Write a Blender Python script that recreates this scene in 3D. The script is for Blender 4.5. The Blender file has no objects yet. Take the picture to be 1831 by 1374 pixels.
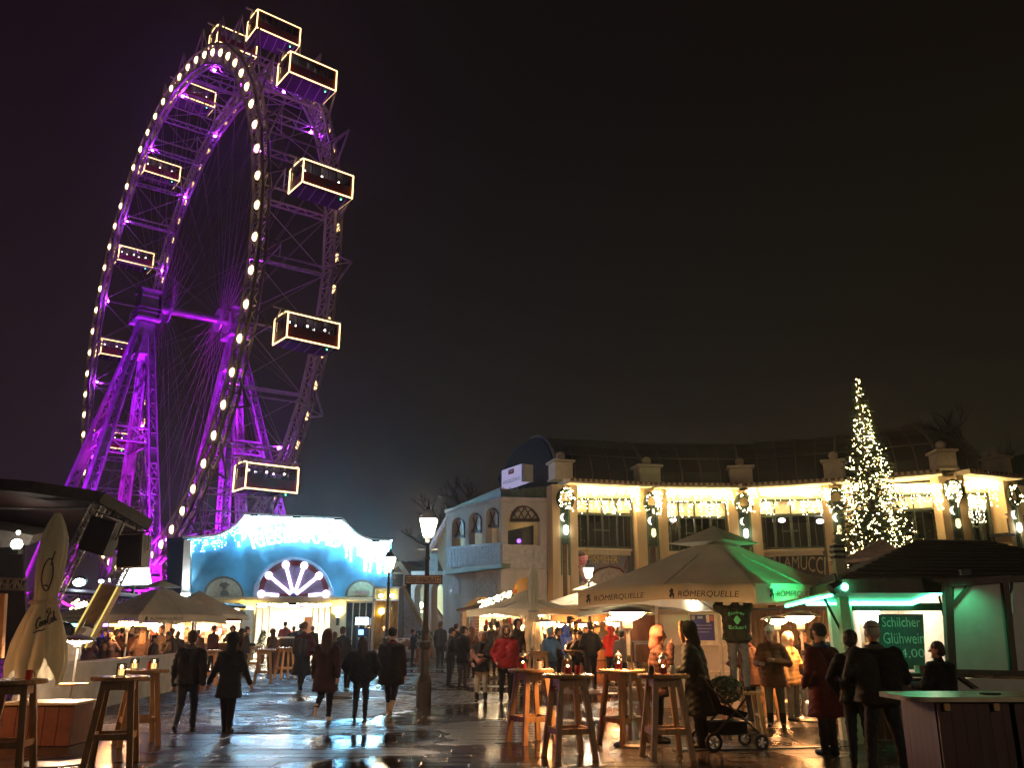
import bpy, bmesh, math, random
import numpy as np
from mathutils import Vector as V, Matrix
rnd = random.Random(11)
PI = math.pi
sc = bpy.context.scene
C = sc.collection
# ------------------------------------------------------------------ camera
F = 1540.0; PITCH = math.atan(443 / F); CP, SP = math.cos(PITCH), math.sin(PITCH); EYE = 1.65
cam = bpy.data.objects.new('camera', bpy.data.cameras.new('camera')); C.objects.link(cam)
cam.location = (0, 0, EYE); cam.rotation_euler = (PI / 2 + PITCH, 0, 0)
cam.data.sensor_width = 36; cam.data.lens = 36 * F / 1831; cam.data.clip_start = .1; cam.data.clip_end = 3000
sc.camera = cam
# ------------------------------------------------------------------ world: night sky with city glow
w = bpy.data.worlds.new('World'); sc.world = w; w.use_nodes = True
nt = w.node_tree; nt.nodes.clear()
N = nt.nodes.new; LK = nt.links.new
tc = N('ShaderNodeTexCoord'); sep = N('ShaderNodeSeparateXYZ'); LK(tc.outputs['Generated'], sep.inputs[0])
rz_ = N('ShaderNodeValToRGB'); cr = rz_.color_ramp
cr.elements[0].position = 0.0; cr.elements[0].color = (.0165, .0150, .0135, 1)
cr.elements[1].position = 1.0; cr.elements[1].color = (.0045, .0030, .0034, 1)
e_ = cr.elements.new(.22); e_.color = (.0120, .0100, .0092, 1)
e_ = cr.elements.new(.55); e_.color = (.0066, .0048, .0048, 1)
LK(sep.outputs['Z'], rz_.inputs[0])
mx = N('ShaderNodeMapRange'); mx.inputs['From Min'].default_value = -.6; mx.inputs['From Max'].default_value = .5
LK(sep.outputs['X'], mx.inputs['Value'])
tint = N('ShaderNodeValToRGB')
tint.color_ramp.elements[0].color = (1.45, .85, 1.35, 1); tint.color_ramp.elements[1].color = (1.0, .94, .56, 1); e_ = tint.color_ramp.elements.new(.5); e_.color = (1.02, 1.0, .92, 1)
LK(mx.outputs[0], tint.inputs[0])
mul = N('ShaderNodeMix'); mul.data_type = 'RGBA'; mul.blend_type = 'MULTIPLY'; mul.inputs[0].default_value = 1
LK(rz_.outputs[0], mul.inputs[6]); LK(tint.outputs[0], mul.inputs[7])
bg = N('ShaderNodeBackground'); bg.inputs[1].default_value = 1.0; LK(mul.outputs[2], bg.inputs[0])
sky = N('ShaderNodeTexSky'); sky.sky_type = 'NISHITA'; sky.sun_disc = False
sky.sun_elevation = math.radians(1); sky.sun_rotation = math.radians(150)
bg2 = N('ShaderNodeBackground'); bg2.inputs[1].default_value = .0004; LK(sky.outputs[0], bg2.inputs[0])
ad = N('ShaderNodeAddShader'); LK(bg.outputs[0], ad.inputs[0]); LK(bg2.outputs[0], ad.inputs[1])
wo = N('ShaderNodeOutputWorld'); LK(ad.outputs[0], wo.inputs[0])
# ------------------------------------------------------------------ view / render settings
sc.view_settings.view_transform = 'Standard'; sc.view_settings.look = 'None'
sc.view_settings.exposure = 0; sc.view_settings.gamma = 1; sc.view_settings.use_curve_mapping = False
sc.render.engine = 'CYCLES'
try:
    sc.cycles.use_denoising = True; sc.cycles.denoiser = 'OPENIMAGEDENOISE'
except Exception: pass
sc.cycles.use_light_tree = True
sc.cycles.max_bounces = 6; sc.cycles.diffuse_bounces = 2; sc.cycles.glossy_bounces = 3
sc.cycles.transmission_bounces = 4; sc.cycles.transparent_max_bounces = 12
sc.cycles.sample_clamp_indirect = 4; sc.cycles.sample_clamp_direct = 0
sc.cycles.caustics_reflective = False; sc.cycles.caustics_refractive = False

# ------------------------------------------------------------------ geometry of the view: pixel of the photograph -> point in the place
def ray(x, y):
    u = (x - 915.5) / F; v = (687 - y) / F
    return V((u, CP - v * SP, SP + v * CP))
def px(x, y, Y):
    d = ray(x, y); t = Y / d.y
    return V((d.x * t, Y, EYE + d.z * t))
def gp(x, y, z=0):
    d = ray(x, y); t = (z - EYE) / d.z
    return V((d.x * t, d.y * t, z))
class Pl:
    "an upright wall plane through two ground points"
    def __init__(s, A, B):
        s.A = V((A[0], A[1], 0)); s.B = V((B[0], B[1], 0))
        d = (s.B - s.A).normalized(); s.d = d
        n = V((d.y, -d.x, 0)); s.n = n if n.dot(-s.A) > 0 else -n
        s.rz = math.atan2(d.y, d.x)
    def pt(s, x, y, off=0):
        d = ray(x, y); A = s.A + s.n * off - V((0, 0, EYE))
        t = s.n.dot(A + V((0, 0, EYE))) / s.n.dot(d)
        return V((d.x * t, d.y * t, EYE + d.z * t))

# ------------------------------------------------------------------ mesh builder
class MB:
    def __init__(s): s.v = []; s.f = []; s.m = []; s.cur = 0
    def add(s, vs, fs):
        o = len(s.v); s.v += [tuple(p) for p in vs]
        s.f += [tuple(i + o for i in f) for f in fs]; s.m += [s.cur] * len(fs); return s
    def box(s, c, sz, rz=0, M=None):
        x, y, z = sz[0] / 2, sz[1] / 2, sz[2] / 2; c = V(c)
        vs = [V((i * x, j * y, k * z)) for k in (-1, 1) for j in (-1, 1) for i in (-1, 1)]
        if M is None: M = Matrix.Rotation(rz, 3, 'Z')
        return s.add([c + M @ p for p in vs], [(0, 2, 3, 1), (4, 5, 7, 6), (0, 1, 5, 4), (2, 6, 7, 3), (0, 4, 6, 2), (1, 3, 7, 5)])
    def beam(s, a, b, w, h=None, up=None):
        a = V(a); b = V(b); h = h or w; d = (b - a)
        if d.length < 1e-6: return s
        d.normalize(); u = V(up) if up else (V((0, 0, 1)) if abs(d.z) < .95 else V((0, 1, 0)))
        r = d.cross(u).normalized() * w / 2; t = r.cross(d).normalized() * h / 2
        vs = [a - r - t, a + r - t, a + r + t, a - r + t, b - r - t, b + r - t, b + r + t, b - r + t]
        return s.add(vs, [(0, 1, 2, 3), (7, 6, 5, 4), (0, 4, 5, 1), (1, 5, 6, 2), (2, 6, 7, 3), (3, 7, 4, 0)])
    def tube(s, pts, r, n=8, cap=True):
        pts = [V(p) for p in pts]; k = len(pts)
        rs = r if isinstance(r, (list, tuple)) else [r] * k
        vs = []; prev = None
        for i, p in enumerate(pts):
            d = (pts[min(i + 1, k - 1)] - pts[max(i - 1, 0)])
            if d.length < 1e-9: d = V((0, 0, 1))
            d.normalize()
            if prev is None:
                u = V((1, 0, 0)) if abs(d.x) < .8 else V((0, 1, 0))
                a = (u - d * u.dot(d)).normalized()
            else:
                a = (prev - d * prev.dot(d)); a = a.normalized() if a.length > 1e-6 else prev
            prev = a; b = d.cross(a)
            for j in range(n):
                t = 2 * PI * j / n; vs.append(p + (a * math.cos(t) + b * math.sin(t)) * rs[i])
        fs = [(i * n + j, i * n + (j + 1) % n, (i + 1) * n + (j + 1) % n, (i + 1) * n + j) for i in range(k - 1) for j in range(n)]
        if cap: fs += [tuple(range(n - 1, -1, -1)), tuple(range((k - 1) * n, k * n))]
        return s.add(vs, fs)
    def lathe(s, prof, n=24, c=(0, 0, 0), cap=True, mod=None, M=None):
        c = V(c); vs = []
        for (r, z) in prof:
            for j in range(n):
                t = 2 * PI * j / n; rr = r * (mod(t, z) if mod else 1)
                p = V((rr * math.cos(t), rr * math.sin(t), z)); vs.append(c + (M @ p if M else p))
        k = len(prof)
        fs = [(i * n + j, i * n + (j + 1) % n, (i + 1) * n + (j + 1) % n, (i + 1) * n + j) for i in range(k - 1) for j in range(n)]
        if cap: fs += [tuple(range(n - 1, -1, -1)), tuple(range((k - 1) * n, k * n))]
        return s.add(vs, fs)
    def sphere(s, c, r, n=10, M=None):
        c = V(c); r = r if isinstance(r, (tuple, list)) else (r, r, r); k = max(4, n // 2 + 1)
        vs = []
        def put(p): vs.append(c + (M @ p if M else p))
        put(V((0, 0, -r[2])))
        for i in range(1, k):
            t = PI * i / k - PI / 2
            for j in range(n):
                q = 2 * PI * j / n; put(V((r[0] * math.cos(t) * math.cos(q), r[1] * math.cos(t) * math.sin(q), r[2] * math.sin(t))))
        put(V((0, 0, r[2])))
        L = len(vs) - 1; fs = [(0, 1 + (j + 1) % n, 1 + j) for j in range(n)]
        fs += [(1 + i * n + j, 1 + i * n + (j + 1) % n, 1 + (i + 1) * n + (j + 1) % n, 1 + (i + 1) * n + j) for i in range(k - 2) for j in range(n)]
        fs += [(L, 1 + (k - 2) * n + j, 1 + (k - 2) * n + (j + 1) % n) for j in range(n)]
        return s.add(vs, fs)
    def octa(s, c, r):
        x, y, z = c
        return s.add([(x + r, y, z), (x - r, y, z), (x, y + r, z), (x, y - r, z), (x, y, z + r), (x, y, z - r)],
                     [(0, 2, 4), (2, 1, 4), (1, 3, 4), (3, 0, 4), (2, 0, 5), (1, 2, 5), (3, 1, 5), (0, 3, 5)])
    def prism(s, pts, vec):
        pts = [V(p) for p in pts]; vec = V(vec); n = len(pts)
        vs = pts + [p + vec for p in pts]
        return s.add(vs, [tuple(range(n)), tuple(range(2 * n - 1, n - 1, -1))] + [(i, i + n, (i + 1) % n + n, (i + 1) % n) for i in range(n)])
    def quad(s, *p): return s.add(p, [tuple(range(len(p)))])
    def poly(s, pl, pts, o0, o1):
        "outline given on a wall plane, from offset o0 (back) to o1 (front)"
        return s.prism([pl.pt(x, y, o1) for x, y in pts], -pl.n * (o1 - o0))
    def rect(s, pl, x0, y0, x1, y1, o0, o1):
        A = pl.pt(x0, y0, o1); B = pl.pt(x1, y0, o1); zb = pl.pt((x0 + x1) / 2, y1, o1).z; zt = (A.z + B.z) / 2
        return s.prism([V((A.x, A.y, zt)), V((B.x, B.y, zt)), V((B.x, B.y, zb)), V((A.x, A.y, zb))], -pl.n * (o1 - o0))
    def build(s, name, mats, parent=None, smooth=False, local=False, normals=True):
        me = bpy.data.meshes.new(name); me.from_pydata(s.v, [], s.f)
        mats = mats if isinstance(mats, (list, tuple)) else [mats]
        for m in mats: me.materials.append(m)
        if len(mats) > 1: me.polygons.foreach_set('material_index', s.m)
        if normals:
            bm = bmesh.new(); bm.from_mesh(me); bmesh.ops.recalc_face_normals(bm, faces=bm.faces); bm.to_mesh(me); bm.free()
        if smooth: me.polygons.foreach_set('use_smooth', [True] * len(me.polygons))
        me.update()
        return link(name, me, parent, local)
def link(name, me, parent=None, local=False):
    o = bpy.data.objects.new(name, me); C.objects.link(o)
    if parent is not None:
        o.parent = parent
        if parent.type == 'EMPTY' and not local:
            o.matrix_parent_inverse = (Matrix.Translation(parent.location) @ Matrix.Rotation(parent.rotation_euler.z, 4, 'Z')).inverted()
    return o
def tag(o, label=None, cat=None, group=None, kind=None):
    if label: o['label'] = label
    if cat: o['category'] = cat
    if group: o['group'] = group
    if kind: o['kind'] = kind
    return o
def thing(name, label, cat, loc=(0, 0, 0), rz=0, group=None):
    o = bpy.data.objects.new(name, None); C.objects.link(o); o.empty_display_size = .2
    o.location = loc; o.rotation_euler = (0, 0, rz); return tag(o, label, cat, group)
def dup(root, loc, rz, label, group=None):
    r = root.copy(); C.objects.link(r); r.location = loc; r.rotation_euler = (0, 0, rz); r['label'] = label
    if group: r['group'] = group
    for ch in list(root.children):
        c = ch.copy(); C.objects.link(c); c.parent = r
        for g in ch.children:
            d = g.copy(); C.objects.link(d); d.parent = c
    return r
def rotz(v, a): return Matrix.Rotation(a, 3, 'Z') @ V(v)

# ------------------------------------------------------------------ materials
MATS = {}
def mat(name, col, rough=.6, metal=0, var=.22, scale=6, bump=0, bscale=60, stretch=None, spec=.5, trans=0, alpha=1, rvar=0):
    if name in MATS: return MATS[name]
    m = bpy.data.materials.new(name); m.use_nodes = True; t = m.node_tree; b = t.nodes['Principled BSDF']; MATS[name] = m
    b.inputs['Base Color'].default_value = (*col, 1); b.inputs['Roughness'].default_value = rough; b.inputs['Metallic'].default_value = metal
    b.inputs['Specular IOR Level'].default_value = spec
    if trans: b.inputs['Transmission Weight'].default_value = trans
    if alpha < 1: b.inputs['Alpha'].default_value = alpha
    co = t.nodes.new('ShaderNodeTexCoord'); src = co.outputs['Object']
    if stretch:
        mp = t.nodes.new('ShaderNodeMapping'); mp.inputs['Scale'].default_value = stretch; t.links.new(src, mp.inputs[0]); src = mp.outputs[0]
    if var:
        n = t.nodes.new('ShaderNodeTexNoise'); n.inputs['Scale'].default_value = scale; n.inputs['Detail'].default_value = 5
        t.links.new(src, n.inputs['Vector'])
        r = t.nodes.new('ShaderNodeValToRGB')
        r.color_ramp.elements[0].position = .3; r.color_ramp.elements[1].position = .7
        r.color_ramp.elements[0].color = (*[c * (1 - var) for c in col], 1); r.color_ramp.elements[1].color = (*[min(1, c * (1 + var)) for c in col], 1)
        t.links.new(n.outputs['Fac'], r.inputs[0]); t.links.new(r.outputs[0], b.inputs['Base Color'])
        if rvar:
            rr = t.nodes.new('ShaderNodeMapRange'); rr.inputs['To Min'].default_value = max(.03, rough - rvar); rr.inputs['To Max'].default_value = rough + rvar
            t.links.new(n.outputs['Fac'], rr.inputs['Value']); t.links.new(rr.outputs[0], b.inputs['Roughness'])
    if bump:
        n2 = t.nodes.new('ShaderNodeTexNoise'); n2.inputs['Scale'].default_value = bscale; n2.inputs['Detail'].default_value = 4
        t.links.new(src, n2.inputs['Vector'])
        bp = t.nodes.new('ShaderNodeBump'); bp.inputs['Strength'].default_value = bump; bp.inputs['Distance'].default_value = .02
        t.links.new(n2.outputs['Fac'], bp.inputs['Height']); t.links.new(bp.outputs[0], b.inputs['Normal'])
    return m
def emit(name, col, strength):
    if name in MATS: return MATS[name]
    m = bpy.data.materials.new(name); m.use_nodes = True; t = m.node_tree; t.nodes.clear()
    e = t.nodes.new('ShaderNodeEmission'); e.inputs[0].default_value = (*col, 1); e.inputs[1].default_value = strength
    o = t.nodes.new('ShaderNodeOutputMaterial'); t.links.new(e.outputs[0], o.inputs[0]); MATS[name] = m; return m
def glass(name, col, tr, rough=.05):
    "window glass: part clear, part mirror"
    if name in MATS: return MATS[name]
    m = bpy.data.materials.new(name); m.use_nodes = True; t = m.node_tree; t.nodes.clear(); MATS[name] = m
    a = t.nodes.new('ShaderNodeBsdfTransparent'); a.inputs[0].default_value = (*[tr] * 3, 1)
    g = t.nodes.new('ShaderNodeBsdfGlossy'); g.inputs['Roughness'].default_value = rough; g.inputs[0].default_value = (*col, 1)
    fr = t.nodes.new('ShaderNodeFresnel'); fr.inputs[0].default_value = 1.5
    mx = t.nodes.new('ShaderNodeMixShader'); t.links.new(fr.outputs[0], mx.inputs[0]); t.links.new(a.outputs[0], mx.inputs[1]); t.links.new(g.outputs[0], mx.inputs[2])
    o = t.nodes.new('ShaderNodeOutputMaterial'); t.links.new(mx.outputs[0], o.inputs[0]); return m
def spot(name, loc, target, power, col, angle=60, blend=.6, size=.15, parent=None):
    d = bpy.data.lights.new(name, 'SPOT'); d.energy = power; d.color = col; d.spot_size = math.radians(angle); d.spot_blend = blend; d.shadow_soft_size = size
    o = bpy.data.objects.new(name, d); C.objects.link(o); o.location = loc
    o.rotation_euler = (V(target) - V(loc)).to_track_quat('-Z', 'Y').to_euler(); return o
WOOD = mat('spruce_wood', (.42, .24, .10), .5, var=.3, scale=5, stretch=(6, 6, .7), bump=.15)
DWOOD = mat('dark_wood', (.045, .022, .012), .55, var=.35, scale=5, stretch=(5, 5, .8), bump=.2)
BWOOD = mat('brown_board', (.20, .075, .03), .55, var=.3, scale=4, stretch=(8, 8, .6), bump=.2)
IRON = mat('black_iron', (.012, .016, .013), .38, var=.3, scale=12, bump=.1)
STEEL = mat('galvanised_steel', (.55, .55, .53), .35, .9, var=.15)
CANVAS = mat('cream_canvas', (.62, .60, .48), .8, var=.16, scale=2.2, bump=.5, bscale=5)
def translucent(m, amount, col):
    t = m.node_tree; out = t.nodes['Material Output']; b = t.nodes['Principled BSDF']
    tr = t.nodes.new('ShaderNodeBsdfTranslucent'); tr.inputs[0].default_value = (*col, 1); mx = t.nodes.new('ShaderNodeMixShader'); mx.inputs[0].default_value = amount
    t.links.new(b.outputs[0], mx.inputs[1]); t.links.new(tr.outputs[0], mx.inputs[2]); t.links.new(mx.outputs[0], out.inputs['Surface'])
translucent(CANVAS, .40, (.80, .78, .62))
INK = mat('dark_print', (.03, .035, .04), .7, var=0)
CREAM = mat('cream_plaster', (.60, .49, .33), .85, var=.18, scale=2, bump=.12, bscale=25)
WPAINT = mat('white_paint', (.72, .70, .66), .5, var=.08, scale=4)
GREYP = mat('grey_paint', (.30, .30, .29), .5, var=.15, scale=3)
BLACK = mat('matt_black', (.010, .010, .010), .6, var=.2)
GLASSD = glass('dark_window_glass', (.8, .85, .8), .55)
GLASSC = glass('clear_glass', (.9, .9, .9), .92)

# ------------------------------------------------------------------ lettering
def text_geo(body, shear=0.0, space=1.0):
    cu = bpy.data.curves.new('t', 'FONT'); cu.body = body; cu.shear = shear; cu.space_character = space; cu.align_x = 'CENTER'; cu.align_y = 'CENTER'; cu.resolution_u = 3
    o = bpy.data.objects.new('t', cu); C.objects.link(o)
    dg = bpy.context.evaluated_depsgraph_get(); me = bpy.data.meshes.new_from_object(o.evaluated_get(dg))
    vs = [v.co.copy() for v in me.vertices]; fs = [tuple(p.vertices) for p in me.polygons]
    bpy.data.objects.remove(o); bpy.data.curves.remove(cu); bpy.data.meshes.remove(me)
    x0 = min(v.x for v in vs); x1 = max(v.x for v in vs); y0 = min(v.y for v in vs); y1 = max(v.y for v in vs)
    return [((v.x - (x0 + x1) / 2) / (x1 - x0), (v.y - (y0 + y1) / 2) / (y1 - y0)) for v in vs], fs
_T = {}
def letters(mb, body, fn, shear=0.0, space=1.0, thick=None):
    "fn(u, v) with u, v in -.5..+.5 gives the point; thick = vector for raised letters"
    k = (body, shear, space)
    if k not in _T: _T[k] = text_geo(body, shear, space)
    uv, fs = _T[k]; P = [V(fn(u, v)) for u, v in uv]
    if thick is None: mb.add(P, fs)
    else:
        th = V(thick); n = len(P); ed = {}
        for f in fs:
            for i in range(len(f)): ed[(f[i], f[(i + 1) % len(f)])] = 1
        side = [(a, b, b + n, a + n) for (a, b) in ed if (b, a) not in ed]
        mb.add(P + [p + th for p in P], fs + [tuple(i + n for i in reversed(f)) for f in fs] + side)
    return mb
def plane_fn(c, r, u, w, h):
    c, r, u = V(c), V(r).normalized(), V(u).normalized()
    return lambda a, b: c + r * (a * w) + u * (b * h)
# ================================================================== GROUND
def wet_ground(name, base, tint, lo, hi, pud, bump, ior=1.36):
    m = bpy.data.materials.new(name); m.use_nodes = True; t = m.node_tree; b = t.nodes['Principled BSDF']
    co = t.nodes.new('ShaderNodeTexCoord')
    n1 = t.nodes.new('ShaderNodeTexNoise'); n1.inputs['Scale'].default_value = .35; n1.inputs['Detail'].default_value = 6; n1.inputs['Distortion'].default_value = .6
    n2 = t.nodes.new('ShaderNodeTexNoise'); n2.inputs['Scale'].default_value = 90; n2.inputs['Detail'].default_value = 3
    n3 = t.nodes.new('ShaderNodeTexNoise'); n3.inputs['Scale'].default_value = 5; n3.inputs['Detail'].default_value = 4
    for n in (n1, n2, n3): t.links.new(co.outputs['Object'], n.inputs['Vector'])
    r = t.nodes.new('ShaderNodeValToRGB'); r.color_ramp.elements[0].color = (*base, 1); r.color_ramp.elements[1].color = (*tint, 1)
    r.color_ramp.elements[0].position = .35; r.color_ramp.elements[1].position = .7
    t.links.new(n3.outputs['Fac'], r.inputs[0]); t.links.new(r.outputs[0], b.inputs['Base Color'])
    pm = t.nodes.new('ShaderNodeMapRange'); pm.inputs['From Min'].default_value = pud - .08; pm.inputs['From Max'].default_value = pud + .08
    t.links.new(n1.outputs['Fac'], pm.inputs['Value'])
    rr = t.nodes.new('ShaderNodeMapRange'); rr.inputs['To Min'].default_value = hi; rr.inputs['To Max'].default_value = lo
    t.links.new(pm.outputs[0], rr.inputs['Value']); t.links.new(rr.outputs[0], b.inputs['Roughness'])
    b.inputs['IOR'].default_value = ior
    mxh = t.nodes.new('ShaderNodeMath'); mxh.operation = 'ADD'; s3 = t.nodes.new('ShaderNodeMath'); s3.operation = 'MULTIPLY'; s3.inputs[1].default_value = .8
    t.links.new(n3.outputs['Fac'], s3.inputs[0]); t.links.new(n2.outputs['Fac'], mxh.inputs[0]); t.links.new(s3.outputs[0], mxh.inputs[1])
    bs = t.nodes.new('ShaderNodeMapRange'); bs.inputs['To Min'].default_value = bump; bs.inputs['To Max'].default_value = bump * .22
    t.links.new(pm.outputs[0], bs.inputs['Value'])
    bp = t.nodes.new('ShaderNodeBump'); bp.inputs['Distance'].default_value = .01; t.links.new(bs.outputs[0], bp.inputs['Strength'])
    t.links.new(mxh.outputs[0], bp.inputs['Height']); t.links.new(bp.outputs[0], b.inputs['Normal'])
    return m
ASPH = wet_ground('wet_asphalt', (.020, .017, .015), (.044, .036, .031), .07, .30, .50, .34)
STONE = wet_ground('wet_sett_stone', (.024, .018, .014), (.058, .044, .034), .13, .46, .55, .45, 1.19)
SLAB = wet_ground('wet_slab_stone', (.018, .014, .012), (.042, .034, .028), .06, .32, .50, .34, 1.29)
g = MB(); g.quad((-600, -60, 0), (600, -60, 0), (600, 900, 0), (-600, 900, 0)); tag(g.build('ground', ASPH), kind='structure')
# small wet setts, laid in running bond, each with its own tilt
ps = MB(); row = 0; y = 15.2
while y < 38:
    x = -13.5 + (row % 2) * .13
    while x < 1.2:
        edge = x > -2.2 + .9 * math.sin(y * .6) + (y - 15) * .06
        if not edge and y > 15.2 + max(0, (-5.2 - x)) * .0 + .25 * math.sin(x * .9):
            j = lambda s: rnd.uniform(-s, s)
            z = .010 + j(.0025); a, b_ = j(.0035), j(.003); x0, x1, y0, y1 = x + .006, x + .254, y + .005, y + .125; q = .010
            ps.add([(x0, y0, 0), (x1, y0, 0), (x1, y1, 0), (x0, y1, 0),
                    (x0 + q, y0 + q, z - a - b_), (x1 - q, y0 + q, z + a - b_), (x1 - q, y1 - q, z + a + b_), (x0 + q, y1 - q, z - a + b_)],
                   [(4, 5, 6, 7), (0, 1, 5, 4), (1, 2, 6, 5), (2, 3, 7, 6), (3, 0, 4, 7)])
        x += .26
    y += .13; row += 1
o = ps.build('paving_setts', STONE, normals=False); tag(o, 'wet small grey setts paving the open square', 'paving', kind='stuff')
# larger slabs over the front right of the square
sb_ = MB(); row = 0; y = 10.6
while y < 31:
    x = -5.2 + (row % 2) * .31
    while x < 9.5:
        if x > -1.9 + .9 * math.sin(y * .6) + (y - 15) * .06 if y > 15.2 else True:
            j = lambda s: rnd.uniform(-s, s)
            z = .006 + j(.0012); a, b_ = j(.0016), j(.0022); x0, x1, y0, y1 = x + .004, x + .616, y + .004, y + .396; q = .008
            sb_.add([(x0, y0, 0), (x1, y0, 0), (x1, y1, 0), (x0, y1, 0), (x0 + q, y0 + q, z - a - b_), (x1 - q, y0 + q, z + a - b_), (x1 - q, y1 - q, z + a + b_), (x0 + q, y1 - q, z - a + b_)],
                    [(4, 5, 6, 7), (0, 1, 5, 4), (1, 2, 6, 5), (2, 3, 7, 6), (3, 0, 4, 7)])
        x += .62
    y += .40; row += 1
tag(sb_.build('paving_slabs', SLAB, normals=False), 'wet rectangular slabs paving the front and right of the square', 'paving', kind='stuff')
# drain channel edge in front of the stroller and a manhole cover
A = gp(1205, 1345); B = gp(1500, 1338)
dr = thing('drain_channel', 'dark straight drain channel across the wet ground by the stroller', 'drain', A)
for k in range(9):
    p = A.lerp(B, k / 9); q = A.lerp(B, (k + .97) / 9); MB().beam(p + V((0, 0, .008)), q + V((0, 0, .008)), .16, .03).build('grate', IRON, dr)
Mh = gp(95, 1366)
mh = thing('manhole_cover', 'round dark manhole cover in the wet paving at lower left', 'manhole', Mh)
MB().lathe([(.0, .0), (.36, .0), (.36, .012), (.30, .014), (.0, .014)], 28, Mh, cap=False).build('lid', IRON, mh)
MB().lathe([(.37, .0), (.44, .0), (.44, .014), (.37, .014), (.37, 0)], 28, Mh, cap=False).build('ring', STONE, mh)

# ================================================================== GIANT WHEEL
TH = -.8954; TL = -.0278; we = V((math.cos(TH), math.sin(TH), 0)); wn = V((-math.sin(TH), math.cos(TH), 0)); WC = V((-38.30, 97.30, 38.22)); UP = V((0, 0, 1))
WU = UP * math.cos(TL) + wn * math.sin(TL); wt = wn * math.cos(TL) - UP * math.sin(TL)
OL, OR = -4.25, 3.08
def wp(r, a, o): return WC + we * (r * math.cos(a)) + WU * (r * math.sin(a)) + wt * o
WST = mat('wheel_steel', (.34, .30, .28), .5, .2, var=.2, scale=2)
NA = [.0867 + k * 2 * PI / 30 for k in range(30)]
wheel = thing('ferris_wheel', 'giant steel observation wheel with lit rims seen at an angle', 'ferris wheel', (WC.x, WC.y, 0))
BULB = emit('wheel_bulb', (1, .68, .32), 6); BULB2 = emit('wheel_far_bulb', (1, .62, .27), 2.8)
VIO = emit('violet_flood', (.40, .03, 1.0), 650)
for o0, sgn in ((OL, -1), (OR, 1)):
    m = MB()
    for k in range(30):
        a0, a1 = NA[k], NA[(k + 1) % 30] + (2 * PI if k == 29 else 0)
        for oo in (-.32, .32):
            for r in (31.0, 28.8): m.beam(wp(r, a0, o0 + oo), wp(r, a1, o0 + oo), .24)
            n = 4
            for i in range(n):
                f0, f1 = i / n, (i + 1) / n
                O = lambda f, r: wp(r, a0, o0 + oo).lerp(wp(r, a1, o0 + oo), f)
                m.beam(O(f0, 31), O(f1, 28.8), .08); m.beam(O(f1, 31), O(f0, 28.8), .08); m.beam(O(f0, 31), O(f0, 28.8), .10)
        for r in (31.0, 28.8): m.beam(wp(r, a0, o0 - .32), wp(r, a0, o0 + .32), .12)
    rim = m.build('rim', WST, wheel)
    for k in range(60):
        a = .0867 + (k + .5) * 2 * PI / 60; c = wp(29.9, a, o0 + sgn * .38)
        M = Matrix((we, WU, wt * sgn)).transposed()
        MB().lathe([(.43, 0), (.40, .10), (.28, .20), (.02, .27)], 10, c, M=M).build('bulb_lamp', BULB if sgn < 0 else BULB2, rim)
for k in range(30):
    a = NA[k]; m = MB()
    for r in (28.9, 28.1): m.beam(wp(r, a, OL), wp(r, a, OR), .14)
    for i in range(8):
        f0, f1 = OL + (OR - OL) * i / 8, OL + (OR - OL) * (i + 1) / 8
        m.beam(wp(28.9 if i % 2 else 28.1, a, f0), wp(28.1 if i % 2 else 28.9, a, f1), .08)
    m.build('cross_girder', WST, wheel)
    m = MB()
    for o0, s in ((OL, 1), (OR, -1)):
        m.beam(wp(31, a - .045, o0), wp(34.4, a, o0 + s * .25), .16); m.beam(wp(31, a + .045, o0), wp(34.4, a, o0 + s * .25), .16)
        m.beam(wp(31, a, o0 + s * 1.6), wp(34.4, a, o0 + s * .25), .10)
    m.beam(wp(31, a, OL), wp(31, a, OR), .14)
    m.build('outer_bracket', WST, wheel)
m = MB()
for k in range(30):
    a0, a1 = NA[k], NA[(k + 1) % 30]
    m.tube([wp(28.8, a0, OL), wp(28.8, a1, OR)], .04, 4); m.tube([wp(28.8, a0, OR), wp(28.8, a1, OL)], .04, 4)
m.build('bracing_cables', WST, wheel)
m = MB()
for o0, h0 in ((OL, -4.1), (OR, 4.1)):
    for k in range(30):
        m.tube([wp(1.3, NA[k] + .4, h0), wp(28.8, NA[k], o0)], .020, 4); m.tube([wp(1.3, NA[k] - .4, h0 * .72), wp(28.8, NA[k], o0)], .020, 4)
m.build('spoke_cables', WST, wheel)
m = MB(); M_ = Matrix((we, WU, wt)).transposed()
m.tube([wp(0, 0, -5.4), wp(0, 0, 5.4)], .48, 14)
for h in (-4.1, -3, 3, 4.1): m.lathe([(1.5, -.08), (1.5, .08)], 20, wp(0, 0, h), M=M_)
m.build('axle', mat('axle_steel', (.5, .46, .48), .35, .5), wheel)
for o0 in (OL, OR):
    for k in range(1 if o0 < 0 else 2, 30, 2):
        c = wp(28.3, NA[k], o0 * .86); MB().sphere(c, .15, 8).build('flood_lamp', VIO, wheel)

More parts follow.
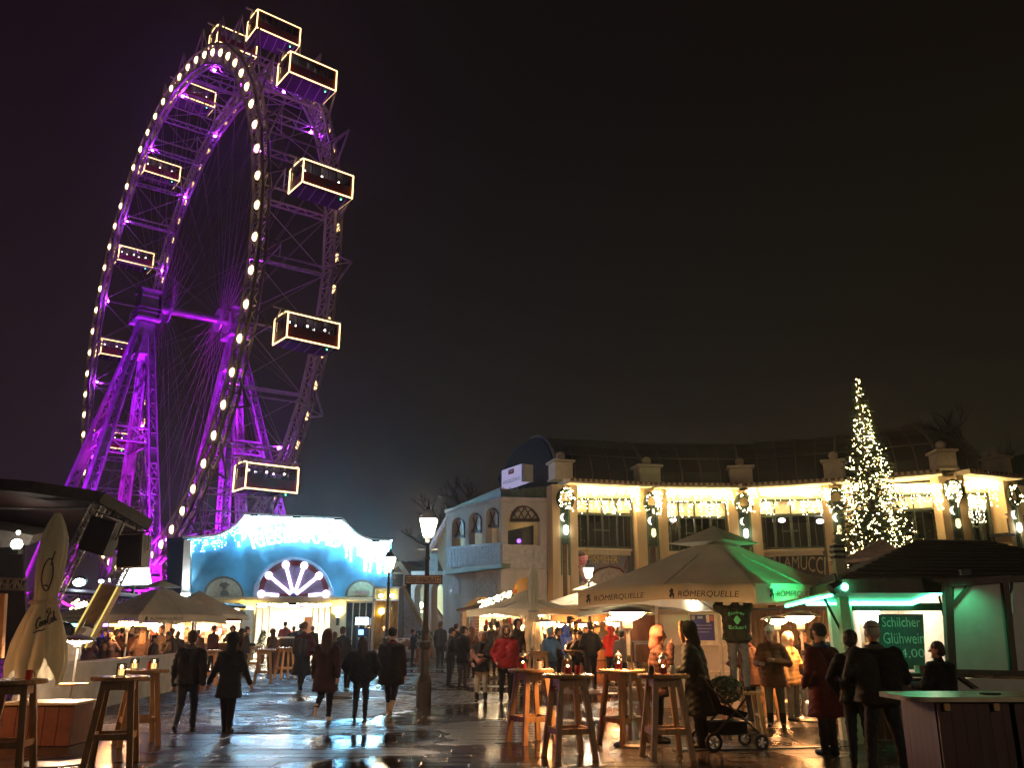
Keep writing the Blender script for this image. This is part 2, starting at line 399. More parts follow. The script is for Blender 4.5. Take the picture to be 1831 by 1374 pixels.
def tower(o0, label):
    H = wp(0, 0, o0); t = thing('lattice_tower', label, 'tower', (H.x, H.y, 0), 0, 'lattice towers carrying the wheel axle')
    legs = {}
    TP = mat('tower_steel', (.40, .37, .40), .45, .1, var=.2, scale=1.2)
    for i in (1, -1):
        for j in (1, -1):
            sg = -1 if o0 < 0 else 1; top = V((H.x, H.y, H.z - 3.6)) + we * (i * .8) + wn * (j * .55); bot = V((H.x, H.y, 0)) + we * (i * 9.0) + wn * (sg * (8.0 if j == sg else -2.4))
            legs[i, j] = (top, bot); m = MB(); n = 20
            def corner(f, a, b):
                c = top.lerp(bot, f); wd = .40 + .34 * f; return c + we * (a * wd) + wn * (b * wd * .8)
            for a in (-1, 1):
                for b in (-1, 1): m.beam(corner(0, a, b), corner(1, a, b), .2)
            for k in range(n):
                f0, f1 = k / n, (k + 1) / n
                for (a, b), (c, d) in (((-1, -1), (1, -1)), ((1, -1), (1, 1)), ((1, 1), (-1, 1)), ((-1, 1), (-1, -1))):
                    if k in (7, 8, 14, 15, 16):
                        if b == d == -1 or a == c == 1 or a == c == -1:
                            for q in range(3):
                                g0, g1 = f0 + (f1 - f0) * q / 3, f0 + (f1 - f0) * (q + .9) / 3
                                m.quad(corner(g0, a, b), corner(g0, c, d), corner(g1, c, d), corner(g1, a, b))
                    else:
                        m.beam(corner(f0, a, b), corner(f1, c, d), .09); m.beam(corner(f0, c, d), corner(f1, a, b), .09)
                    m.beam(corner(f0, a, b), corner(f0, c, d), .1)
            m.build('leg', TP, t)
    for f in (.36, .66, .86):
        for (k1, k2) in (((1, 1), (-1, 1)), ((1, -1), (-1, -1)), ((1, 1), (1, -1)), ((-1, 1), (-1, -1))):
            a = legs[k1][0].lerp(legs[k1][1], f); b = legs[k2][0].lerp(legs[k2][1], f); m = MB(); h = .75
            m.beam(a + UP * h, b + UP * h, .16); m.beam(a - UP * h, b - UP * h, .16)
            n = max(2, int((b - a).length / 1.6))
            for i in range(n):
                m.beam(a.lerp(b, i / n) + UP * h, a.lerp(b, (i + 1) / n) - UP * h, .09); m.beam(a.lerp(b, i / n) - UP * h, a.lerp(b, (i + 1) / n) + UP * h, .09)
            m.build('cross_brace', TP, t)
    R3 = Matrix((we, wn, UP)).transposed(); m = MB()
    m.prism([V((H.x, H.y, H.z - 5.6)) + we * 1.5 + wn * .9 * s for s in (1, -1)] + [V((H.x, H.y, H.z - 5.6)) - we * 1.5 + wn * .9 * s for s in (-1, 1)], UP * .2)
    vs = [V((H.x, H.y, H.z - 6.2)) + we * (a * 1.7) + wn * (b * 1.15) for a, b in ((1, 1), (1, -1), (-1, -1), (-1, 1))] + [V((H.x, H.y, H.z - 2.2)) + we * (a * 1.0) + wn * (b * .85) for a, b in ((1, 1), (1, -1), (-1, -1), (-1, 1))]
    m.add(vs, [(0, 1, 2, 3), (4, 5, 6, 7), (0, 1, 5, 4), (1, 2, 6, 5), (2, 3, 7, 6), (3, 0, 4, 7)]); m.build('bearing_block', TP, t)
    MB().box(H + UP * -1.9, (3.6, 2.7, .25), M=R3).build('platform', TP, t)
    cb = MB().box(H + UP * .0, (2.3, 1.9, 3.2), M=R3).build('hub_cabin', TP, t)
    MB().box(H + UP * 1.7, (2.7, 2.3, .2), M=R3).build('cabin_roof', TP, cb)
    m = MB()
    for a in (-1, 1):
        for b in (-1, 1): m.beam(H + we * (a * 1.75) + wn * (b * 1.3) - UP * 1.8, H + we * (a * 1.75) + wn * (b * 1.3) - UP * .7, .07)
    for s in (-1, 1):
        for z in (-.7, -1.2):
            m.beam(H + we * 1.75 * s + wn * 1.3 + UP * z, H + we * 1.75 * s - wn * 1.3 + UP * z, .06); m.beam(H + we * 1.75 + wn * 1.3 * s + UP * z, H - we * 1.75 + wn * 1.3 * s + UP * z, .06)
    m.build('railing', TP, t)
    # ground floodlights that wash the tower violet
    for (i, j) in legs:
        b = legs[i, j][1]
        for q, (off, pw, ang) in enumerate(((we * (i * 1.8) + wn * (j * 2.2 - 3.6), 105000, 20),)):
            p = V((b.x, b.y, .6)) + off
            fl = thing('floodlight', f"violet floodlight at the {'front' if i > 0 else 'rear'} {'right' if j > 0 else 'left'} leg of the {'near' if o0 < 0 else 'far'} wheel tower", 'floodlight', (p.x, p.y, 0), 0, f"violet floodlights around the {'near' if o0 < 0 else 'far'} wheel tower")
            MB().box(p - UP * .3, (.4, .4, .55)).build('housing', BLACK, fl)
            MB().box(p + UP * .0, (.34, .34, .03)).build('lens', emit('violet_lens', (.6, .05, 1), 30), fl)
            s = spot('flood_beam', p + UP * .12, legs[i, j][0].lerp(legs[i, j][1], .45), pw, (.36, .012, 1.0), ang, .7, .2); s.parent = fl
            s2 = spot('flood_beam', p + UP * .14, legs[i, j][0].lerp(legs[i, j][1], .75), 40000, (.72, .012, .95), 50, .8, .2); s2.parent = fl; s2.matrix_parent_inverse = Matrix.Translation(fl.location).inverted()
            s.matrix_parent_inverse = Matrix.Translation(fl.location).inverted()
    return t
tower(-5.42, 'near lattice tower of the wheel washed in violet light, left of the blue building')
tower(5.42, 'far lattice tower of the wheel seen through its right rim')

# ------------------------------------------------------------------ gondolas
GRED = mat('gondola_red', (.16, .018, .012), .45, var=.2, scale=2); GROOF = mat('gondola_roof', (.07, .05, .05), .5)
STRIP = emit('gondola_strip', (1, .64, .26), 4); GLAMP = emit('gondola_lamp', (1, .92, .8), 9)
L2, D2, H2 = 2.4, 1.35, 1.25   # half length (x = along axle), half depth (y), half height
def make_gondola():
    t = thing('gondola', '', 'gondola')
    b = MB(); b.box((0, 0, -H2 + .55), (2 * L2, 2 * D2, 1.1)); MB().box((0, 0, -H2 - .06), (2 * L2 + .1, 2 * D2 + .1, .12)).build('floor_pan', mat('gondola_pan', (.035, .028, .03), .7), t, local=True); body = b.build('body', GRED, t, local=True)
    for s in (-1, 1):
        MB().box((0, s * (D2 + .012), -H2 + .55), (.5, .02, .4)).build('panel', GROOF, body)
    f = MB()
    for s in (-1, 1):
        for i in range(7): f.box((-L2 + .05 + i * (2 * L2 - .1) / 6, s * (D2 - .03), .32), (.09, .06, 1.05))
        for i in (0, 1): f.box((s * (L2 - .03), (i - .5) * 1.0, .32), (.06, .09, 1.05))
    f.box((0, D2 - .03, .86), (2 * L2, .06, .08)); f.box((0, -D2 + .03, .86), (2 * L2, .06, .08))
    fr = f.build('window_frame', GRED, t, local=True)
    for s in (-1, 1):
        for i in range(6):
            w_ = (2 * L2 - .1) / 6; MB().box((-L2 + .05 + (i + .5) * w_, s * (D2 - .05), .31), (w_ - .1, .015, 1.0)).build('pane', GLASSC, fr)
        for i in (-1, 0, 1): MB().box((s * (L2 - .05), i * .9, .31), (.015, .80, 1.0)).build('pane', GLASSC, fr)
    r = MB(); n = 8
    pr = [(-D2 - .08, .9)] + [(-(D2 + .08) * math.cos(PI * i / n), .98 + .26 * math.sin(PI * i / n)) for i in range(n + 1)] + [(D2 + .08, .9)]
    r.prism([V((-L2 - .08, y, z)) for y, z in pr], V((2 * L2 + .16, 0, 0))); r.build('roof', GROOF, t, local=True)
    MB().box((0, 0, -.12), (2 * L2 - .2, 2 * D2 - .2, .04)).build('floor', GROOF, t, local=True)
    h = MB()
    for s in (-1, 1): h.beam((s * (L2 + .16), -.9, .9), (s * (L2 + .16), 0, 1.75), .1); h.beam((s * (L2 + .16), .9, .9), (s * (L2 + .16), 0, 1.75), .1); h.beam((s * (L2 + .16), 0, 1.75), (s * (L2 + .9), 0, 1.75), .14)
    h.beam((-L2 - .2, 0, 1.75), (L2 + .2, 0, 1.75), .12); h.build('hanger', WST, t, local=True)
    u = MB()
    for i in range(5): u.beam((-L2 + .4 + i, -D2 + .1, -H2 - .14), (-L2 + .8 + i, D2 - .1, -H2 - .14), .08)
    u.build('underframe', WST, t, local=True)
    q = .065; X, Yy, zb, zt = L2 + .07, D2 + .07, -H2 - .02, 1.0
    for s in (-1, 1):
        for z in (zb, zt): MB().tube([(-X, s * Yy, z), (X, s * Yy, z)], q, 6).build('light_strip', STRIP, t, local=True)
        MB().tube([(s * X, -Yy, zb), (s * X, Yy, zb)], q, 6).build('light_strip', STRIP, t, local=True)
        MB().tube([(s * X, Yy * -math.cos(PI * i / 6), zt + .22 * math.sin(PI * i / 6)) for i in range(7)], q, 6).build('light_strip', STRIP, t, local=True)
        for k in (-1, 1): MB().tube([(s * X, k * Yy, zb), (s * X, k * Yy, zt)], q, 6).build('light_strip', STRIP, t, local=True)
    for i in range(5): MB().sphere((-1.8 + i * .85, -.25 + .5 * (i % 2), .55), .10, 8).build('lamp', GLAMP, t, local=True)
    MB().sphere((1.6, -.9, -H2 - .2), .06, 6).build('signal_lamp', emit('green_dot', (.1, 1, .4), 12), t, local=True)
    pm_ = MB()
    for i in range(4):
        x = -1.6 + i * 1.0 + .2 * (i % 2); pm_.tube([(x, .3 - .5 * (i % 2), -.1), (x, .3 - .5 * (i % 2), .25), (x, .3 - .5 * (i % 2), .42)], [.2, .22, .08], 8); pm_.sphere((x, .3 - .5 * (i % 2), .56), .12, 8)
    pm_.build('riders', BLACK, t, local=True)
    return t
G0 = None
GL = {0: 'right-hand lit gondola of the wheel, widest out to the right', 1: 'lit gondola just below the crown of the wheel on its right', 2: 'topmost lit gondola standing over the crown of the wheel',
      3: 'gondola half hidden behind the crown lamps of the wheel', 4: 'upper left gondola seen inside the rim under violet beams', 5: 'second gondola down the left side inside the violet rim', 6: 'left gondola hanging just above the near hub cabin',
      7: 'small left gondola crossed by the violet tower leg', 8: 'lowest left gondola seen dimly between the tower legs', 9: 'gondola behind the stage truss near the left foot of the wheel', 13: 'bottom lit gondola right above the blue entrance building', 14: 'lower right lit gondola on the outer side of the wheel'}
for k in GL:
    a = .0867 + k * 2 * PI / 15; p = wp(33.85, a, -.25); 
    loc = (p.x, p.y, p.z); rz = math.atan2(wn.y, wn.x)
    if G0 is None:
        G0 = make_gondola(); G0.location = loc; G0.rotation_euler = (0, 0, rz); G0['label'] = GL[k]; G0['group'] = 'gondolas on the giant wheel'
    else: dup(G0, loc, rz, GL[k])
# ================================================================== BLUE ENTRANCE BUILDING
def icicles(mb, pl, xs, ytop, drops, step, r, off=.12, seed=1, fill=1.0):
    "strings of small bulbs hanging from a line given in the photograph's columns"
    q = random.Random(seed); x = xs[0]
    while x < xs[1]:
        y = ytop(x); d = q.choice(drops); k = 0
        top = pl.pt(x, y, off)
        while k * step < d:
            if q.random() < fill: mb.octa(top + V((q.uniform(-.05, .05), q.uniform(-.03, .03), -k * step + q.uniform(-.03, .03))), r * q.uniform(.8, 1.25))
            k += 1
        x += q.uniform(1.6, 3.0)
    return mb
def interp(tab):
    def f(x):
        for (x0, y0), (x1, y1) in zip(tab, tab[1:]):
            if x <= x1: return y0 + (y1 - y0) * (x - x0) / (x1 - x0)
        return tab[-1][1]
    return f
PE = Pl((-40, 58), (20, 58))
ent = thing('entrance_building', 'blue entrance hall under the wheel with curved gable and neon fan window', 'building', (-14.5, 58, 0))
BLUE = mat('mural_blue', (.06, .25, .42), .6, var=.85, scale=.32, bump=.05)
SILL = mat('band_cream', (.55, .44, .26), .6)
top = [(330, 962), (362, 962), (394, 957), (414, 948), (428, 937), (440, 921), (525, 925), (612, 929), (622, 940), (636, 953), (652, 962), (668, 967), (700, 968)]
MB().poly(PE, top + [(700, 1069), (330, 1069)], -.45, 0).build('upper_wall', BLUE, ent)
MB().rect(PE, 326, 1068, 704, 1074, -.5, .16).build('cornice_band', SILL, ent)
gb = MB()
for (a, b) in zip(top, top[1:]): gb.beam(PE.pt(*a, -.15), PE.pt(*b, -.15), .75, .16)
gb.build('gable_coping', WPAINT, ent)
tl = interp(top)
WB = emit('cool_bulb', (.30, .72, 1.0), 190)
ic = MB()
icicles(ic, PE, (332, 430), tl, [.3, .6, .9], .18, .018, .14, 3, .7)
icicles(ic, PE, (430, 622), tl, [1.0, 1.6, 1.3, .4], .12, .034, .14, 4, .8)
icicles(ic, PE, (622, 699), tl, [.8, 1.4, 2.2], .11, .036, .14, 5)
x = 332
while x < 700: ic.octa(PE.pt(x, tl(x) - .8, .1), .04); x += 1.3
ic.build('icicle_lights', WB, ent)
# arched sign with lit raised letters
cx_, cy_ = 530, 1220
def arch(u, v):
    a = math.radians(90 - u * 36); r = 263 + v * 26
    return PE.pt(cx_ + r * math.cos(a), cy_ - r * math.sin(a), .5)
letters(MB(), 'RIESENRAD', arch, 0, 1.0, (0, .14, 0)).build('sign_letters', emit('sign_white', (.8, .95, 1), 7), ent)
for k in range(9):
    a = math.radians(108 - k * 4.5); p = PE.pt(cx_ + 262 * math.cos(a), cy_ - 262 * math.sin(a), .02); MB().beam(p, p - V((0, .36, 0)), .06).build('sign_bracket', IRON, ent)
for xx in (455, 530, 605, 672):   # wall washers on the coping that light the painted wall
    p = PE.pt(xx, tl(xx) + 1, .85); q_ = PE.pt(xx, tl(xx) + 30, 0)
    l = MB().box(p, (.5, .18, .14)).build('wash_lamp', BLACK, ent); MB().beam(p, PE.pt(xx, tl(xx) + 1, 0), .06).build('lamp_arm', IRON, l)
    MB().box(p - V((0, 0, .09)), (.42, .13, .02)).build('lamp_lens', emit('cool_lens', (.75, .93, 1), 40), l)
    s = spot('wash_beam', p - V((0, 0, .14)), q_, 900 if xx < 600 else 1300, (.40, .80, 1), 120, .8, .12)
# fan window
FC = (525, 1067)
def fanpt(r, a, off): return PE.pt(FC[0] + r * math.cos(math.radians(a)), FC[1] - r * math.sin(math.radians(a)), off)
def lunette(name, c, r, o0, o1, m, par, n=24):
    return MB().poly(PE, [(c[0] + r * math.cos(PI * i / n), c[1] - r * math.sin(PI * i / n)) for i in range(n + 1)], o0, o1).build(name, m, par)
fw = lunette('fan_window', FC, 64, 0, .05, mat('fan_red', (.11, .010, .016), .5), ent)
m = MB()
for i in range(28):
    a0, a1 = 180 * i / 28, 180 * (i + 1) / 28
    m.beam(fanpt(68, a0, .06), fanpt(68, a1, .06), .30, .16)
m.build('arch_trim', mat('pale_blue_trim', (.35, .48, .66), .4), fw)
FP = mat('fan_pane', (.15, .12, .20), .4, var=.3, scale=2)
for a0, a1 in ((6, 37), (42, 68), (74, 101), (107, 137), (143, 174)):
    MB().poly(PE, [(FC[0] + r * math.cos(math.radians(a)), FC[1] - r * math.sin(math.radians(a))) for r, a in [(12, (a0 + a1) / 2)] + [(55, a0 + (a1 - a0) * i / 6) for i in range(7)]], .05, .09).build('pane', FP, fw)
NEON = emit('neon_spoke', (.86, .74, 1), 5)
for a, r0 in ((176, 27), (140, 6), (104, 6), (71, 6), (39, 6), (4, 27)):
    s = MB().tube([fanpt(r0, a, .2), fanpt(54, a, .2)], .10, 8); s.sphere(fanpt(58, a, .2), .25, 12); s.build('neon_spoke', NEON, fw)
lunette('hub_cap', FC, 8, .05, .22, mat('hub_blue', (.05, .08, .25), .4), fw, 10)
for c, r, lab in (((400, 1067), 36, 'portrait'), ((647, 1067), 30, 'panel')):
    lw = lunette('lunette_window', c, r, 0, .10, mat('lunette_frame', (.12, .10, .09), .5), ent)
    lunette('lunette_panel', c, r - 4, .10, .14, mat('lunette_cream', (.48, .43, .32), .6) if lab == 'portrait' else mat('lunette_green', (.42, .46, .32), .6), lw)
    if lab == 'portrait':
        b = MB(); DK = mat('faded_print', (.13, .11, .09), .7)
        b.poly(PE, [(393, 1066), (395, 1058), (399, 1055), (404, 1055), (408, 1059), (410, 1066)], .14, .15); b.poly(PE, [(391, 1048), (396, 1043), (404, 1042), (411, 1047), (406, 1049), (405, 1054), (399, 1055), (396, 1050)], .14, .15); b.build('portrait_print', DK, lw)
    else:
        MB().rect(PE, 634, 1057, 660, 1063, .14, .20).build('lunette_sign', mat('dull_sign', (.35, .25, .22), .6), lw)
# ground floor
PW = mat('pier_plaster', (.58, .50, .30), .8, var=.08)
for x0, x1 in ((330, 346), (430, 458), (593, 619), (668, 704)): MB().rect(PE, x0, 1074, x1, 1179, -.45, 0).build('pier', PW, ent)
MB().rect(PE, 346, 1074, 430, 1079, -.45, 0).build('lintel', PW, ent); MB().rect(PE, 458, 1074, 593, 1080, -.45, 0).build('lintel', PW, ent); MB().rect(PE, 619, 1074, 668, 1076, -.45, 0).build('lintel', PW, ent)
MB().rect(PE, 346, 1150, 430, 1179, -.4, -.02).build('parapet', PW, ent)
FRM = mat('door_frame', (.40, .33, .22), .4, .2)
def glazed(x0, x1, y0, y1, nx, g=GLASSC, par=ent, name='glass_door', off=-.2):
    f = MB(); fo = .06
    for i in range(nx + 1):
        xx = x0 + (x1 - x0) * i / nx; f.rect(PE, xx - .7, y0, xx + .7, y1, off - fo, off + fo)
    f.rect(PE, x0, y0, x1, y0 + 1.6, off - fo, off + fo); f.rect(PE, x0, y1 - 2, x1, y1, off - fo, off + fo)
    o = f.build(name, FRM, par)
    for i in range(nx):
        a = x0 + (x1 - x0) * i / nx + .7; b = x0 + (x1 - x0) * (i + 1) / nx - .7; MB().rect(PE, a, y0 + 1.6, b, y1 - 2, off - .01, off + .01).build('pane', g, o)
    return o
glazed(459, 483, 1081, 1178, 2); glazed(560, 592, 1081, 1178, 3); glazed(347, 429, 1079, 1150, 4, name='shop_window')
glazed(620, 667, 1077, 1179, 4, GLASSD, name='dark_glazing')
MB().rect(PE, 619, 1076, 668, 1179, -2.2, -2.0).build('dark_backing', mat('dim_interior', (.05, .05, .06), .7), ent)
MB().rect(PE, 516, 1079, 530, 1083, -.1, .05).build('door_sensor', BLACK, ent)
# lit hall behind the doors
INT = mat('hall_white', (.75, .70, .60), .7, var=.1)
A = PE.pt(346, 1178, -.46); B = PE.pt(608, 1178, -.46); dz = 3.5
h = MB(); h.box(((A.x + B.x) / 2, 58.45 + 6, .01), (B.x - A.x, 12, .02)); h.box(((A.x + B.x) / 2, 58.45 + 12, dz / 2), (B.x - A.x, .1, dz)); h.box(((A.x + B.x) / 2, 58.45 + 6, dz + .1), (B.x - A.x, 12, .1))
h.box((A.x, 58.45 + 6, dz / 2), (.1, 12, dz)); h.box((B.x, 58.45 + 6, dz / 2), (.1, 12, dz)); h.build('hall_shell', INT, ent)
for i in range(4):
    for j in range(3): MB().box((A.x + (i + .5) * (B.x - A.x) / 4, 60.5 + j * 3.3, dz - .02), (1.6, .8, .06)).build('ceiling_panel', emit('hall_light', (1, .86, .62), 110), ent)
q = random.Random(5); RED = mat('shop_red', (.45, .03, .02), .5)
for i in range(14): MB().box((A.x + 4.2 + i * .38, 62 + q.uniform(0, 3), q.uniform(.6, 1.5)), (.3, .3, q.uniform(.3, .9))).build('merchandise', RED if i % 2 else mat('shop_cream', (.6, .4, .25), .5), ent)
MB().box((PE.pt(549, 1100, -2).x, 60.5, 1.3), (.5, .3, 2.6)).build('hall_post', BWOOD, ent)
# sconces on the lit piers
for xx in (443, 604):
    p = PE.pt(xx, 1112, .12); l = MB().box(p, (.16, .2, .5)).build('wall_sconce', IRON, ent)
    MB().box(p + V((0, 0, .27)), (.13, .16, .02)).build('sconce_lens', emit('sconce_light', (1, .78, .25), 60), l)
    spot('sconce_beam', p + V((0, -.05, .32)), p + V((0, .25, 3)), 700, (1, .78, .26), 150, .9, .08)
# dark side block left of the hall
sb = thing('side_annex', 'dark blue annex wall set back left of the entrance hall', 'building', (-22.5, 59, 0))
P2 = Pl((-26.5, 62), (-21.6, 59))
MB().poly(P2, [(299, 968), (331, 964), (331, 1178), (299, 1178)], -1.5, 0).build('wall', mat('deep_blue', (.03, .05, .13), .7), sb)
MB().poly(P2, [(297, 964), (332, 960), (332, 966), (297, 970)], -1.5, .12).build('coping', mat('deep_blue_trim', (.05, .07, .15), .7), sb)
cs = thing('corner_lamp_column', 'white lit corner pillar at the left edge of the blue hall', 'pillar', PE.pt(333, 1178, .3))
MB().poly(PE, [(329, 966), (341, 966), (338, 1066), (324, 1066)], .02, .30).build('shaft', WPAINT, cs)
MB().poly(PE, [(323, 1060), (339, 1060), (339, 1068), (323, 1068)], .02, .5).build('foot', WPAINT, cs)
p = PE.pt(332, 1064, .75); MB().box(p, (.5, .2, .1)).build('foot_lamp', emit('cool_lens', (.75, .93, 1), 40), cs); spot('pillar_beam', p + V((0, 0, .1)), PE.pt(334, 1000, 0), 420, (.9, .97, 1), 70, .8, .1)
# cash machine
am = PE.pt(650, 1178, 1.2); at_ = thing('cash_machine', 'cash machine with glowing white head and blue screen by dark glazing', 'cash machine', am)
p0 = Pl((-40, 56.8), (20, 56.8))
MB().rect(p0, 638, 1124, 660, 1180, -.5, 0).build('cabinet', mat('atm_navy', (.02, .05, .16), .4), at_)
MB().rect(p0, 636, 1105, 656, 1118, -.45, .12).build('lit_head', emit('atm_head', (.75, .88, 1), 9), at_)
MB().rect(p0, 641, 1127, 650, 1136, 0, .03).build('screen', emit('atm_screen', (.25, .6, 1), 3), at_)
MB().rect(p0, 640, 1141, 655, 1145, 0, .12).build('keyboard_shelf', STEEL, at_)
# glass showcase with a gold lit panel
gs = PE.pt(692, 1178, 3); show = thing('glass_showcase', 'tall framed glass showcase glowing gold inside beside the blue hall', 'showcase', gs)
P3 = Pl((-40, 54.5), (20, 54.5)); GOLD = mat('gold_leaf', (.50, .33, .06), .35, .4, var=.6, scale=1.6, bump=.4, bscale=5)
f = MB()
for x0, y0, x1, y1 in ((667, 1050, 671, 1182), (713, 1050, 717, 1182), (667, 1050, 717, 1054), (667, 1163, 717, 1182), (667, 1072, 717, 1075)): f.rect(P3, x0, y0, x1, y1, -.5, 0)
f.build('frame', STEEL, show); MB().rect(P3, 671, 1054, 713, 1164, -.5, -.4).build('gold_panel', GOLD, show); MB().rect(P3, 671, 1075, 713, 1164, -.06, -.04).build('pane', GLASSC, show)
q = random.Random(3)
for i in range(10):
    x = q.uniform(674, 710); y = q.uniform(1085, 1150); MB().tube([P3.pt(x, y, -.36), P3.pt(x + q.uniform(-6, 6), y - 12, -.33), P3.pt(x + q.uniform(-8, 8), y - 26, -.36)], [.10, .07, .02], 5).build('gold_branch', GOLD, show)
MB().sphere(P3.pt(682, 1094, -.3), .19, 10).build('showcase_lamp', emit('gold_light', (1, .72, .2), 30), show)
for x in (681, 701): MB().rect(P3, x - 3, 1064, x + 3, 1068, .0, .25).build('top_lamp', emit('cool_lens', (.75, .93, 1), 40), show)
# gabled pavilion to the right of the hall
pv = thing('gabled_pavilion', 'small gabled pavilion with grey sheet roof right of the blue hall', 'building', PE.pt(745, 1178, -3))
P4 = Pl((-40, 61), (20, 61)); P5 = Pl((-40, 61), (20, 64))
MB().poly(P4, [(700, 1030), (713, 1010), (730, 1030), (730, 1178), (700, 1178)], -3, 0).build('wall', mat('pavilion_wall', (.10, .05, .035), .7), pv)
wf = MB().rect(P4, 700, 1024, 727, 1058, 0, .08).build('window', WPAINT, pv); MB().rect(P4, 703, 1027, 721, 1055, .08, .10).build('pane', mat('dark_pane', (.02, .018, .018), .1), wf)
rp = MB(); a = P4.pt(713, 1004, .5); b = P4.pt(694, 1022, .5); c = P4.pt(735, 1036, .5)
rp.prism([a, b, b - V((0, 0, .2)), a - V((0, 0, .2))], V((0, 6, 0))); rp.build('roof_slope', mat('sheet_grey', (.22, .22, .24), .4, .2), pv)
rp = MB(); d_ = P4.pt(779, 1005, -2); e2 = P4.pt(795, 1026, -.5)
rp.prism([a, d_, e2, c], V((.0, .25, -.12))); rp.build('roof_slope', mat('sheet_grey', (.22, .22, .24), .4, .2), pv)
for k in range(6): MB().beam(a.lerp(d_, k / 6) + V((0, -.02, .05)), c.lerp(e2, k / 6) + V((0, -.02, .05)), .05, .08).build('roof_seam', mat('sheet_grey', (.22, .22, .24), .4, .2), pv)
tr = MB(); tr.beam(a + V((0, -.1, -.1)), c + V((0, -.1, -.1)), .14, .3); tr.beam(a + V((0, -.1, -.1)), b + V((0, -.1, -.1)), .14, .3); tr.build('barge_board', WPAINT, pv)
MB().rect(P4, 730, 1030, 800, 1120, -2.4, -2).build('rear_wall', mat('pavilion_wall', (.10, .05, .035), .7), pv)
# outside stair with slatted side
st = thing('outside_stair', 'outside stair with pale slatted balustrade descending beside the showcase', 'staircase', PE.pt(740, 1178, 4))
P6 = Pl((-9.5, 54), (-4.5, 52))
SL = mat('slat_blue_grey', (.36, .38, .44), .6)
for k in range(14):
    x0 = 722 + k * 2.75; yt = 1062 + (x0 - 722) * 1.95; MB().poly(P6, [(x0, yt), (x0 + 2.3, yt + 4.4), (x0 + 2.3, min(1178, yt + 60)), (x0, min(1178, yt + 58))], 0, .06).build('slat', SL, st)
MB().poly(P6, [(718, 1048), (722, 1048), (765, 1138), (765, 1146), (718, 1054)], -.1, .12).build('handrail', mat('rail_ochre', (.30, .20, .07), .6), st)
for k in range(10):
    x0 = 722 + k * 4; MB().poly(P6, [(x0, 1095 + k * 8.4), (x0 + 5, 1095 + k * 8.4), (x0 + 5, 1178), (x0, 1178)], -1.6, -.1).build('step', CREAM, st)
MB().rect(P6, 714, 1052, 721, 1178, -.3, .14).build('newel_post', mat('newel_grey', (.12, .13, .14), .6), st)
MB().rect(P6, 722, 1130, 756, 1178, -.08, .03).build('base_panel', SL, st)
# ================================================================== CURVED ARCADE BUILDING
arc = thing('arcade_building', 'cream curved two storey arcade hung with warm icicle lights under a dark glazed roof', 'building', (10, 47, 0))
cols = [(1001, 45.3, 48), (1156, 46.7, 57), (1325, 47.0, 56), (1496, 45.2, 50), (1690, 42.6, 46), (1783, 44.2, 40)]
CC = [px(x, 1000, Y) for x, Y, w_ in cols]; CC = [V((p.x, p.y, 0)) for p in CC]
# recompute x for a vertical axis: use column centre at cornice height
ZC = 9.0
CC = []
for x, Y, w_ in cols:
    d = ray(x, 872); t = Y / d.y; CC.append(V((d.x * t, Y, 0)))
PLAS = mat('arcade_plaster', (.60, .44, .24), .8, var=.22, scale=1.3, stretch=(1, 1, .22), bump=.1, bscale=20)
TRIM = mat('arcade_trim', (.60, .50, .34), .7, var=.1)
DGREEN = mat('window_green', (.035, .055, .035), .5)
WARM = emit('warm_bulb', (1, .72, .32), 125)
ROOFG = mat('roof_glass', (.008, .010, .010), .45, var=.3, scale=1); RIB = mat('roof_rib', (.10, .09, .075), .6)
DREC = mat('recess_brown', (.14, .085, .04), .7)
GARL = mat('garland_green', (.02, .035, .012), .8, var=.5, scale=30)
LANT = emit('lantern_white', (1, .9, .7), 16)
pls = [Pl(CC[i], CC[i + 1]) for i in range(5)]
def cdir(i):
    a = pls[max(0, i - 1)]; b = pls[min(4, i)]
    return (a.d + b.d).normalized()
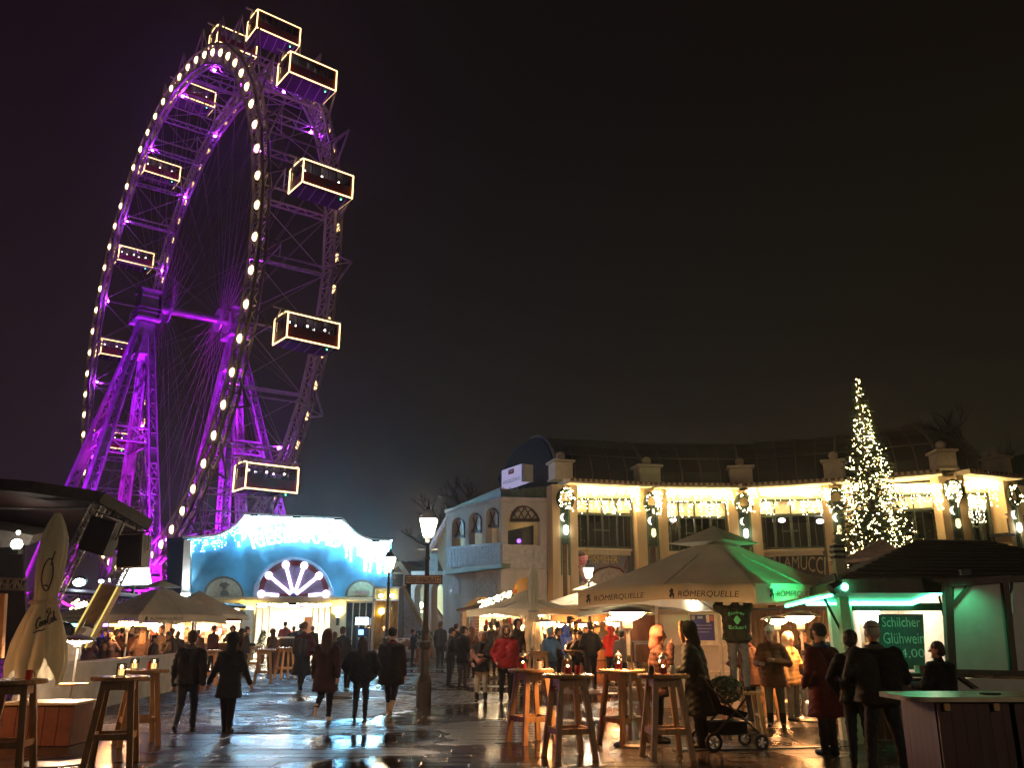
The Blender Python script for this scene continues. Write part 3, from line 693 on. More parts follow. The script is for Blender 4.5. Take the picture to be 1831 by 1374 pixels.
for i, (x, Y, wpx) in enumerate(cols):
    d = cdir(i); n = V((d.y, -d.x, 0)); n = n if n.y < 0 else -n; rz = math.atan2(d.y, d.x); W_ = wpx / F * Y * .98; c = CC[i]
    s = W_ * .30
    sh = MB()
    for k in (-1, 1): sh.box(c + n * .30 + d * (k * (W_ / 2 - s / 2)) + V((0, 0, ZC / 2)), (s, .9, ZC), rz)
    sh.box(c + n * .12 + V((0, 0, ZC / 2)), (W_ - 2 * s, .9, ZC), rz)
    pil = sh.build('pilaster', PLAS, arc)
    MB().box(c + n * .58 + V((0, 0, ZC * .40)), (W_ * .16, .06, ZC * .62), rz).build('recess_strip', DREC, pil)
    MB().box(c + n * .62 + V((0, 0, 7.05)), (W_ * .36, .10, 2.2), rz).build('ornament_panel', DGREEN, pil)
    for k in (-1, 1): MB().box(c + n * .66 + d * (k * W_ * .17) + V((0, 0, 6.2)), (.09, .14, 3.6), rz).build('ornament_bar', mat('patina_green', (.10, .16, .09), .5), pil)
    MR = Matrix((d, V((0, 0, 1)), n)).transposed()
    ring = [c + n * .85 + V((0, 0, 8.25)) + d * (.38 * math.cos(t * PI / 8)) + V((0, 0, .46 * math.sin(t * PI / 8))) for t in range(17)]
    MB().tube(ring, .13, 7, False).build('wreath', GARL, pil)
    bl = MB(); q = random.Random(i)
    for k in range(26):
        p = q.choice(ring); bl.octa(p + n * .12 + V((q.uniform(-.1, .1), 0, q.uniform(-.1, .1))), .022)
    bl.build('wreath_lights', WARM, pil)
    pts = []
    mo = [(.20 * math.cos(t), .20 * math.sin(t)) for t in np.linspace(PI * .5, PI * 1.5, 8)] + [(.10 * math.cos(t) , .19 * math.sin(t)) for t in np.linspace(PI * 1.5, PI * .5, 8)][1:-1]
    MB().prism([c + n * .80 + V((0, 0, 7.3)) + d * (-a + .05) * -1 + V((0, 0, b)) for a, b in mo], n * -.06).build('moon_ornament', emit('moon_white', (1, .95, .75), 5) if i in (0, 1, 2, 4) else LANT, pil)
    lz = 6.55; MB().lathe([(.03, .34), (.10, .30), (.13, .0), (.05, -.12)], 8, c + n * .86 + V((0, 0, lz))).build('lantern', LANT if i in (2, 0, 5) else emit('dim_lantern', (1, .8, .4), 2), pil)
    ped = MB(); ped.box(c + n * .15 + V((0, 0, ZC + .78)), (W_ * .70, 1.1, .84), rz)
    ped.box(c + n * .15 + V((0, 0, ZC + 1.29)), (W_ * .86, 1.35, .12), rz); ped.box(c + n * .15 + V((0, 0, ZC + .36)), (W_ * .78, 1.2, .10), rz); po = ped.build('pedestal', TRIM, arc)
    MB().lathe([(.13, 1.36), (.10, 1.42), (.22, 1.52), (.26, 1.66), (.20, 1.80), (.02, 1.88)], 12, c + n * .15 + V((0, 0, ZC))).build('ball_finial', TRIM, po)
tops_z = 12.05
roofT = []
ends = [CC[0]] + CC[1:]
for i in range(6):
    d = cdir(i); n = V((d.y, -d.x, 0)); n = n if n.y < 0 else -n; roofT.append((CC[i], n))
def roofpt(i, f):
    "profile of the glazed barrel roof; f from eave 0 to ridge 1"
    c, n = roofT[i]; a = f * PI / 2
    return c - n * (.3 + 4.6 * (1 - math.cos(a))) + V((0, 0, ZC + .3 + (tops_z - ZC - .3 + .55) * math.sin(a)))
wins = []
for i in range(5):
    pl = pls[i]; xa = cols[i][0] + cols[i][2] / 2; xb = cols[i + 1][0] - cols[i + 1][2] / 2
    if i == 4: xb = cols[5][0] - 18
    yt = [870, 877, 872, 862, 856][i]; S = [1, 1, 1, 1.02, 1.06][i]
    Y = lambda v: 870 + (v - 870) * S + (yt - 870) * .8
    fz = MB(); fz.rect(pl, xa - 8, Y(874), xb + 8, Y(893), -.3, .0); fz.build('frieze', PLAS, arc)
    A_, B_ = CC[i] + pl.n * .55, CC[i + 1] + pl.n * .55
    MB().beam(A_ + V((0, 0, ZC + .12)), B_ + V((0, 0, ZC + .12)), 1.9, .24).build('cornice', TRIM, arc)
    nd = int((B_ - A_).length / .28)
    dn = MB()
    for k in range(nd): dn.box(A_.lerp(B_, (k + .5) / nd) + pl.n * .98 + V((0, 0, ZC + .16)), (.14, .10, .14), pl.rz)
    tag(dn.build('dentils', mat('dentil_brown', (.20, .10, .04), .6), arc), kind='stuff')
    # upper lit transom, main window, sill, sign board
    nm = 4 if i < 4 else 3
    fr = MB(); fr.rect(pl, xa, Y(892), xb, Y(894.5), -.14, .06); fr.rect(pl, xa, Y(918), xb, Y(922), -.14, .08); fr.rect(pl, xa, Y(978), xb, Y(981), -.14, .06)
    for k in range(nm + 1):
        x = xa + (xb - xa) * k / nm; fr.rect(pl, x - 1.3, Y(892), x + 1.3, Y(981), -.13, .05)
    fr.rect(pl, (xa + xb) / 2 - 14, Y(947), (xa + xb) / 2 + 14, Y(949.5), -.12, .045)
    wf = fr.build('window_frame', DGREEN, arc)
    for k in range(nm):
        x0 = xa + (xb - xa) * k / nm + 1.3; x1 = xa + (xb - xa) * (k + 1) / nm - 1.3
        MB().rect(pl, x0, Y(894.5), x1, Y(918), -.10, -.05).build('transom_pane', mat('transom_cream', (.62, .50, .36), .6), wf)
        MB().rect(pl, x0, Y(922), x1, Y(978), -.06, -.05).build('pane', GLASSD, wf)
        MB().rect(pl, (x0 + x1) / 2 - .5, Y(922), (x0 + x1) / 2 + .5, Y(978), -.10, .0).build('glazing_bar', DGREEN, wf)
    room = MB(); room.rect(pl, xa - 4, Y(915), xb + 4, Y(984), -5.2, -5.0); rb = room.build('room_wall', mat('room_olive', (.16, .15, .07), .8), arc)
    cl = MB(); a0 = pl.pt(xa, Y(916), -.4); b0 = pl.pt(xb, Y(916), -.4); cl.prism([a0, b0, b0 - pl.n * 4.6, a0 - pl.n * 4.6], V((0, 0, .1))); a1 = pl.pt(xa, Y(985), -.4); b1 = pl.pt(xb, Y(985), -.4); cl.prism([a1, b1, b1 - pl.n * 4.6, a1 - pl.n * 4.6], V((0, 0, -.1))); cl.build('room_floors', mat('room_dark', (.06, .055, .035), .8), arc)
    sl = MB(); sl.rect(pl, xa - 2, Y(981), xb + 2, Y(985), -.2, .28); sl.rect(pl, xa, Y(985), xb, Y(993), -.2, .12); sl.build('sill', TRIM, arc)
    MB().rect(pl, xa, Y(1056), xb, 1178, -.3, -.1).build('ground_floor_wall', BWOOD, arc)
    if i == 0:
        sg = MB().rect(pl, xa, Y(993), xb, Y(1058), -.2, -.02).build('sign_board', mat('mural_grey', (.20, .19, .20), .7, var=.4, scale=.8), arc)
        c = pl.pt(1078, 1001, .02); letters(MB(), 'EISMEHR', plane_fn(c, pl.d, V((0, 0, 1)), 1.72, .40), 0, 1, pl.n * -.05).build('sign_lettering', mat('letter_yellow', (.62, .45, .12), .5), sg)
        b = MB(); b.poly(pl, [(1116, 1018), (1121, 997), (1126, 1004), (1132, 1018)], -.02, .02); b.build('mural_print', mat('mural_brown', (.12, .05, .03), .6), sg)
        b = MB(); b.poly(pl, [(1030, 1056), (1044, 1036), (1066, 1024), (1090, 1016), (1112, 1020), (1126, 1034), (1128, 1056)], -.02, .015); b.build('mural_print', mat('mural_cream', (.42, .34, .28), .6), sg)
        b = MB(); b.tube([pl.pt(x, y, .04) for x, y in ((1056, 1030), (1070, 1018), (1090, 1013), (1108, 1017), (1116, 1024))], .07, 6); b.build('mural_line', mat('mural_brown', (.12, .05, .03), .6), sg)
        MB().rect(pl, 1124, Y(993), 1129, Y(1056), -.02, .1).build('board_post', DGREEN, sg)
    elif i == 2:
        sg = MB().rect(pl, xa, Y(993), xb, Y(1052), -.2, -.02).build('sign_board', mat('board_black', (.030, .028, .022), .6), arc)
        def drop(u, v, pl=pl):
            yb = 1004 + (u + .5) ** 2 * 9; return pl.pt(1423 + u * 106, yb - v * (19 + (u + .5) ** 2 * 14), .03)
        letters(MB(), 'SALAMUCCI', drop, 0, 1.0, pl.n * -.04).build('sign_lettering', mat('letter_cream', (.42, .36, .22), .5), sg)
    else:
        MB().rect(pl, xa, Y(993), xb, Y(1058), -.2, -.02).build('sign_board', mat('board_brown', (.06, .04, .03), .7), arc)
    # strings of warm bulbs
    ic = MB(); f0 = lambda x, Y=Y: Y(874)
    icicles(ic, pl, (xa - 20, xb + 20), f0, [.18, .3, .4], .09, .022, .50, 20 + i)
    icicles(ic, pl, (xa + 1, xb - 1), lambda x, Y=Y: Y(893), [.05, .1, .3, .6, .8] if i != 4 else [.5, .9, 1.5], .13, .016, .16, 40 + i, .75)
    icicles(ic, pl, (xa - 14, xa - 1), f0, [.5, .9, 1.3], .13, .020, .95, 60 + i, .8); icicles(ic, pl, (xb + 1, xb + 14), f0, [.5, .9, 1.2], .13, .020, .95, 80 + i, .8)
    tag(ic.build('icicle_lights', WARM, arc), kind='stuff')
    gl = MB(); q = random.Random(i + 9); x = xa
    while x < xb: gl.sphere(pl.pt(x, Y(893), .12), (.13, .08, .06), 5); x += q.uniform(3, 6)
    tag(gl.build('garland', GARL, arc), kind='stuff')
    # roof glazing
    n = 5; ng = 7
    for f in range(ng - 1):
        for k in range(n):
            a = lambda ff, kk: roofpt(i, ff / (ng - 1)).lerp(roofpt(i + 1, ff / (ng - 1)), kk / n)
            MB().quad(a(f, k), a(f, k + 1), a(f + 1, k + 1), a(f + 1, k)).build('roof_pane', ROOFG, arc, normals=False)
    rb = MB()
    for k in range(n + (i == 4)):
        rb.tube([roofpt(i, f / 6).lerp(roofpt(i + 1, f / 6), k / n) + V((0, -.04, .05)) for f in range(7)], .10 if k == 0 else .035, 4)
    for f in (2, 4, 6): rb.beam(roofpt(i, f / 6) + V((0, -.04, .05)), roofpt(i + 1, f / 6) + V((0, -.04, .05)), .07)
    rb.build('roof_ribs', RIB, arc)
MB().prism([roofpt(0, f / 6) for f in range(7)] + [roofpt(0, 1) - roofT[0][1] * 3, roofpt(0, 1) - roofT[0][1] * 7 - V((0, 0, 1.2)), roofpt(0, 0) - roofT[0][1] * 9], V((-.15, 0, 0))).build('roof_gable', mat('gable_dark', (.006, .010, .014), .9, spec=.08), arc)
back = MB()
for i in range(5): back.quad(roofpt(i, 1), roofpt(i + 1, 1), roofpt(i + 1, 1) - roofT[i + 1][1] * 6 - V((0, 0, 2)), roofpt(i, 1) - roofT[i][1] * 6 - V((0, 0, 2)))
back.build('roof_back', ROOFG, arc)
for (x, y, i) in ((1203, 930, 1), (1398, 931, 2), (1466, 933, 2)):
    p = pls[i].pt(x, y, -2.2); l = MB().sphere(p, (.20, .20, .13), 10).build('pendant_lamp', emit('pendant_white', (1, .95, .8), 24), arc); MB().tube([p, p + V((0, 0, .7))], .02, 5).build('pendant_rod', BLACK, l)
# right end wing with balcony and wall lamp
P9 = Pl(CC[5], (CC[5].x + 6, CC[5].y + 3.5))
ew = thing('end_wing', 'end wing with small balcony and bright wall lamp at far right of the arcade', 'building', (CC[5].x + 2, CC[5].y + 2, 0))
MB().poly(P9, [(1801, 868), (1900, 872), (1900, 1178), (1801, 1178)], -1, -.2).build('wall', PLAS, ew)
MB().poly(P9, [(1796, 820), (1900, 800), (1900, 872), (1796, 866)], -1.4, -.1).build('roof', mat('green_sheet', (.03, .05, .03), .5), ew)
lp = P9.pt(1814, 888, .1); ll = MB().lathe([(.05, .5), (.22, .3), (.20, -.1), (.08, -.5)], 8, lp).build('wall_lamp', emit('wall_lamp_light', (1, .86, .55), 14), ew)
MB().beam(lp + V((0, 0, .5)), lp + V((.1, .5, .6)), .07).build('lamp_bracket', IRON, ll)
bw = MB(); bw.rect(P9, 1800, 925, 1900, 927, .6, .68); bw.rect(P9, 1800, 958, 1900, 962, -.2, .72)
for k in range(16): bw.rect(P9, 1801 + k * 6, 927, 1802 + k * 6, 958, .61, .66)
bw.build('balcony_railing', IRON, ew)

# ------------------------------------------------------------------ left loggia wing
log = thing('loggia_wing', 'arched two storey loggia wing, bluish on its receding side, left of the arcade', 'building', (-1, 46, 0))
LA = px(1000, 1000, 45.6); PB = Pl((px(896, 870, 44.6).x, 44.6), (CC[0].x - .4, 45.6)); PA = Pl((px(797, 915, 50.5).x, 50.5), (px(896, 893, 44.6).x, 44.6))
LW = mat('loggia_cream', (.55, .49, .43), .8, var=.2, scale=1.2, stretch=(1, 1, .25), bump=.06); LIN = mat('loggia_inner', (.62, .48, .26), .8, var=.08)
LB = mat('loggia_panel', (.50, .46, .42), .8); ROOFC = mat('copper_roof', (.10, .12, .06), .5, .2)
def arch_pts(x0, x1, y0, yt, n=10):
    c = (x0 + x1) / 2; r = (x1 - x0) / 2; ys = yt + (r * 1.15)
    return [(x0, y0)] + [(c - r * math.cos(PI * i / n), ys - (ys - yt) * math.sin(PI * i / n)) for i in range(n + 1)] + [(x1, y0)]
def wall_with_arches(pl, x0, x1, yt, yb, arches, o0, o1, m, name):
    "front wall strip with real arched openings: piers plus spandrels"
    mb = MB(); xs = x0
    for (a, b, ya, y_open) in arches:
        mb.poly(pl, [(xs, yt(xs)), (a, yt(a)), (a, yb(a)), (xs, yb(xs))], o0, o1)
        p = arch_pts(a, b, y_open, ya)[1:-1]
        mb.poly(pl, [(a, yt(a))] + [(b, yt(b))] + list(reversed(p)), o0, o1)
        xs = b
    mb.poly(pl, [(xs, yt(xs)), (x1, yt(x1)), (x1, yb(x1)), (xs, yb(xs))], o0, o1)
    return mb.build(name, m, log)
ytA = lambda x: 917 + (x - 797) * (895 - 917) / 99; ybA = lambda x: 1020 + (x - 797) * (1013 - 1020) / 99
upA = [(808, 832, 926, 1000), (838, 862, 917, 1000), (868, 893, 908, 1000)]
wall_with_arches(PA, 797, 896, ytA, ybA, upA, -.4, 0, LW, 'upper_wall')
MB().poly(PA, [(795, 912), (897, 889), (897, 895), (795, 918)], -.5, .25).build('eaves', LW, log)
wall_with_arches(PB, 897, 978, lambda x: 893, lambda x: 1018, [(906, 966, 904, 1000)], -.4, 0, LW, 'upper_wall')
MB().poly(PB, [(896, 889), (979, 891), (979, 897), (896, 895)], -.5, .25).build('eaves', LW, log)
for pl, a, b, y0 in ((PA, 797, 896, 905), (PB, 896, 978, 892)):
    MB().poly(pl, [(a, 918 if pl is PA else 894), (b, 894 if pl is PA else 894), (b + 2, 870), (a + (20 if pl is PA else 0), 905 if pl is PA else 878)], -2.6, -2.2 if pl is PA else -.1).build('copper_roof', ROOFC, log)
for k in range(7): MB().rect(PB, 900 + k * 12, 872, 901.5 + k * 12, 894, -.1, .0).build('roof_seam', ROOFC, log)
for pl, a, b in ((PA, 780, 900), (PB, 890, 985)):
    MB().rect(pl, a + (22 if pl is PA else 0), 920 if pl is PA else 890, b, 1018, -2.4, -2.2).build('inner_wall', LIN, log); MB().rect(pl, a - 30, 1026, b, 1178, -2.4, -2.2).build('inner_wall', LIN, log)
    p = pl.pt((a + b) / 2 + 8, 926, -1.2); l = MB().lathe([(.16, 0), (.14, -.08), (0, -.1)], 10, p).build('ceiling_lamp', emit('loggia_lamp', (1, .74, .36), 26), log)
    MB().rect(pl, a + 12, 1013, b - 4, 1022, -2.3, .1).build('floor_slab', LW, log)
for (a, b, ya, yo) in upA:
    f = MB(); pts = arch_pts(a + 1, b - 1, ya + 34, ya + 1)
    for p, q in zip(pts, pts[1:]): f.beam(PA.pt(*p, -.25), PA.pt(*q, -.25), .12)
    f.beam(PA.pt(a + 1, ya + 34, -.25), PA.pt(b - 1, ya + 34, -.25), .16)
    for s in (.33, .66): f.beam(PA.pt(a + (b - a) * s, ya + 33, -.25), PA.pt(a + (b - a) * (1 - s) , ya + 8, -.25), .05)
    fo = f.build('arch_window', DWOOD, log); MB().poly(PA, [(x, y) for x, y in pts], -.27, -.26).build('pane', mat('arch_pane', (.5, .42, .30), .4), fo)
f = MB(); pts = arch_pts(913, 963, 931, 905, 14)
for p, q in zip(pts, pts[1:]): f.beam(PB.pt(*p, -.1), PB.pt(*q, -.1), .12)
f.beam(PB.pt(912, 931, -.05), PB.pt(964, 931, -.05), .16)
for s in (0, 1, 2, 3):
    x0 = 913 + s * 12.5; f.tube([PB.pt(x0 + 12.5 * (i / 6) * 1.2, 930 - 23 * math.sin(i / 6 * 1.3) * (1 if s in (1, 2) else .8), -.1) for i in range(7)], .03, 4); f.tube([PB.pt(963 - s * 12.5 - 12.5 * (i / 6) * 1.2, 930 - 23 * math.sin(i / 6 * 1.3) * (1 if s in (1, 2) else .8), -.1) for i in range(7)], .03, 4)
fo = f.build('arch_window', DWOOD, log); MB().poly(PB, pts, -.17, -.15).build('pane', mat('arch_pane', (.5, .42, .30), .4), fo)
MB().poly(PB, [(908, 950), (954, 940), (954, 975), (908, 975)], -.6, -.5).build('loggia_window', mat('loggia_glass', (.015, .02, .02), .1), log)
MB().sphere(PB.pt(928, 968, -.48), .12, 8).build('violet_lamp', emit('violet_small', (.3, .1, 1), 3), log)
SLB = mat('slat_blue', (.40, .43, .52), .6)
for k in range(18):
    x0 = 797 + k * 5.45; y0 = 982 - (x0 - 797) * .085; MB().poly(PA, [(x0, y0), (x0 + 4.6, y0 - .4), (x0 + 4.6, y0 + 34), (x0, y0 + 34.4)], .06, .12).build('balustrade_slat', SLB, log)
MB().poly(PA, [(796, 979), (897, 970), (897, 974), (796, 983)], 0, .2).build('handrail', SLB, log)
MB().poly(PA, [(796, 1019), (897, 1008), (897, 1016), (796, 1028)], 0, .5).build('copper_ledge', ROOFC, log)
MB().rect(PB, 899, 975, 976, 1017, -.05, .35).build('balcony_front', LB, log)
for k in range(4): MB().rect(PB, 912 + k * 14, 983, 923 + k * 14, 1000, .35, .38).build('relief_panel', LB, log)
# ground floor of the wing
ybt = lambda x: 1178
wall_with_arches(PA, 735, 896, lambda x: 1022, ybt, [(741, 760, 1046, 1110), (771, 792, 1043, 1110), (826, 893, 1068, 1110)], -.4, 0, LW, 'lower_wall')
MB().poly(PA, arch_pts(801, 822, 1063, 1033), 0, .03).build('blind_arch', mat('blind_arch', (.58, .55, .56), .8), log)
wall_with_arches(PB, 897, 978, lambda x: 1018, ybt, [(918, 962, 1033, 1120)], -.4, 0, LW, 'lower_wall')
MB().poly(PA, arch_pts(848, 888, 1066, 1032), 0, .05).build('blind_arch', mat('blind_arch_cream', (.48, .42, .34), .8), log)
lo = PA.pt(750, 1083, -.8); l = MB().sphere(lo, (.24, .24, .2), 10).build('wall_light', emit('greenish_lamp', (.85, 1, .65), 40), log); MB().box(lo - V((0, 0, .38)), (.7, .25, .14)).build('light_shelf', emit('warm_shelf', (1, .8, .4), 3), l)
MB().rect(PA, 860, 1066, 890, 1072, -.9, -.5).build('arch_light', emit('orange_soffit', (1, .45, .1), 25), log)
# sloping stair wing
SP_ = Pl((px(760, 980, 51).x, 52.5), (px(799, 980, 50.6).x, 50.6))
MB().poly(SP_, [(797, 926), (797, 1022), (793, 1022), (783, 1000), (783, 952)], -1, 0).build('stair_wall', LIN, log)
MB().poly(SP_, [(765, 982), (783, 954), (783, 1022), (765, 1022)], -1, -.1).build('stair_panel', mat('stair_slat', (.30, .32, .30), .7), log)
MB().poly(SP_, [(762, 984), (798, 922), (798, 929), (764, 990)], -1, .2).build('stair_roof', SLB, log)
MB().poly(PA, [(776, 1086), (826, 1160), (826, 1178), (776, 1178)], -1.4, -1.2).build('stair_flank', BWOOD, log)
# roof sign box
P7 = Pl((px(897, 850, 43.6).x, 45.6), (px(937, 850, 43.6).x, 43.4))
sgn = thing('roof_sign', 'lilac lit sign box WAGGON 31 with red carriage emblem on the dark roof', 'sign', px(917, 850, 44))
MB().poly(P7, [(897, 842), (932, 830), (932, 862), (897, 874)], -.5, 0).build('sign_box', emit('sign_lilac', (.36, .33, .55), .9), sgn)
MB().poly(P7, [(932, 830), (937, 830), (937, 861), (932, 862)], -.55, -.02).build('sign_side', GREYP, sgn)
def sk(cx, cy, w_, h_): return lambda u, v: P7.pt(cx + u * w_, cy - v * h_ - u * w_ * .33, .03)
letters(MB(), 'WAGGON-31', sk(914.5, 859.5, 31, 6.6)).build('lettering', mat('ink_violet', (.03, .02, .05), .6), sgn)
m = MB(); E_ = sk(914, 844, 1, 1)
m.add([E_(-5, -4), E_(5, -4), E_(5, 4.5), E_(-5, 4.5)], [(0, 1, 2, 3)]); m.build('emblem', mat('emblem_red', (.35, .01, .02), .5), sgn)
m = MB()
for k in range(3): m.add([P7.pt(914 + u, 844 - v - u * .33, .05) for u, v in ((-3.8 + k * 2.7, -.6), (-1.6 + k * 2.7, -.6), (-1.6 + k * 2.7, 2.6), (-3.8 + k * 2.7, 2.6))], [(0, 1, 2, 3)])
m.build('emblem_windows', mat('emblem_white', (.7, .65, .75), .5), sgn)
MB().beam(P7.pt(899, 872, -.2), P7.pt(899, 888, -.2), .3).build('sign_post', mat('post_red', (.30, .06, .04), .5), sgn)
# ice cream cone sign
ci = thing('ice_cream_sign', 'big pink ice cream cone figure fixed beside the EISMEHR board', 'sign', pls[0].pt(1044, 1005, .6))
p = pls[0].pt(1046, 1000, .6); q = pls[0].pt(1033, 1030, .5)
M2 = Matrix.Rotation(math.radians(-14), 3, 'Y')
MB().lathe([(.02, -.9), (.12, -.75), (.30, -.1), (.34, .0), (.02, .02)], 14, pls[0].pt(1040, 1012, .6), M=M2).build('cone', mat('cone_tan', (.45, .25, .18), .6), ci)
MB().sphere(pls[0].pt(1042, 1003, .6), (.33, .33, .36), 14).build('pink_scoop', mat('pink_scoop', (.55, .16, .18), .5), ci); MB().sphere(pls[0].pt(1040, 993, .6), (.26, .26, .22), 12).build('dark_scoop', mat('dark_scoop', (.06, .02, .02), .4), ci)
MB().poly(pls[0], [(1040, 985), (1052, 980), (1053, 1003), (1047, 996)], .5, .62).build('wafer', mat('wafer', (.5, .36, .12), .6), ci)
# ================================================================== STREET LAMPS
def make_lamp(loc, label):
    t = thing('street_lamp', label, 'street lamp', loc, 0, 'old iron street lamps on the square')
    MB().lathe([(.17, 0), (.17, .55), (.15, .62), (.12, .70)], 8).build('base', IRON, t, local=True)
    MB().lathe([(.10, .68), (.10, 1.25), (.145, 1.30), (.15, 1.42), (.10, 1.46), (.085, 1.6), (.10, 1.66), (.075, 1.74), (.062, 2.6), (.05, 3.25), (.075, 3.30), (.05, 3.36), (.045, 3.62), (.08, 3.66), (.05, 3.72), (.05, 3.78)], 12).build('post', IRON, t, local=True)
    MB().tube([(-.24, 0, 3.5), (.24, 0, 3.5)], .018, 6).build('ladder_bar', IRON, t, local=True)
    f = MB(); zb, zt, rb, rt = 3.80, 4.22, .105, .20
    cr = [(1, 1), (-1, 1), (-1, -1), (1, -1)]
    for i, (a, b) in enumerate(cr):
        c, d = cr[(i + 1) % 4]
        f.beam((a * rb, b * rb, zb), (a * rt, b * rt, zt), .022); f.beam((a * rb, b * rb, zb), (c * rb, d * rb, zb), .025); f.beam((a * rt, b * rt, zt), (c * rt, d * rt, zt), .03)
    fr = f.build('lantern_frame', IRON, t, local=True)
    q = .9
    g_ = MB(); vs = [(a * rb * q, b * rb * q, zb + .02) for a, b in cr] + [(a * rt * q, b * rt * q, zt - .01) for a, b in cr]
    g_.add(vs, [(0, 1, 2, 3), (4, 5, 6, 7), (0, 1, 5, 4), (1, 2, 6, 5), (2, 3, 7, 6), (3, 0, 4, 7)]); g_.build('lantern_glass', emit('lamp_glass', (1, .76, .52), 330), t, local=True)
    MB().lathe([(.30, 4.22), (.24, 4.28), (.12, 4.40), (.07, 4.44), (.07, 4.50), (.03, 4.54), (.02, 4.66), (.0, 4.70)], 4, M=Matrix.Rotation(PI / 4, 3, 'Z')).build('lantern_cap', IRON, t, local=True)
    return t
LP = gp(757, 1267)
lamp1 = make_lamp(LP, 'tall lit street lamp in the foreground carrying the RIESENRADPLATZ name plate')
s_ = thing('street_sign', 'cream street name plate RIESENRADPLATZ with red border on the front lamp', 'sign', (LP.x, LP.y - .1, 2.9))
w0 = px(759, 1038, LP.y)
sgb = MB(); sgb.box((w0.x, LP.y - .13, w0.z), (.86, .03, .21)); pl_ = sgb.build('plate', mat('plate_red', (.16, .02, .012), .5), s_)
MB().box((w0.x, LP.y - .147, w0.z), (.81, .012, .165)).build('plate_face', mat('plate_cream', (.85, .72, .52), .5), pl_)
letters(MB(), 'RIESENRADPLATZ', plane_fn((w0.x, LP.y - .155, w0.z), (1, 0, 0), (0, 0, 1), 0.77, .105)).build('lettering', mat('letter_red', (.13, .015, .01), .5), pl_)
p2 = px(690, 1178, 31.5); p2.z = 0; dup(lamp1, p2, 0, 'lit street lamp standing before the right corner of the blue hall')
p3 = px(1056, 1178, 37); p3.z = 0; dup(lamp1, p3, 0, 'lit street lamp in front of the EISMEHR board'); dup(lamp1, V((11.2, 1.2, 0)), 0, 'street lamp of the same row standing beside the viewpoint on the right')

# ================================================================== CHRISTMAS TREE
TB = px(1568, 980, 32); tree = thing('christmas_tree', 'tall narrow fir covered in warm white fairy lights', 'christmas tree', (TB.x, 32, 0))
ztop = px(1530, 679, 32).z
NEED = mat('fir_needles', (.030, .062, .022), .8, var=.6, scale=3)
MB().tube([(TB.x, 32, 0), (TB.x, 32, ztop * .6), (TB.x, 32, ztop - .2)], [.22, .12, .02], 8).build('trunk', DWOOD, tree)
q = random.Random(2); cm = MB(); lb = MB(); boughs = []
def tr_(z): return max(.06, (ztop - z) * .243 * (1 + .05 * math.sin(z * 4.1)))
z = .9
while z < ztop - .1:
    r = tr_(z); n = int(5 + r * 9)
    for k in range(n):
        a = 2 * PI * k / n + q.uniform(-.3, .3); rr = r * q.choice([q.uniform(.6, .9), q.uniform(.85, 1.06), q.uniform(.92, 1.14)]); dr_ = -.16 * rr
        tip = V((TB.x + rr * math.cos(a), 32 + rr * math.sin(a), z + dr_)); o = V((TB.x, 32, z + .05))
        boughs.append((o, tip))
        m_ = max(2, int(rr * 6))
        for i in range(1, m_ + 1):
            c = o.lerp(tip, i / m_); L = .24 + .14 * (1 - i / m_)
            for s in range(3):
                b = a + q.uniform(-1.3, 1.3); d = V((math.cos(b), math.sin(b), q.uniform(-.5, .35))) * L
                sd = V((-math.sin(b), math.cos(b), q.uniform(-.3, .3))) * .045
                cm.add([c - sd, c + sd, c + d], [(0, 1, 2)])
        cm.add([o, o + V((0, 0, .03)), tip], [(0, 1, 2)])
    z += .13 + .05 * (1 - z / ztop)
tag(cm.build('branches', NEED, tree, normals=False), kind='stuff')
vis = sorted([b for b in boughs if b[0].z > 2.9 and b[1].y < 32.35], key=lambda b: b[0].z); zs_ = [b[0].z for b in vis]; nl = 0
import bisect
while nl < 1350:
    zt_ = ztop - (ztop - 3.0) * math.sqrt(q.random()); i0 = bisect.bisect(zs_, zt_ - .12); i1 = bisect.bisect(zs_, zt_ + .12)
    if i1 <= i0: continue
    o, tip = vis[q.randrange(i0, i1)]
    nl += 1; p = o.lerp(tip, q.uniform(.45, 1.02)) + V((q.uniform(-.06, .06), q.uniform(-.08, .0), q.uniform(-.07, .04)))
    lb.octa(p, q.choice([.009, .011, .013, .015, .019]))
for k in range(14): lb.octa((TB.x + q.uniform(-.08, .08), 32 + q.uniform(-.08, .08), ztop - k * .05), .022)
tag(lb.build('fairy_lights', emit('fairy_bulb', (1, .66, .26), 75), tree), kind='stuff')

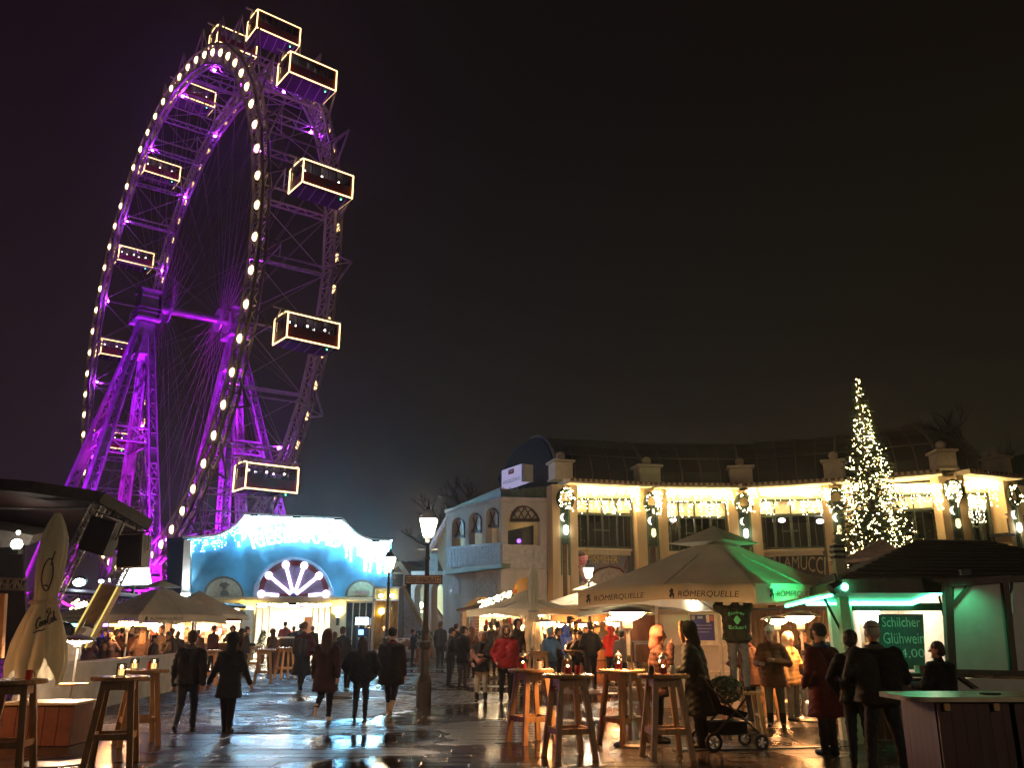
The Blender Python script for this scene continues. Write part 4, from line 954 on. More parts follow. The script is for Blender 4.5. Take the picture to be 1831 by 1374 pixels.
# ================================================================== PARASOLS
POLEM = mat('parasol_pole', (.45, .42, .36), .4, .3)
def parasol(label, c, half, rot, z0, ztop, texts=(), pole=True, vent=True, val=.30, canvas=CANVAS, group='square market parasols'):
    t = thing('parasol', label, 'parasol', c, rot, group); c = V((0, 0, 0)); z1 = z0 + val
    n = 24; m = MB(); q = random.Random(int(abs(half * 1000 + z0 * 77)))
    cor = [V((-half, -half, 0)), V((half, -half, 0)), V((half, half, 0)), V((-half, half, 0))]
    def edge(i, f):
        a, b = cor[i], cor[(i + 1) % 4]; p = a.lerp(b, f); s = math.sin(f * PI); ins = .045 * half * s
        return V((p.x * (1 - ins / half), p.y * (1 - ins / half), z1 + .06 * s + (.10 * (abs(f - .5) < .08)) * 0))
    th = .16 if vent else 0
    for i in range(4):
        g_ = [[V((0, 0, ztop - .22 * vent)).lerp(edge(i, f / n), th + (1 - th) * r / 10) - V((0, 0, .075 * half / 1.5 * math.sin(PI * r / 10) * (.25 + .75 * math.sin(f / n * PI)) + .012 * math.sin(r * 1.7 + i) * math.sin(f * .9 + 2 * i) + .018 * (r / 10) * abs(math.sin(f * PI / 8)))) for f in range(n + 1)] for r in range(11)]
        vs = [p for row in g_ for p in row]; W_ = n + 1
        m.add(vs, [(r * W_ + f, r * W_ + f + 1, (r + 1) * W_ + f + 1, (r + 1) * W_ + f) for r in range(10) for f in range(n)])
        ed = [edge(i, f / n) for f in range(n + 1)]; sway = [V((0, 0, -val)) + V((ed[f].x, ed[f].y, 0)) * (.016 * math.sin(f * .8 + i)) + V((0, 0, .05 * math.sin(f / n * PI) + .014 * math.sin(f * .6 + 2 * i))) for f in range(n + 1)]
        m.add(ed + [ed[f] + sway[f] for f in range(n + 1)], [(f, f + 1, f + 1 + W_, f + W_) for f in range(n)])
    can = m.build('canopy', canvas, t, smooth=True, local=True)
    if vent:
        m = MB()
        for i in range(4):
            a = V((0, 0, ztop)); g0, g1 = edge(i, 0), edge(i, 1); k = .33
            b, d = V((g0.x * k, g0.y * k, ztop - .30 - .02 * half)), V((g1.x * k, g1.y * k, ztop - .30 - .02 * half))
            m.quad(a, b, d)
        m.build('vent_cap', canvas, can)
    m = MB()
    for i in range(4):
        m.tube([V((0, 0, ztop - .3)), edge(i, 0) - V((0, 0, .03))], .02, 6); m.tube([V((0, 0, ztop - .3)), edge(i, .5) - V((0, 0, .03))], .015, 6); m.tube([V((0, 0, z0 - .1)), (V((0, 0, ztop - .3)).lerp(edge(i, 0), .5))], .015, 6)
    m.build('ribs', POLEM, t, local=True)
    if pole: MB().lathe([(.45, 0), (.45, .06), (.05, .09), (.035, .2), (.035, ztop)], 12).build('pole', POLEM, t, local=True)
    for (i, f0, f1, body, hgt, back) in texts:
        def fn(u, v, i=i, f0=f0, f1=f1, hgt=hgt):
            f = f0 + (f1 - f0) * (u + .5); p = edge(i, f); s = -val * .52 + v * hgt
            o = V((cor[i].x + cor[(i + 1) % 4].x, cor[i].y + cor[(i + 1) % 4].y, 0)).normalized() * (.03 if not back else -.03)
            return V((p.x, p.y, p.z + s)) + o
        letters(MB(), body, fn, .18).build('lettering', INK, can, normals=False)
        e0 = f0 - (f1 - f0) * .13; eb = MB()
        def em(a, b): 
            p = edge(i, max(0, e0 + a * (f1 - f0))); o = V((cor[i].x + cor[(i + 1) % 4].x, cor[i].y + cor[(i + 1) % 4].y, 0)).normalized() * .03
            return V((p.x, p.y, p.z - val * .52 + b * hgt)) + o
        eb.add([em(a, b) for a, b in ((-.03, -.2), (.0, .05), (-.02, .35), (.02, .7), (.06, .55), (.05, .2), (.07, -.1), (.05, -.7), (.03, -.15), (.0, -.6))], [tuple(range(10))]); eb.build('emblem', INK, can)
    return t
# the big one on the right: corners worked out on the ground
big_c = V((3.93, 16.9, 0))
parasol('large cream vented RÖMERQUELLE parasol in front of the arcade, one side lit green', big_c, 1.89, math.radians(-45.5), 2.07, 3.62, [(0, .10, .40, 'RÖMERQUELLE', .135, 0), (0, .60, .93, 'RÖMERQUELLE', .135, 0), (1, .18, .60, 'RÖMERQUELLE', .135, 0)], val=.32)
pc = px(283, 1100, 41); parasol('wide grey-cream parasol with print over the left market bar', (pc.x, 41, 0), 2.15, math.radians(-38), 1.98, 3.95, [(0, .12, .42, 'RÖMERQUELLE', .16, 0), (0, .58, .9, 'RÖMERQUELLE', .16, 0), (1, .12, .5, 'RÖMERQUELLE', .16, 0)], val=.34)
pc = px(352, 1100, 45); parasol('parasol behind the wide left one, pointing at the blue hall doors', (pc.x, 45, 0), 1.9, math.radians(-50), 2.2, 3.65, val=.22, vent=False)
pc = px(178, 1100, 39); parasol('greenish small parasol at the left edge of the market bar', (pc.x, 39, 0), 1.3, math.radians(-10), 2.0, 2.9, [(0, .1, .6, 'RÖMERQUELLE', .14, 0)], val=.3, vent=False)
pc = px(940, 1100, 33); parasol('lilac-grey parasol over the bright stall of hanging goods', (pc.x, 33, 0), 1.55, math.radians(-42), 2.15, 3.15, val=.24, vent=True)
pc = px(1060, 1100, 38); parasol('pale glowing parasol lit from below, left edge behind the street lamp', (pc.x, 38, 0), 1.9, math.radians(-44), 2.45, 3.7, val=.2, vent=True)
pc = px(1125, 1100, 27); parasol('dim low parasol tucked beneath the large cream one', (pc.x, 27, 0), 1.1, math.radians(-46), 2.05, 2.55, val=.16, vent=False)
pc = px(1578, 1000, 25); parasol('pinkish parasol peeking over the dark hut roof beside the fir', (pc.x, 25, 0), .95, math.radians(-35), 3.45, 4.2, val=.12, vent=False, canvas=mat('pink_canvas', (.42, .33, .26), .8))
def folded(label, c, h, r, zb, seed, prints=False):
    t = thing('folded_parasol', label, 'parasol', c, 0, 'parasols folded shut'); q = random.Random(seed); ph = q.uniform(0, 6)
    MB().lathe([(.28, 0), (.28, .05), (.03, .08), (.03, h - .1)], 10).build('pole', POLEM, t, local=True)
    prof = [(zb + f_ * h, w_ * r) for f_, w_ in ((0, .66), (.10, .74), (.2, .68), (.33, .50), (.43, .34), (.46, .31), (.50, .34), (.6, .41), (.75, .45), (.84, .43), (.92, .30), (.975, .17), (1, .10))]
    def mod(a, z):
        f = max(0, min(1, (z - zb) / h)); fold = .34 * (1 - f) ** .7 + .10
        s4 = math.sin(2 * a + ph + .8 * f); s9 = math.sin(4.5 * a + ph * 2 - 2 * f + .6 * math.sin(3 * a))
        return .96 + fold * (2 * abs(s4) ** .7 - 1) * .75 + (.24 + .18 * (1 - f)) * (abs(s9) ** .55 - .6)
    fine = []
    for (z0, r0), (z1, r1) in zip(prof, prof[1:]):
        for k in range(4): fine.append((r0 + (r1 - r0) * k / 4, z0 + (z1 - z0) * k / 4))
    fine.append((prof[-1][1], prof[-1][0])); n = 120; m = MB(); vs = []
    for i, (rr, z) in enumerate(fine):
        for j in range(n):
            a = 2 * PI * j / n; R_ = rr * mod(a, z); dz = 0
            if i < 10: dz = (-(.17 * h) * (abs(math.sin(2 * a + ph)) ** 1.5) + .09 * h + .02 * h * math.sin(9 * a)) * (1 - i / 10)
            vs.append((R_ * math.cos(a), R_ * math.sin(a), z + dz))
    k = len(fine); m.add(vs, [(i * n + j, i * n + (j + 1) % n, (i + 1) * n + (j + 1) % n, (i + 1) * n + j) for i in range(k - 1) for j in range(n)] + [tuple(range((k - 1) * n, k * n))])
    cl = m.build('folded_cloth', CANVAS, t, smooth=True, local=True)
    z = zb + .43 * h; MB().lathe([(.42 * r, -.03), (.44 * r, 0), (.42 * r, .03)], 24, (0, 0, z), mod=lambda a, zz: mod(a, z), cap=False).build('tie_strap', POLEM, t, local=True)
    if prints:
        def surf(a, z, o=.012):
            rr = prof[0][1]
            for (z0, r0), (z1, r1) in zip(prof, prof[1:]):
                if z0 <= z <= z1: rr = r0 + (r1 - r0) * (z - z0) / (z1 - z0)
            R_ = rr * mod(a, z) + o; return V((R_ * math.cos(a), R_ * math.sin(a), z))
        # loop print on the upper cloth and a script word on the skirt
        A0 = -PI / 2 + .40
        lp_ = MB(); lp_.tube([surf(A0 + .42 * math.sin(t_) * (1 - .25 * math.sin(t_ * .5)), zb + .60 * h + .10 * h * -math.cos(t_)) for t_ in np.linspace(-.3, 2 * PI - .2, 30)], .012, 5); lp_.tube([surf(A0 + .1 + .05 * k, zb + (.66 + .022 * k) * h) for k in range(5)], .010, 5); lp_.tube([surf(A0 - .2 + .07 * k, zb + (.53 + .004 * math.sin(k)) * h) for k in range(6)], .012, 5); lp_.build('loop_print', INK, cl)
        Z0 = zb + .275 * h; S = .058 * h
        word = [[(.10, .75), (.0, .95), (-.18, .8), (-.25, .3), (-.12, -.1), (.08, .05)], [(.30, .45), (.18, .42), (.15, .1), (.28, .0), (.38, .2), (.30, .45)],
                [(.62, .42), (.50, .48), (.45, .1), (.60, .0)], [(.86, .42), (.74, .45), (.70, .1), (.80, .02), (.88, .4), (.90, .05), (.98, .05)], [(1.02, .22), (1.12, .24)],
                [(1.50, .9), (1.35, 1.45), (1.0, 1.3), (1.02, 1.05), (1.2, 1.15)], [(1.48, .8), (1.35, 1.0), (1.18, .6), (1.16, .1), (1.32, -.08), (1.48, .1)], [(1.66, .45), (1.55, .40), (1.53, .1), (1.65, .0), (1.75, .2), (1.66, .45)],
                [(1.84, .1), (1.98, .9), (1.90, 1.0), (1.86, .4), (1.92, .02), (2.0, .1)], [(2.20, .42), (2.08, .45), (2.05, .1), (2.14, .02), (2.22, .4), (2.24, .05), (2.34, .1)], [(-.28, -.42), (.1, -.32), (.5, -.40), (.9, -.34)]]
        wm = MB()
        for st_ in word: wm.tube([surf(-PI / 2 + .30 + x * .42, Z0 + y * S * 1.15 + x * S * .32) for x, y in st_], .011, 5)
        wm.build('script_print', INK, cl)
    return t
pf = px(66, 1180, 14.2); folded('big folded cream parasol at far left with dark script Coca-Cola print', (pf.x, 14.2, 0), px(70, 918, 14.2).z - 1.02, .45, 1.02, 4, True)
pf = px(954, 1150, 29); folded('slim folded parasol standing among the tables before the bright stall', (pf.x, 29, 0), px(956, 1010, 29).z - 1.15, .36, 1.15, 9)

# ================================================================== BAR TABLES, LANTERNS, HEATERS
def make_table(r=.36):
    t = thing('bar_table', '', 'bar table', (0, 0, 0), 0, 'wooden stand-up tables')
    MB().lathe([(0, 1.035), (r - .01, 1.035), (r, 1.045), (r, 1.075), (r - .01, 1.085), (0, 1.085)], 32, cap=False).build('tabletop', mat('wet_tabletop', (.34, .21, .10), .22, var=.3, scale=4, stretch=(1, 9, 1), bump=.1), t, local=True)
    cs = [(1, 1), (-1, 1), (-1, -1), (1, -1)]
    for a, b in cs: MB().beam((a * .16, b * .16, 1.03), (a * .27, b * .27, 0), .075, .055).build('leg', WOOD, t, local=True)
    for i in range(4):
        (a, b), (c, d) = cs[i], cs[(i + 1) % 4]; f = .16 + .11 * (1 - .36 / 1.03)
        MB().beam((a * f, b * f, .36), (c * f, d * f, .36), .035, .075).build('stretcher', WOOD, t, local=True)
        MB().beam((a * .168, b * .168, .97), (c * .168, d * .168, .97), .03, .10).build('apron', WOOD, t, local=True)
    return t
T0 = None; TABLES = {}
def table(key, loc, rz, label):
    global T0
    loc = V((loc[0], loc[1], 0)); TABLES[key] = loc
    if T0 is None:
        T0 = make_table(); T0.location = loc; T0.rotation_euler = (0, 0, rz); T0['label'] = label; return T0
    return dup(T0, loc, rz, label)
def tb(x, y, zt=1.085): return gp(x, y, zt)
table('r1', tb(1016, 1206), .3, 'nearest wooden bar table at centre right, bottle with red label on it')
table('r2', tb(950, 1197), .5, 'wooden bar table just behind and left of the nearest centre one')
table('r3', tb(1186, 1206), .15, 'wooden bar table with round jar beside the long dark coat')
table('r4', tb(1112, 1198), .6, 'wooden bar table behind the tall heater pole')
table('l1', tb(28, 1216), .2, 'wooden bar table at the far left under the folded parasol')
table('l2', tb(216, 1210), .25, 'wooden bar table at lower left with one candle glass')
table('l3', tb(258, 1198), .55, 'wooden bar table left of the walking couple holding two lanterns')
table('m1', tb(474, 1161.5), .3, 'wooden bar table in the middle distance before the hall doors')
table('m2', tb(512, 1158.5), .7, 'bar table standing right behind the middle one before the hall')
table('m3', tb(376, 1163), .2, 'bar table between the walking man and the woman')
table('m4', tb(455, 1155), .1, 'farthest bar table in front of the hall, by the small fir')
table('c1', tb(962, 1165), .4, 'bar table below the slim folded parasol')
table('c2', tb(1026, 1163), .1, 'bar table in front of the two friends in dark hats')
table('c3', tb(1000, 1157), .4, 'bar table behind the child in light blue')
table('s1', tb(1352, 1182), .2, 'bar table between the brown jacket and the white pompom hat')
def candle(loc, label):
    t = thing('candle_lantern', label, 'lantern', loc, 0, 'candle glasses on the tables')
    MB().lathe([(.055, 0), (.06, .01), (.06, .012), (.0, .012)], 12).build('foot', IRON, t, local=True); MB().lathe([(.058, .012), (.062, .15)], 16, cap=False).build('glass', GLASSC, t, local=True)
    MB().lathe([(.035, .013), (.035, .09), (.0, .095)], 10).build('candle', emit('candle_wax', (1, .55, .18), 2.2), t, local=True); MB().sphere((0, 0, .12), (.012, .012, .026), 6).build('flame', emit('flame', (1, .62, .22), 40), t, local=True)
    f = MB()
    for a in range(4): f.beam((.064 * math.cos(a * PI / 2), .064 * math.sin(a * PI / 2), 0), (.064 * math.cos(a * PI / 2), .064 * math.sin(a * PI / 2), .16), .006)
    f.lathe([(.058, .155), (.066, .155), (.066, .165), (.058, .165), (.058, .155)], 12, cap=False); f.build('frame', IRON, t, local=True); return t
c0 = candle(TABLES['l2'] + V((.02, -.05, 1.085)), 'square glass with a burning candle on the lower left table')
dup(c0, TABLES['l3'] + V((-.18, .05, 1.085)), .2, 'candle glass on the left side of the table by the couple'); dup(c0, TABLES['l3'] + V((.15, -.02, 1.085)), .5, 'candle glass on the right side of the table by the couple')
dup(c0, TABLES['c2'] + V((-.25, .1, 1.085)), 0, 'small candle cup on the table of the two friends')
def mug(loc, label, col, r=.04, h=.11):
    t = thing('mug', label, 'mug', loc, 0, 'mugs and jars on the tables')
    MB().lathe([(r * .9, 0), (r, .01), (r, h), (r - .006, h), (r - .008, .02), (0, .02)], 14, cap=False).build('cup', mat('mug_' + col[0], col[1], .3), t, local=True)
    MB().tube([(r, 0, h * .8), (r + .03, 0, h * .7), (r + .03, 0, h * .35), (r, 0, h * .22)], .006, 6).build('handle', mat('mug_' + col[0], col[1], .3), t, local=True); return t
hx_ = lambda x: px(x, 1200, 14.42).x
gp_c = px(1600, 1207, 14.6).z + .03
CR = ('red', (.55, .03, .02)); CW = ('white', (.7, .68, .62))
def jar(loc, label):
    t = thing('storm_jar', label, 'jar', loc, 0, 'glass jars with red candles')
    MB().lathe([(.05, 0), (.058, .02), (.058, .16), (.04, .19)], 14, cap=False).build('glass', GLASSC, t, local=True); MB().lathe([(.045, .005), (.045, .09), (0, .09)], 12).build('red_candle', mat('red_wax', (.6, .03, .03), .3), t, local=True)
    MB().lathe([(.05, .19), (.055, .2), (.05, .225), (.015, .25), (.02, .27), (0, .28)], 14).build('lid', STEEL, t, local=True); MB().sphere((0, 0, .1), (.014, .014, .02), 6).build('flame', emit('flame', (1, .62, .22), 40), t, local=True); return t
j0 = jar(TABLES['r1'] + V((.0, .05, 1.085)), 'metal lidded jar with red candle on the nearest centre table'); dup(j0, TABLES['r3'] + V((-.0, .0, 1.085)), 0, 'metal lidded jar with red candle beside the drinking woman'); dup(j0, TABLES['r2'] + V((-.13, 0, 1.085)), 0, 'red glowing jar on the table behind the nearest centre one'); dup(j0, TABLES['r4'] + V((-.05, 0, 1.085)), 0, 'red glowing jar on the table behind the heater pole')
mg = mug(TABLES['r3'] + V((-.17, -.06, 1.085)), 'dark mug left of the lidded jar by the drinking woman', ('dark', (.03, .03, .03)))
mug(TABLES['r2'] + V((.12, .05, 1.085)), 'white mug on the table behind the nearest centre one', CW); mug(TABLES['r4'] + V((.15, .06, 1.085)), 'dark mug on the table behind the heater pole', ('dark', (.03, .03, .03))); mug(TABLES['l1'] + V((.12, .06, 1.085)), 'red mug on the far left table', CR); mug(TABLES['m1'] + V((.0, .0, 1.085)), 'white mug on the middle distance table before the hall', CW)
mug(TABLES['r3'] + V((.14, .03, 1.085)), 'pale mug right of the lidded jar by the long dark coat', CW); mug(TABLES['r1'] + V((.14, .08, 1.085)), 'red mug beside the jar on the nearest centre table', CR); mug(TABLES['c2'] + V((-.06, .0, 1.085)), 'red mug on the table of the two friends', CR); mug(TABLES['c2'] + V((.12, .1, 1.085)), 'tall dark mug on the table of the two friends', ('dark', (.03, .03, .03)), .045, .2); mug(TABLES['c1'] + V((.1, .0, 1.085)), 'tall glass mug on the table below the slim folded parasol', ('grey', (.2, .2, .2)), .045, .2)
mug(TABLES['l3'] + V((0, .2, 1.085)), 'red mug behind the two lanterns by the couple', CR)
for k_, (xx_, c__) in enumerate(((1640, CW), (1650, CR), (1664, CW))): mug(V((hx_(xx_), 14.42, gp_c)), ('white mug', 'red mug', 'second white mug')[k_] + ' on the hut counter right of the broad man', c__)
mug(TABLES['s1'] + V((.1, 0, 1.085)), 'white mug before the white pompom hat', CW)
GLOW = emit('heater_glow', (1, .42, .12), 42); GLOW2 = emit('heater_core', (1, .42, .14), 300)
def make_heater():
    t = thing('patio_heater', '', 'patio heater', (0, 0, 0), 0, 'patio heaters among the tables')
    MB().lathe([(.0, 0), (.27, 0), (.28, .03), (.22, .06), (.11, .09), (.10, .22), (.07, .34), (.03, .38), (0, .38)], 20, cap=False).build('base', STEEL, t, local=True)
    MB().tube([(0, 0, .36), (0, 0, 1.72)], .028, 10).build('pole', STEEL, t, local=True); MB().lathe([(.04, 1.2), (.045, 1.22), (.045, 1.28), (.04, 1.3)], 10).build('collar', IRON, t, local=True)
    MB().lathe([(.05, 1.66), (.075, 1.70), (.075, 1.80), (.05, 1.82)], 14).build('burner', STEEL, t, local=True)
    MB().lathe([(.07, 1.81), (.14, 1.83), (.22, 1.875), (.27, 1.92), (.27, 1.93), (.0, 1.93)], 22, cap=True).build('glow_bowl', GLOW2, t, local=True)
    MB().lathe([(.40, 1.93), (.36, 1.965), (.20, 2.01), (.05, 2.03), (0, 2.035)], 24, cap=False).build('reflector', STEEL, t, local=True); return t
H0 = make_heater(); hp = gp(1130, 1336); H0.location = hp; H0['label'] = 'tall glowing patio heater between the front right bar tables'
def heater(x, Y, label, rz=0):
    p = px(x, 1178, Y); dup(H0, (p.x, Y, 0), rz, label)
h2 = gp(1447, 1291); dup(H0, h2, 0, 'glowing patio heater beside the green lit hut, base shining on wet ground')
dup(H0, V((-9.7, 11.3, 0)), 0, 'patio heater just outside the left edge that warms the folded parasol')
heater(1395, 22, 'smaller glowing patio heater behind the white pompom hat'); heater(262, 33, 'flaring orange patio heater in the left crowd'); heater(222, 27, 'dark hooded patio heater left in the crowd with yellow glow')
heater(979, 29, 'bright patio heater above the child in light blue'); heater(1005, 37, 'small patio heater lamp behind the blue jacket'); heater(1044, 36, 'rightmost small patio heater under the lilac parasol row'); heater(1019, 41, 'farthest small patio heater in the middle crowd'); heater(1100, 31, 'string-like bright patio heater by the red hooded jacket')
# table heater with shelf at far left
th = thing('shelf_heater', 'mushroom heater with round shelf beside the white ride figure', 'patio heater', gp(118, 1306)); P = th.location
zz = px(122, 1150, P.y).z; zs = px(118, 1226, P.y).z
MB().lathe([(.25, 0), (.25, .04), (.03, .07)], 16, P).build('base', STEEL, th); MB().tube([P, (P.x + .02, P.y, zz - .02)], .02, 8).build('pole', STEEL, th); MB().lathe([(0, zs), (.27, zs), (.27, zs + .03), (0, zs + .03)], 24, P, cap=False).build('round_shelf', WOOD, th)
MB().lathe([(.06, zz - .02), (.24, zz + .03), (.24, zz + .04), (0, zz + .04)], 20, P).build('glow_bowl', emit('heater_white', (1, .66, .40), 420), th); MB().lathe([(.31, zz + .03), (.25, zz + .09), (.05, zz + .13), (0, zz + .135)], 22, P, cap=False).build('reflector', STEEL, th); MB().lathe([(.04, zz - .09), (.06, zz - .08), (.06, zz - .02)], 10, P).build('burner', IRON, th)

# ================================================================== GREEN LIT HUT ON THE RIGHT
HY = 14.6; PH = Pl((-40, HY), (40, HY)); hx = lambda x, y, o=0: PH.pt(x, y, o)
hut = thing('mulled_wine_hut', 'dark timber hut with hip roof selling mulled wine, edged in green light', 'hut', (hx(1660, 1200).x, HY + 1.5, 0))
GRL = emit('green_led', (.10, 1, .50), 34); GRL2 = emit('cyan_led', (.08, 1, .45), 14)
PANELW = mat('hut_panel_white', (.55, .55, .50), .7, var=.08, bump=.1)
ez = px(1831, 1036, 13.2).z
a = V((px(1500, 1036, 13.4).x, 13.3, ez)); b = V((9.6, 13.3, ez)); c = V((9.6, 17.6, ez + 1.0)); d = px(1642, 976, 17.6); d.z = ez + 1.02; e2 = V((a.x + 1.3, 21, ez))
SHING = mat('roof_felt', (.020, .016, .012), .75, var=.4, scale=14, bump=.4, bscale=50)
for r in range(12):
    f0, f1 = r / 12, (r + 1) / 12 + .012; p0, p1 = a.lerp(d, f0), a.lerp(d, f1); q0, q1 = b.lerp(c, f0), b.lerp(c, f1); n = 10
    MB().prism([p0 + V((0, 0, .035)), q0 + V((0, 0, .035)), q1 + V((0, 0, .012)), p1 + V((0, 0, .012))], V((0, 0, -.03))).build('roof_course', SHING, hut)
MB().prism([a, d, V((a.x + .9, 19.5, ez))], V((0, 0, -.04))).build('roof_hip', SHING, hut)
MB().beam(a + V((0, -.02, -.10)), b + V((0, -.02, -.10)), .05, .20).build('fascia', DWOOD, hut); MB().beam(a + V((0, .02, -.10)), V((a.x + .9, 19.5, ez - .1)), .05, .18).build('fascia', DWOOD, hut)
# serving front
for x0, x1, nm, m_ in ((1487, 1508, 'white_post', WPAINT), (1512, 1522, 'green_post', mat('post_green', (.12, .16, .05), .5)), (1525, 1531, 'thin_post', WOOD)):
    p = hx((x0 + x1) / 2, 1150); MB().box((p.x, HY + .05 * (x0 - 1487) / 10, ez / 2 - .1), ((x1 - x0) / F * HY * .93, .14, ez - .2)).build(nm, m_, hut)
cz = hx(1600, 1207).z
xl, xr = hx(1532, 1150).x, hx(1712, 1150).x
MB().box(((xl + xr) / 2, HY - .12, cz), (xr - xl, .55, .05)).build('counter_top', DWOOD, hut)
m = MB(); nb = 11
for k in range(nb): MB().box((xl + (k + .5) * (xr - xl) / nb, HY, cz / 2 - .02), ((xr - xl) / nb - .012, .05, cz - .06)).build('front_board', DWOOD if k < 3 else mat('violet_board', (.16, .11, .15), .6), hut)
MB().box(((xl + xr) / 2, HY + .02, hx(1600, 1086).z), (xr - xl, .10, .12)).build('window_head', DWOOD, hut)
inn = MB(); inn.box(((xl + xr) / 2 + .5, HY + 2.4, 1.2), (xr - xl - .6, .06, 2.4)); inn.beam((xl - .05, HY, 1.2), (xl + 1.0, HY + 2.4, 1.2), .05, 2.4); inn.box((xr + .15, HY + 1.2, 1.2), (.05, 2.4, 2.4)); inn.box(((xl + xr) / 2, HY + 1.2, ez - .04), (xr - xl + .4, 2.4, .05))
inn.build('interior', mat('hut_interior', (.62, .54, .44), .6, var=.2), hut)
for k in range(3): MB().box((xl + .35 + k * .55, HY + 1.3, ez - .12), (.40, .9, .05)).build('ceiling_lamp', emit('hut_lamp', (1, .86, .66), 16), hut)
MB().sphere(hx(1552, 1102, -1.6), (.22, .22, .18), 14).build('big_globe_lamp', emit('globe_lamp', (1, .95, .88), 9), hut)
q = random.Random(8)
for k in range(9): MB().lathe([(.05, 0), (.05, .2), (.02, .26), (.02, .32)], 8, (xl + .2 + k * .17, HY + 2.2, 1.45 + .0)).build('bottle', mat('bottle_' + 'grb'[k % 3], [(.05, .14, .04), (.3, .05, .03), (.2, .12, .04)][k % 3], .2), hut)
MB().box(((xl + xr) / 2, HY + 2.2, 1.43), (xr - xl, .25, .03)).build('bottle_shelf', WOOD, hut)
MB().box((hx(1682, 1122, -1).x, HY + 1.6, hx(1682, 1130, -1).z), (.3, .1, .42)).build('white_notice', emit('backlit_notice', (1, .9, .75), 1.6), hut)
MB().box((hx(1560, 1170, -.6).x, HY + .8, cz + .18), (.5, .4, .34)).build('drink_boiler', STEEL, hut)
bd = thing('menu_board', 'dark teal board lettered Schilcher Glühwein 4,00 in the hut window', 'menu board', hx(1613, 1185, -.15))
MB().poly(PH, [(1572, 1099), (1651, 1099), (1655, 1198), (1573, 1198)], -.20, -.15).build('board', mat('board_teal', (.10, .135, .145), .6), bd)
LTR = mat('chalk_green', (.62, .78, .66), .7)
for s_, cx1, y1, w1, h1 in (('Schilcher', 1611, 1113, 68, 17), ('Glühwein', 1616, 1142, 72, 19), ('4,00', 1632, 1170, 42, 17)):
    c = hx(cx1, y1, -.145); letters(MB(), s_, plane_fn(c, (1, 0, 0), (0, 0, 1), w1 / F * HY * .98, h1 / F * HY * .98)).build('lettering', LTR, bd)
# raised hatch with led tubes
io_l, io_r = hx(1440, 1079), hx(1627, 1074); OY = 13.35
o_l, o_r = px(1505, 1057, OY), px(1690, 1049, OY); zi = (io_l.z + io_r.z) / 2; zo = (o_l.z + o_r.z) / 2
hat_ = thing('raised_hatch', 'raised white serving hatch of the hut rimmed by bright green tubes', 'hatch', V((io_l.x + .8, HY, zi)))
vs = [V((io_l.x, HY - .02, zi)), V((io_r.x, HY - .02, zi)), V((o_r.x, OY, zo)), V((o_l.x, OY, zo))]
MB().prism(vs, V((0, 0, .035))).build('panel', WPAINT, hat_)
for A_, B_, nm in ((vs[0], vs[1], 'led_tube'), (vs[1], vs[2], 'led_tube'), ):
    MB().tube([A_ - V((0, .03, .035)), B_ - V((0, .03, .035))], .030, 8).build(nm, GRL2, hat_)
for k in range(11): MB().octa(vs[3].lerp(vs[2], .05 + k * .09) - V((0, .02, .01)), .012).build('tiny_lamp', emit('tiny_lamp', (.8, .9, .4), 25), hat_)
MB().beam(vs[2].lerp(vs[1], .2), hx(1706, 1180), .03).build('gas_strut', BLACK, hat_); MB().beam(vs[3].lerp(vs[0], .5), hx(1530, 1180), .03).build('gas_strut', BLACK, hat_)
lh = thing('side_hatch', 'second green tube edged hatch sticking out left of the hut', 'hatch', hx(1445, 1078))
p, r_ = hx(1404, 1083), px(1487, 1063, HY - 1.0); MB().prism([p, r_, r_ + V((.0, .5, 0)), p + V((0, .5, 0))], V((0, 0, .03))).build('panel', WPAINT, lh); MB().tube([p - V((0, .02, .02)), r_ - V((0, .02, .02))], .022, 8).build('led_tube', GRL2, lh)
gl_ = thing('green_spotlight', 'green floodlight clamped under the hut eave by the banded pillar', 'spotlight', px(1497, 1050, 13.2))
p = px(1497, 1048, 13.2); MB().tube([p + V((-.10, 0, -.06)), p + V((.06, .02, .03))], [.09, .06], 10).build('housing', BLACK, gl_); MB().sphere(p + V((.10, -.02, -.02)), .055, 10).build('lens', emit('green_lens', (.1, 1, .5), 60), gl_); MB().beam(p, p + V((.02, .1, .18)), .03).build('bracket', IRON, gl_)
s = spot('green_beam', p + V((-.2, -.05, -.12)), V((4.62, 14.95, 2.43)), 760, (.03, 1, .28), 28, .5, .06)
# banded pillar
pb = px(1500, 1010, 14.2); bp_ = thing('banded_pillar', 'square post with dark bands rising above the hut eave, glowing green below', 'post', (pb.x, 14.2, 0))
zt = px(1498, 975, 14.2).z; MB().box((pb.x, 14.2, zt / 2), (.15, .15, zt)).build('shaft', mat('pillar_sage', (.30, .32, .20), .6), bp_)
for k in range(3): MB().box((pb.x, 14.2, zt - .03 - k * .085), (.185, .185, .045)).build('band', BLACK, bp_)
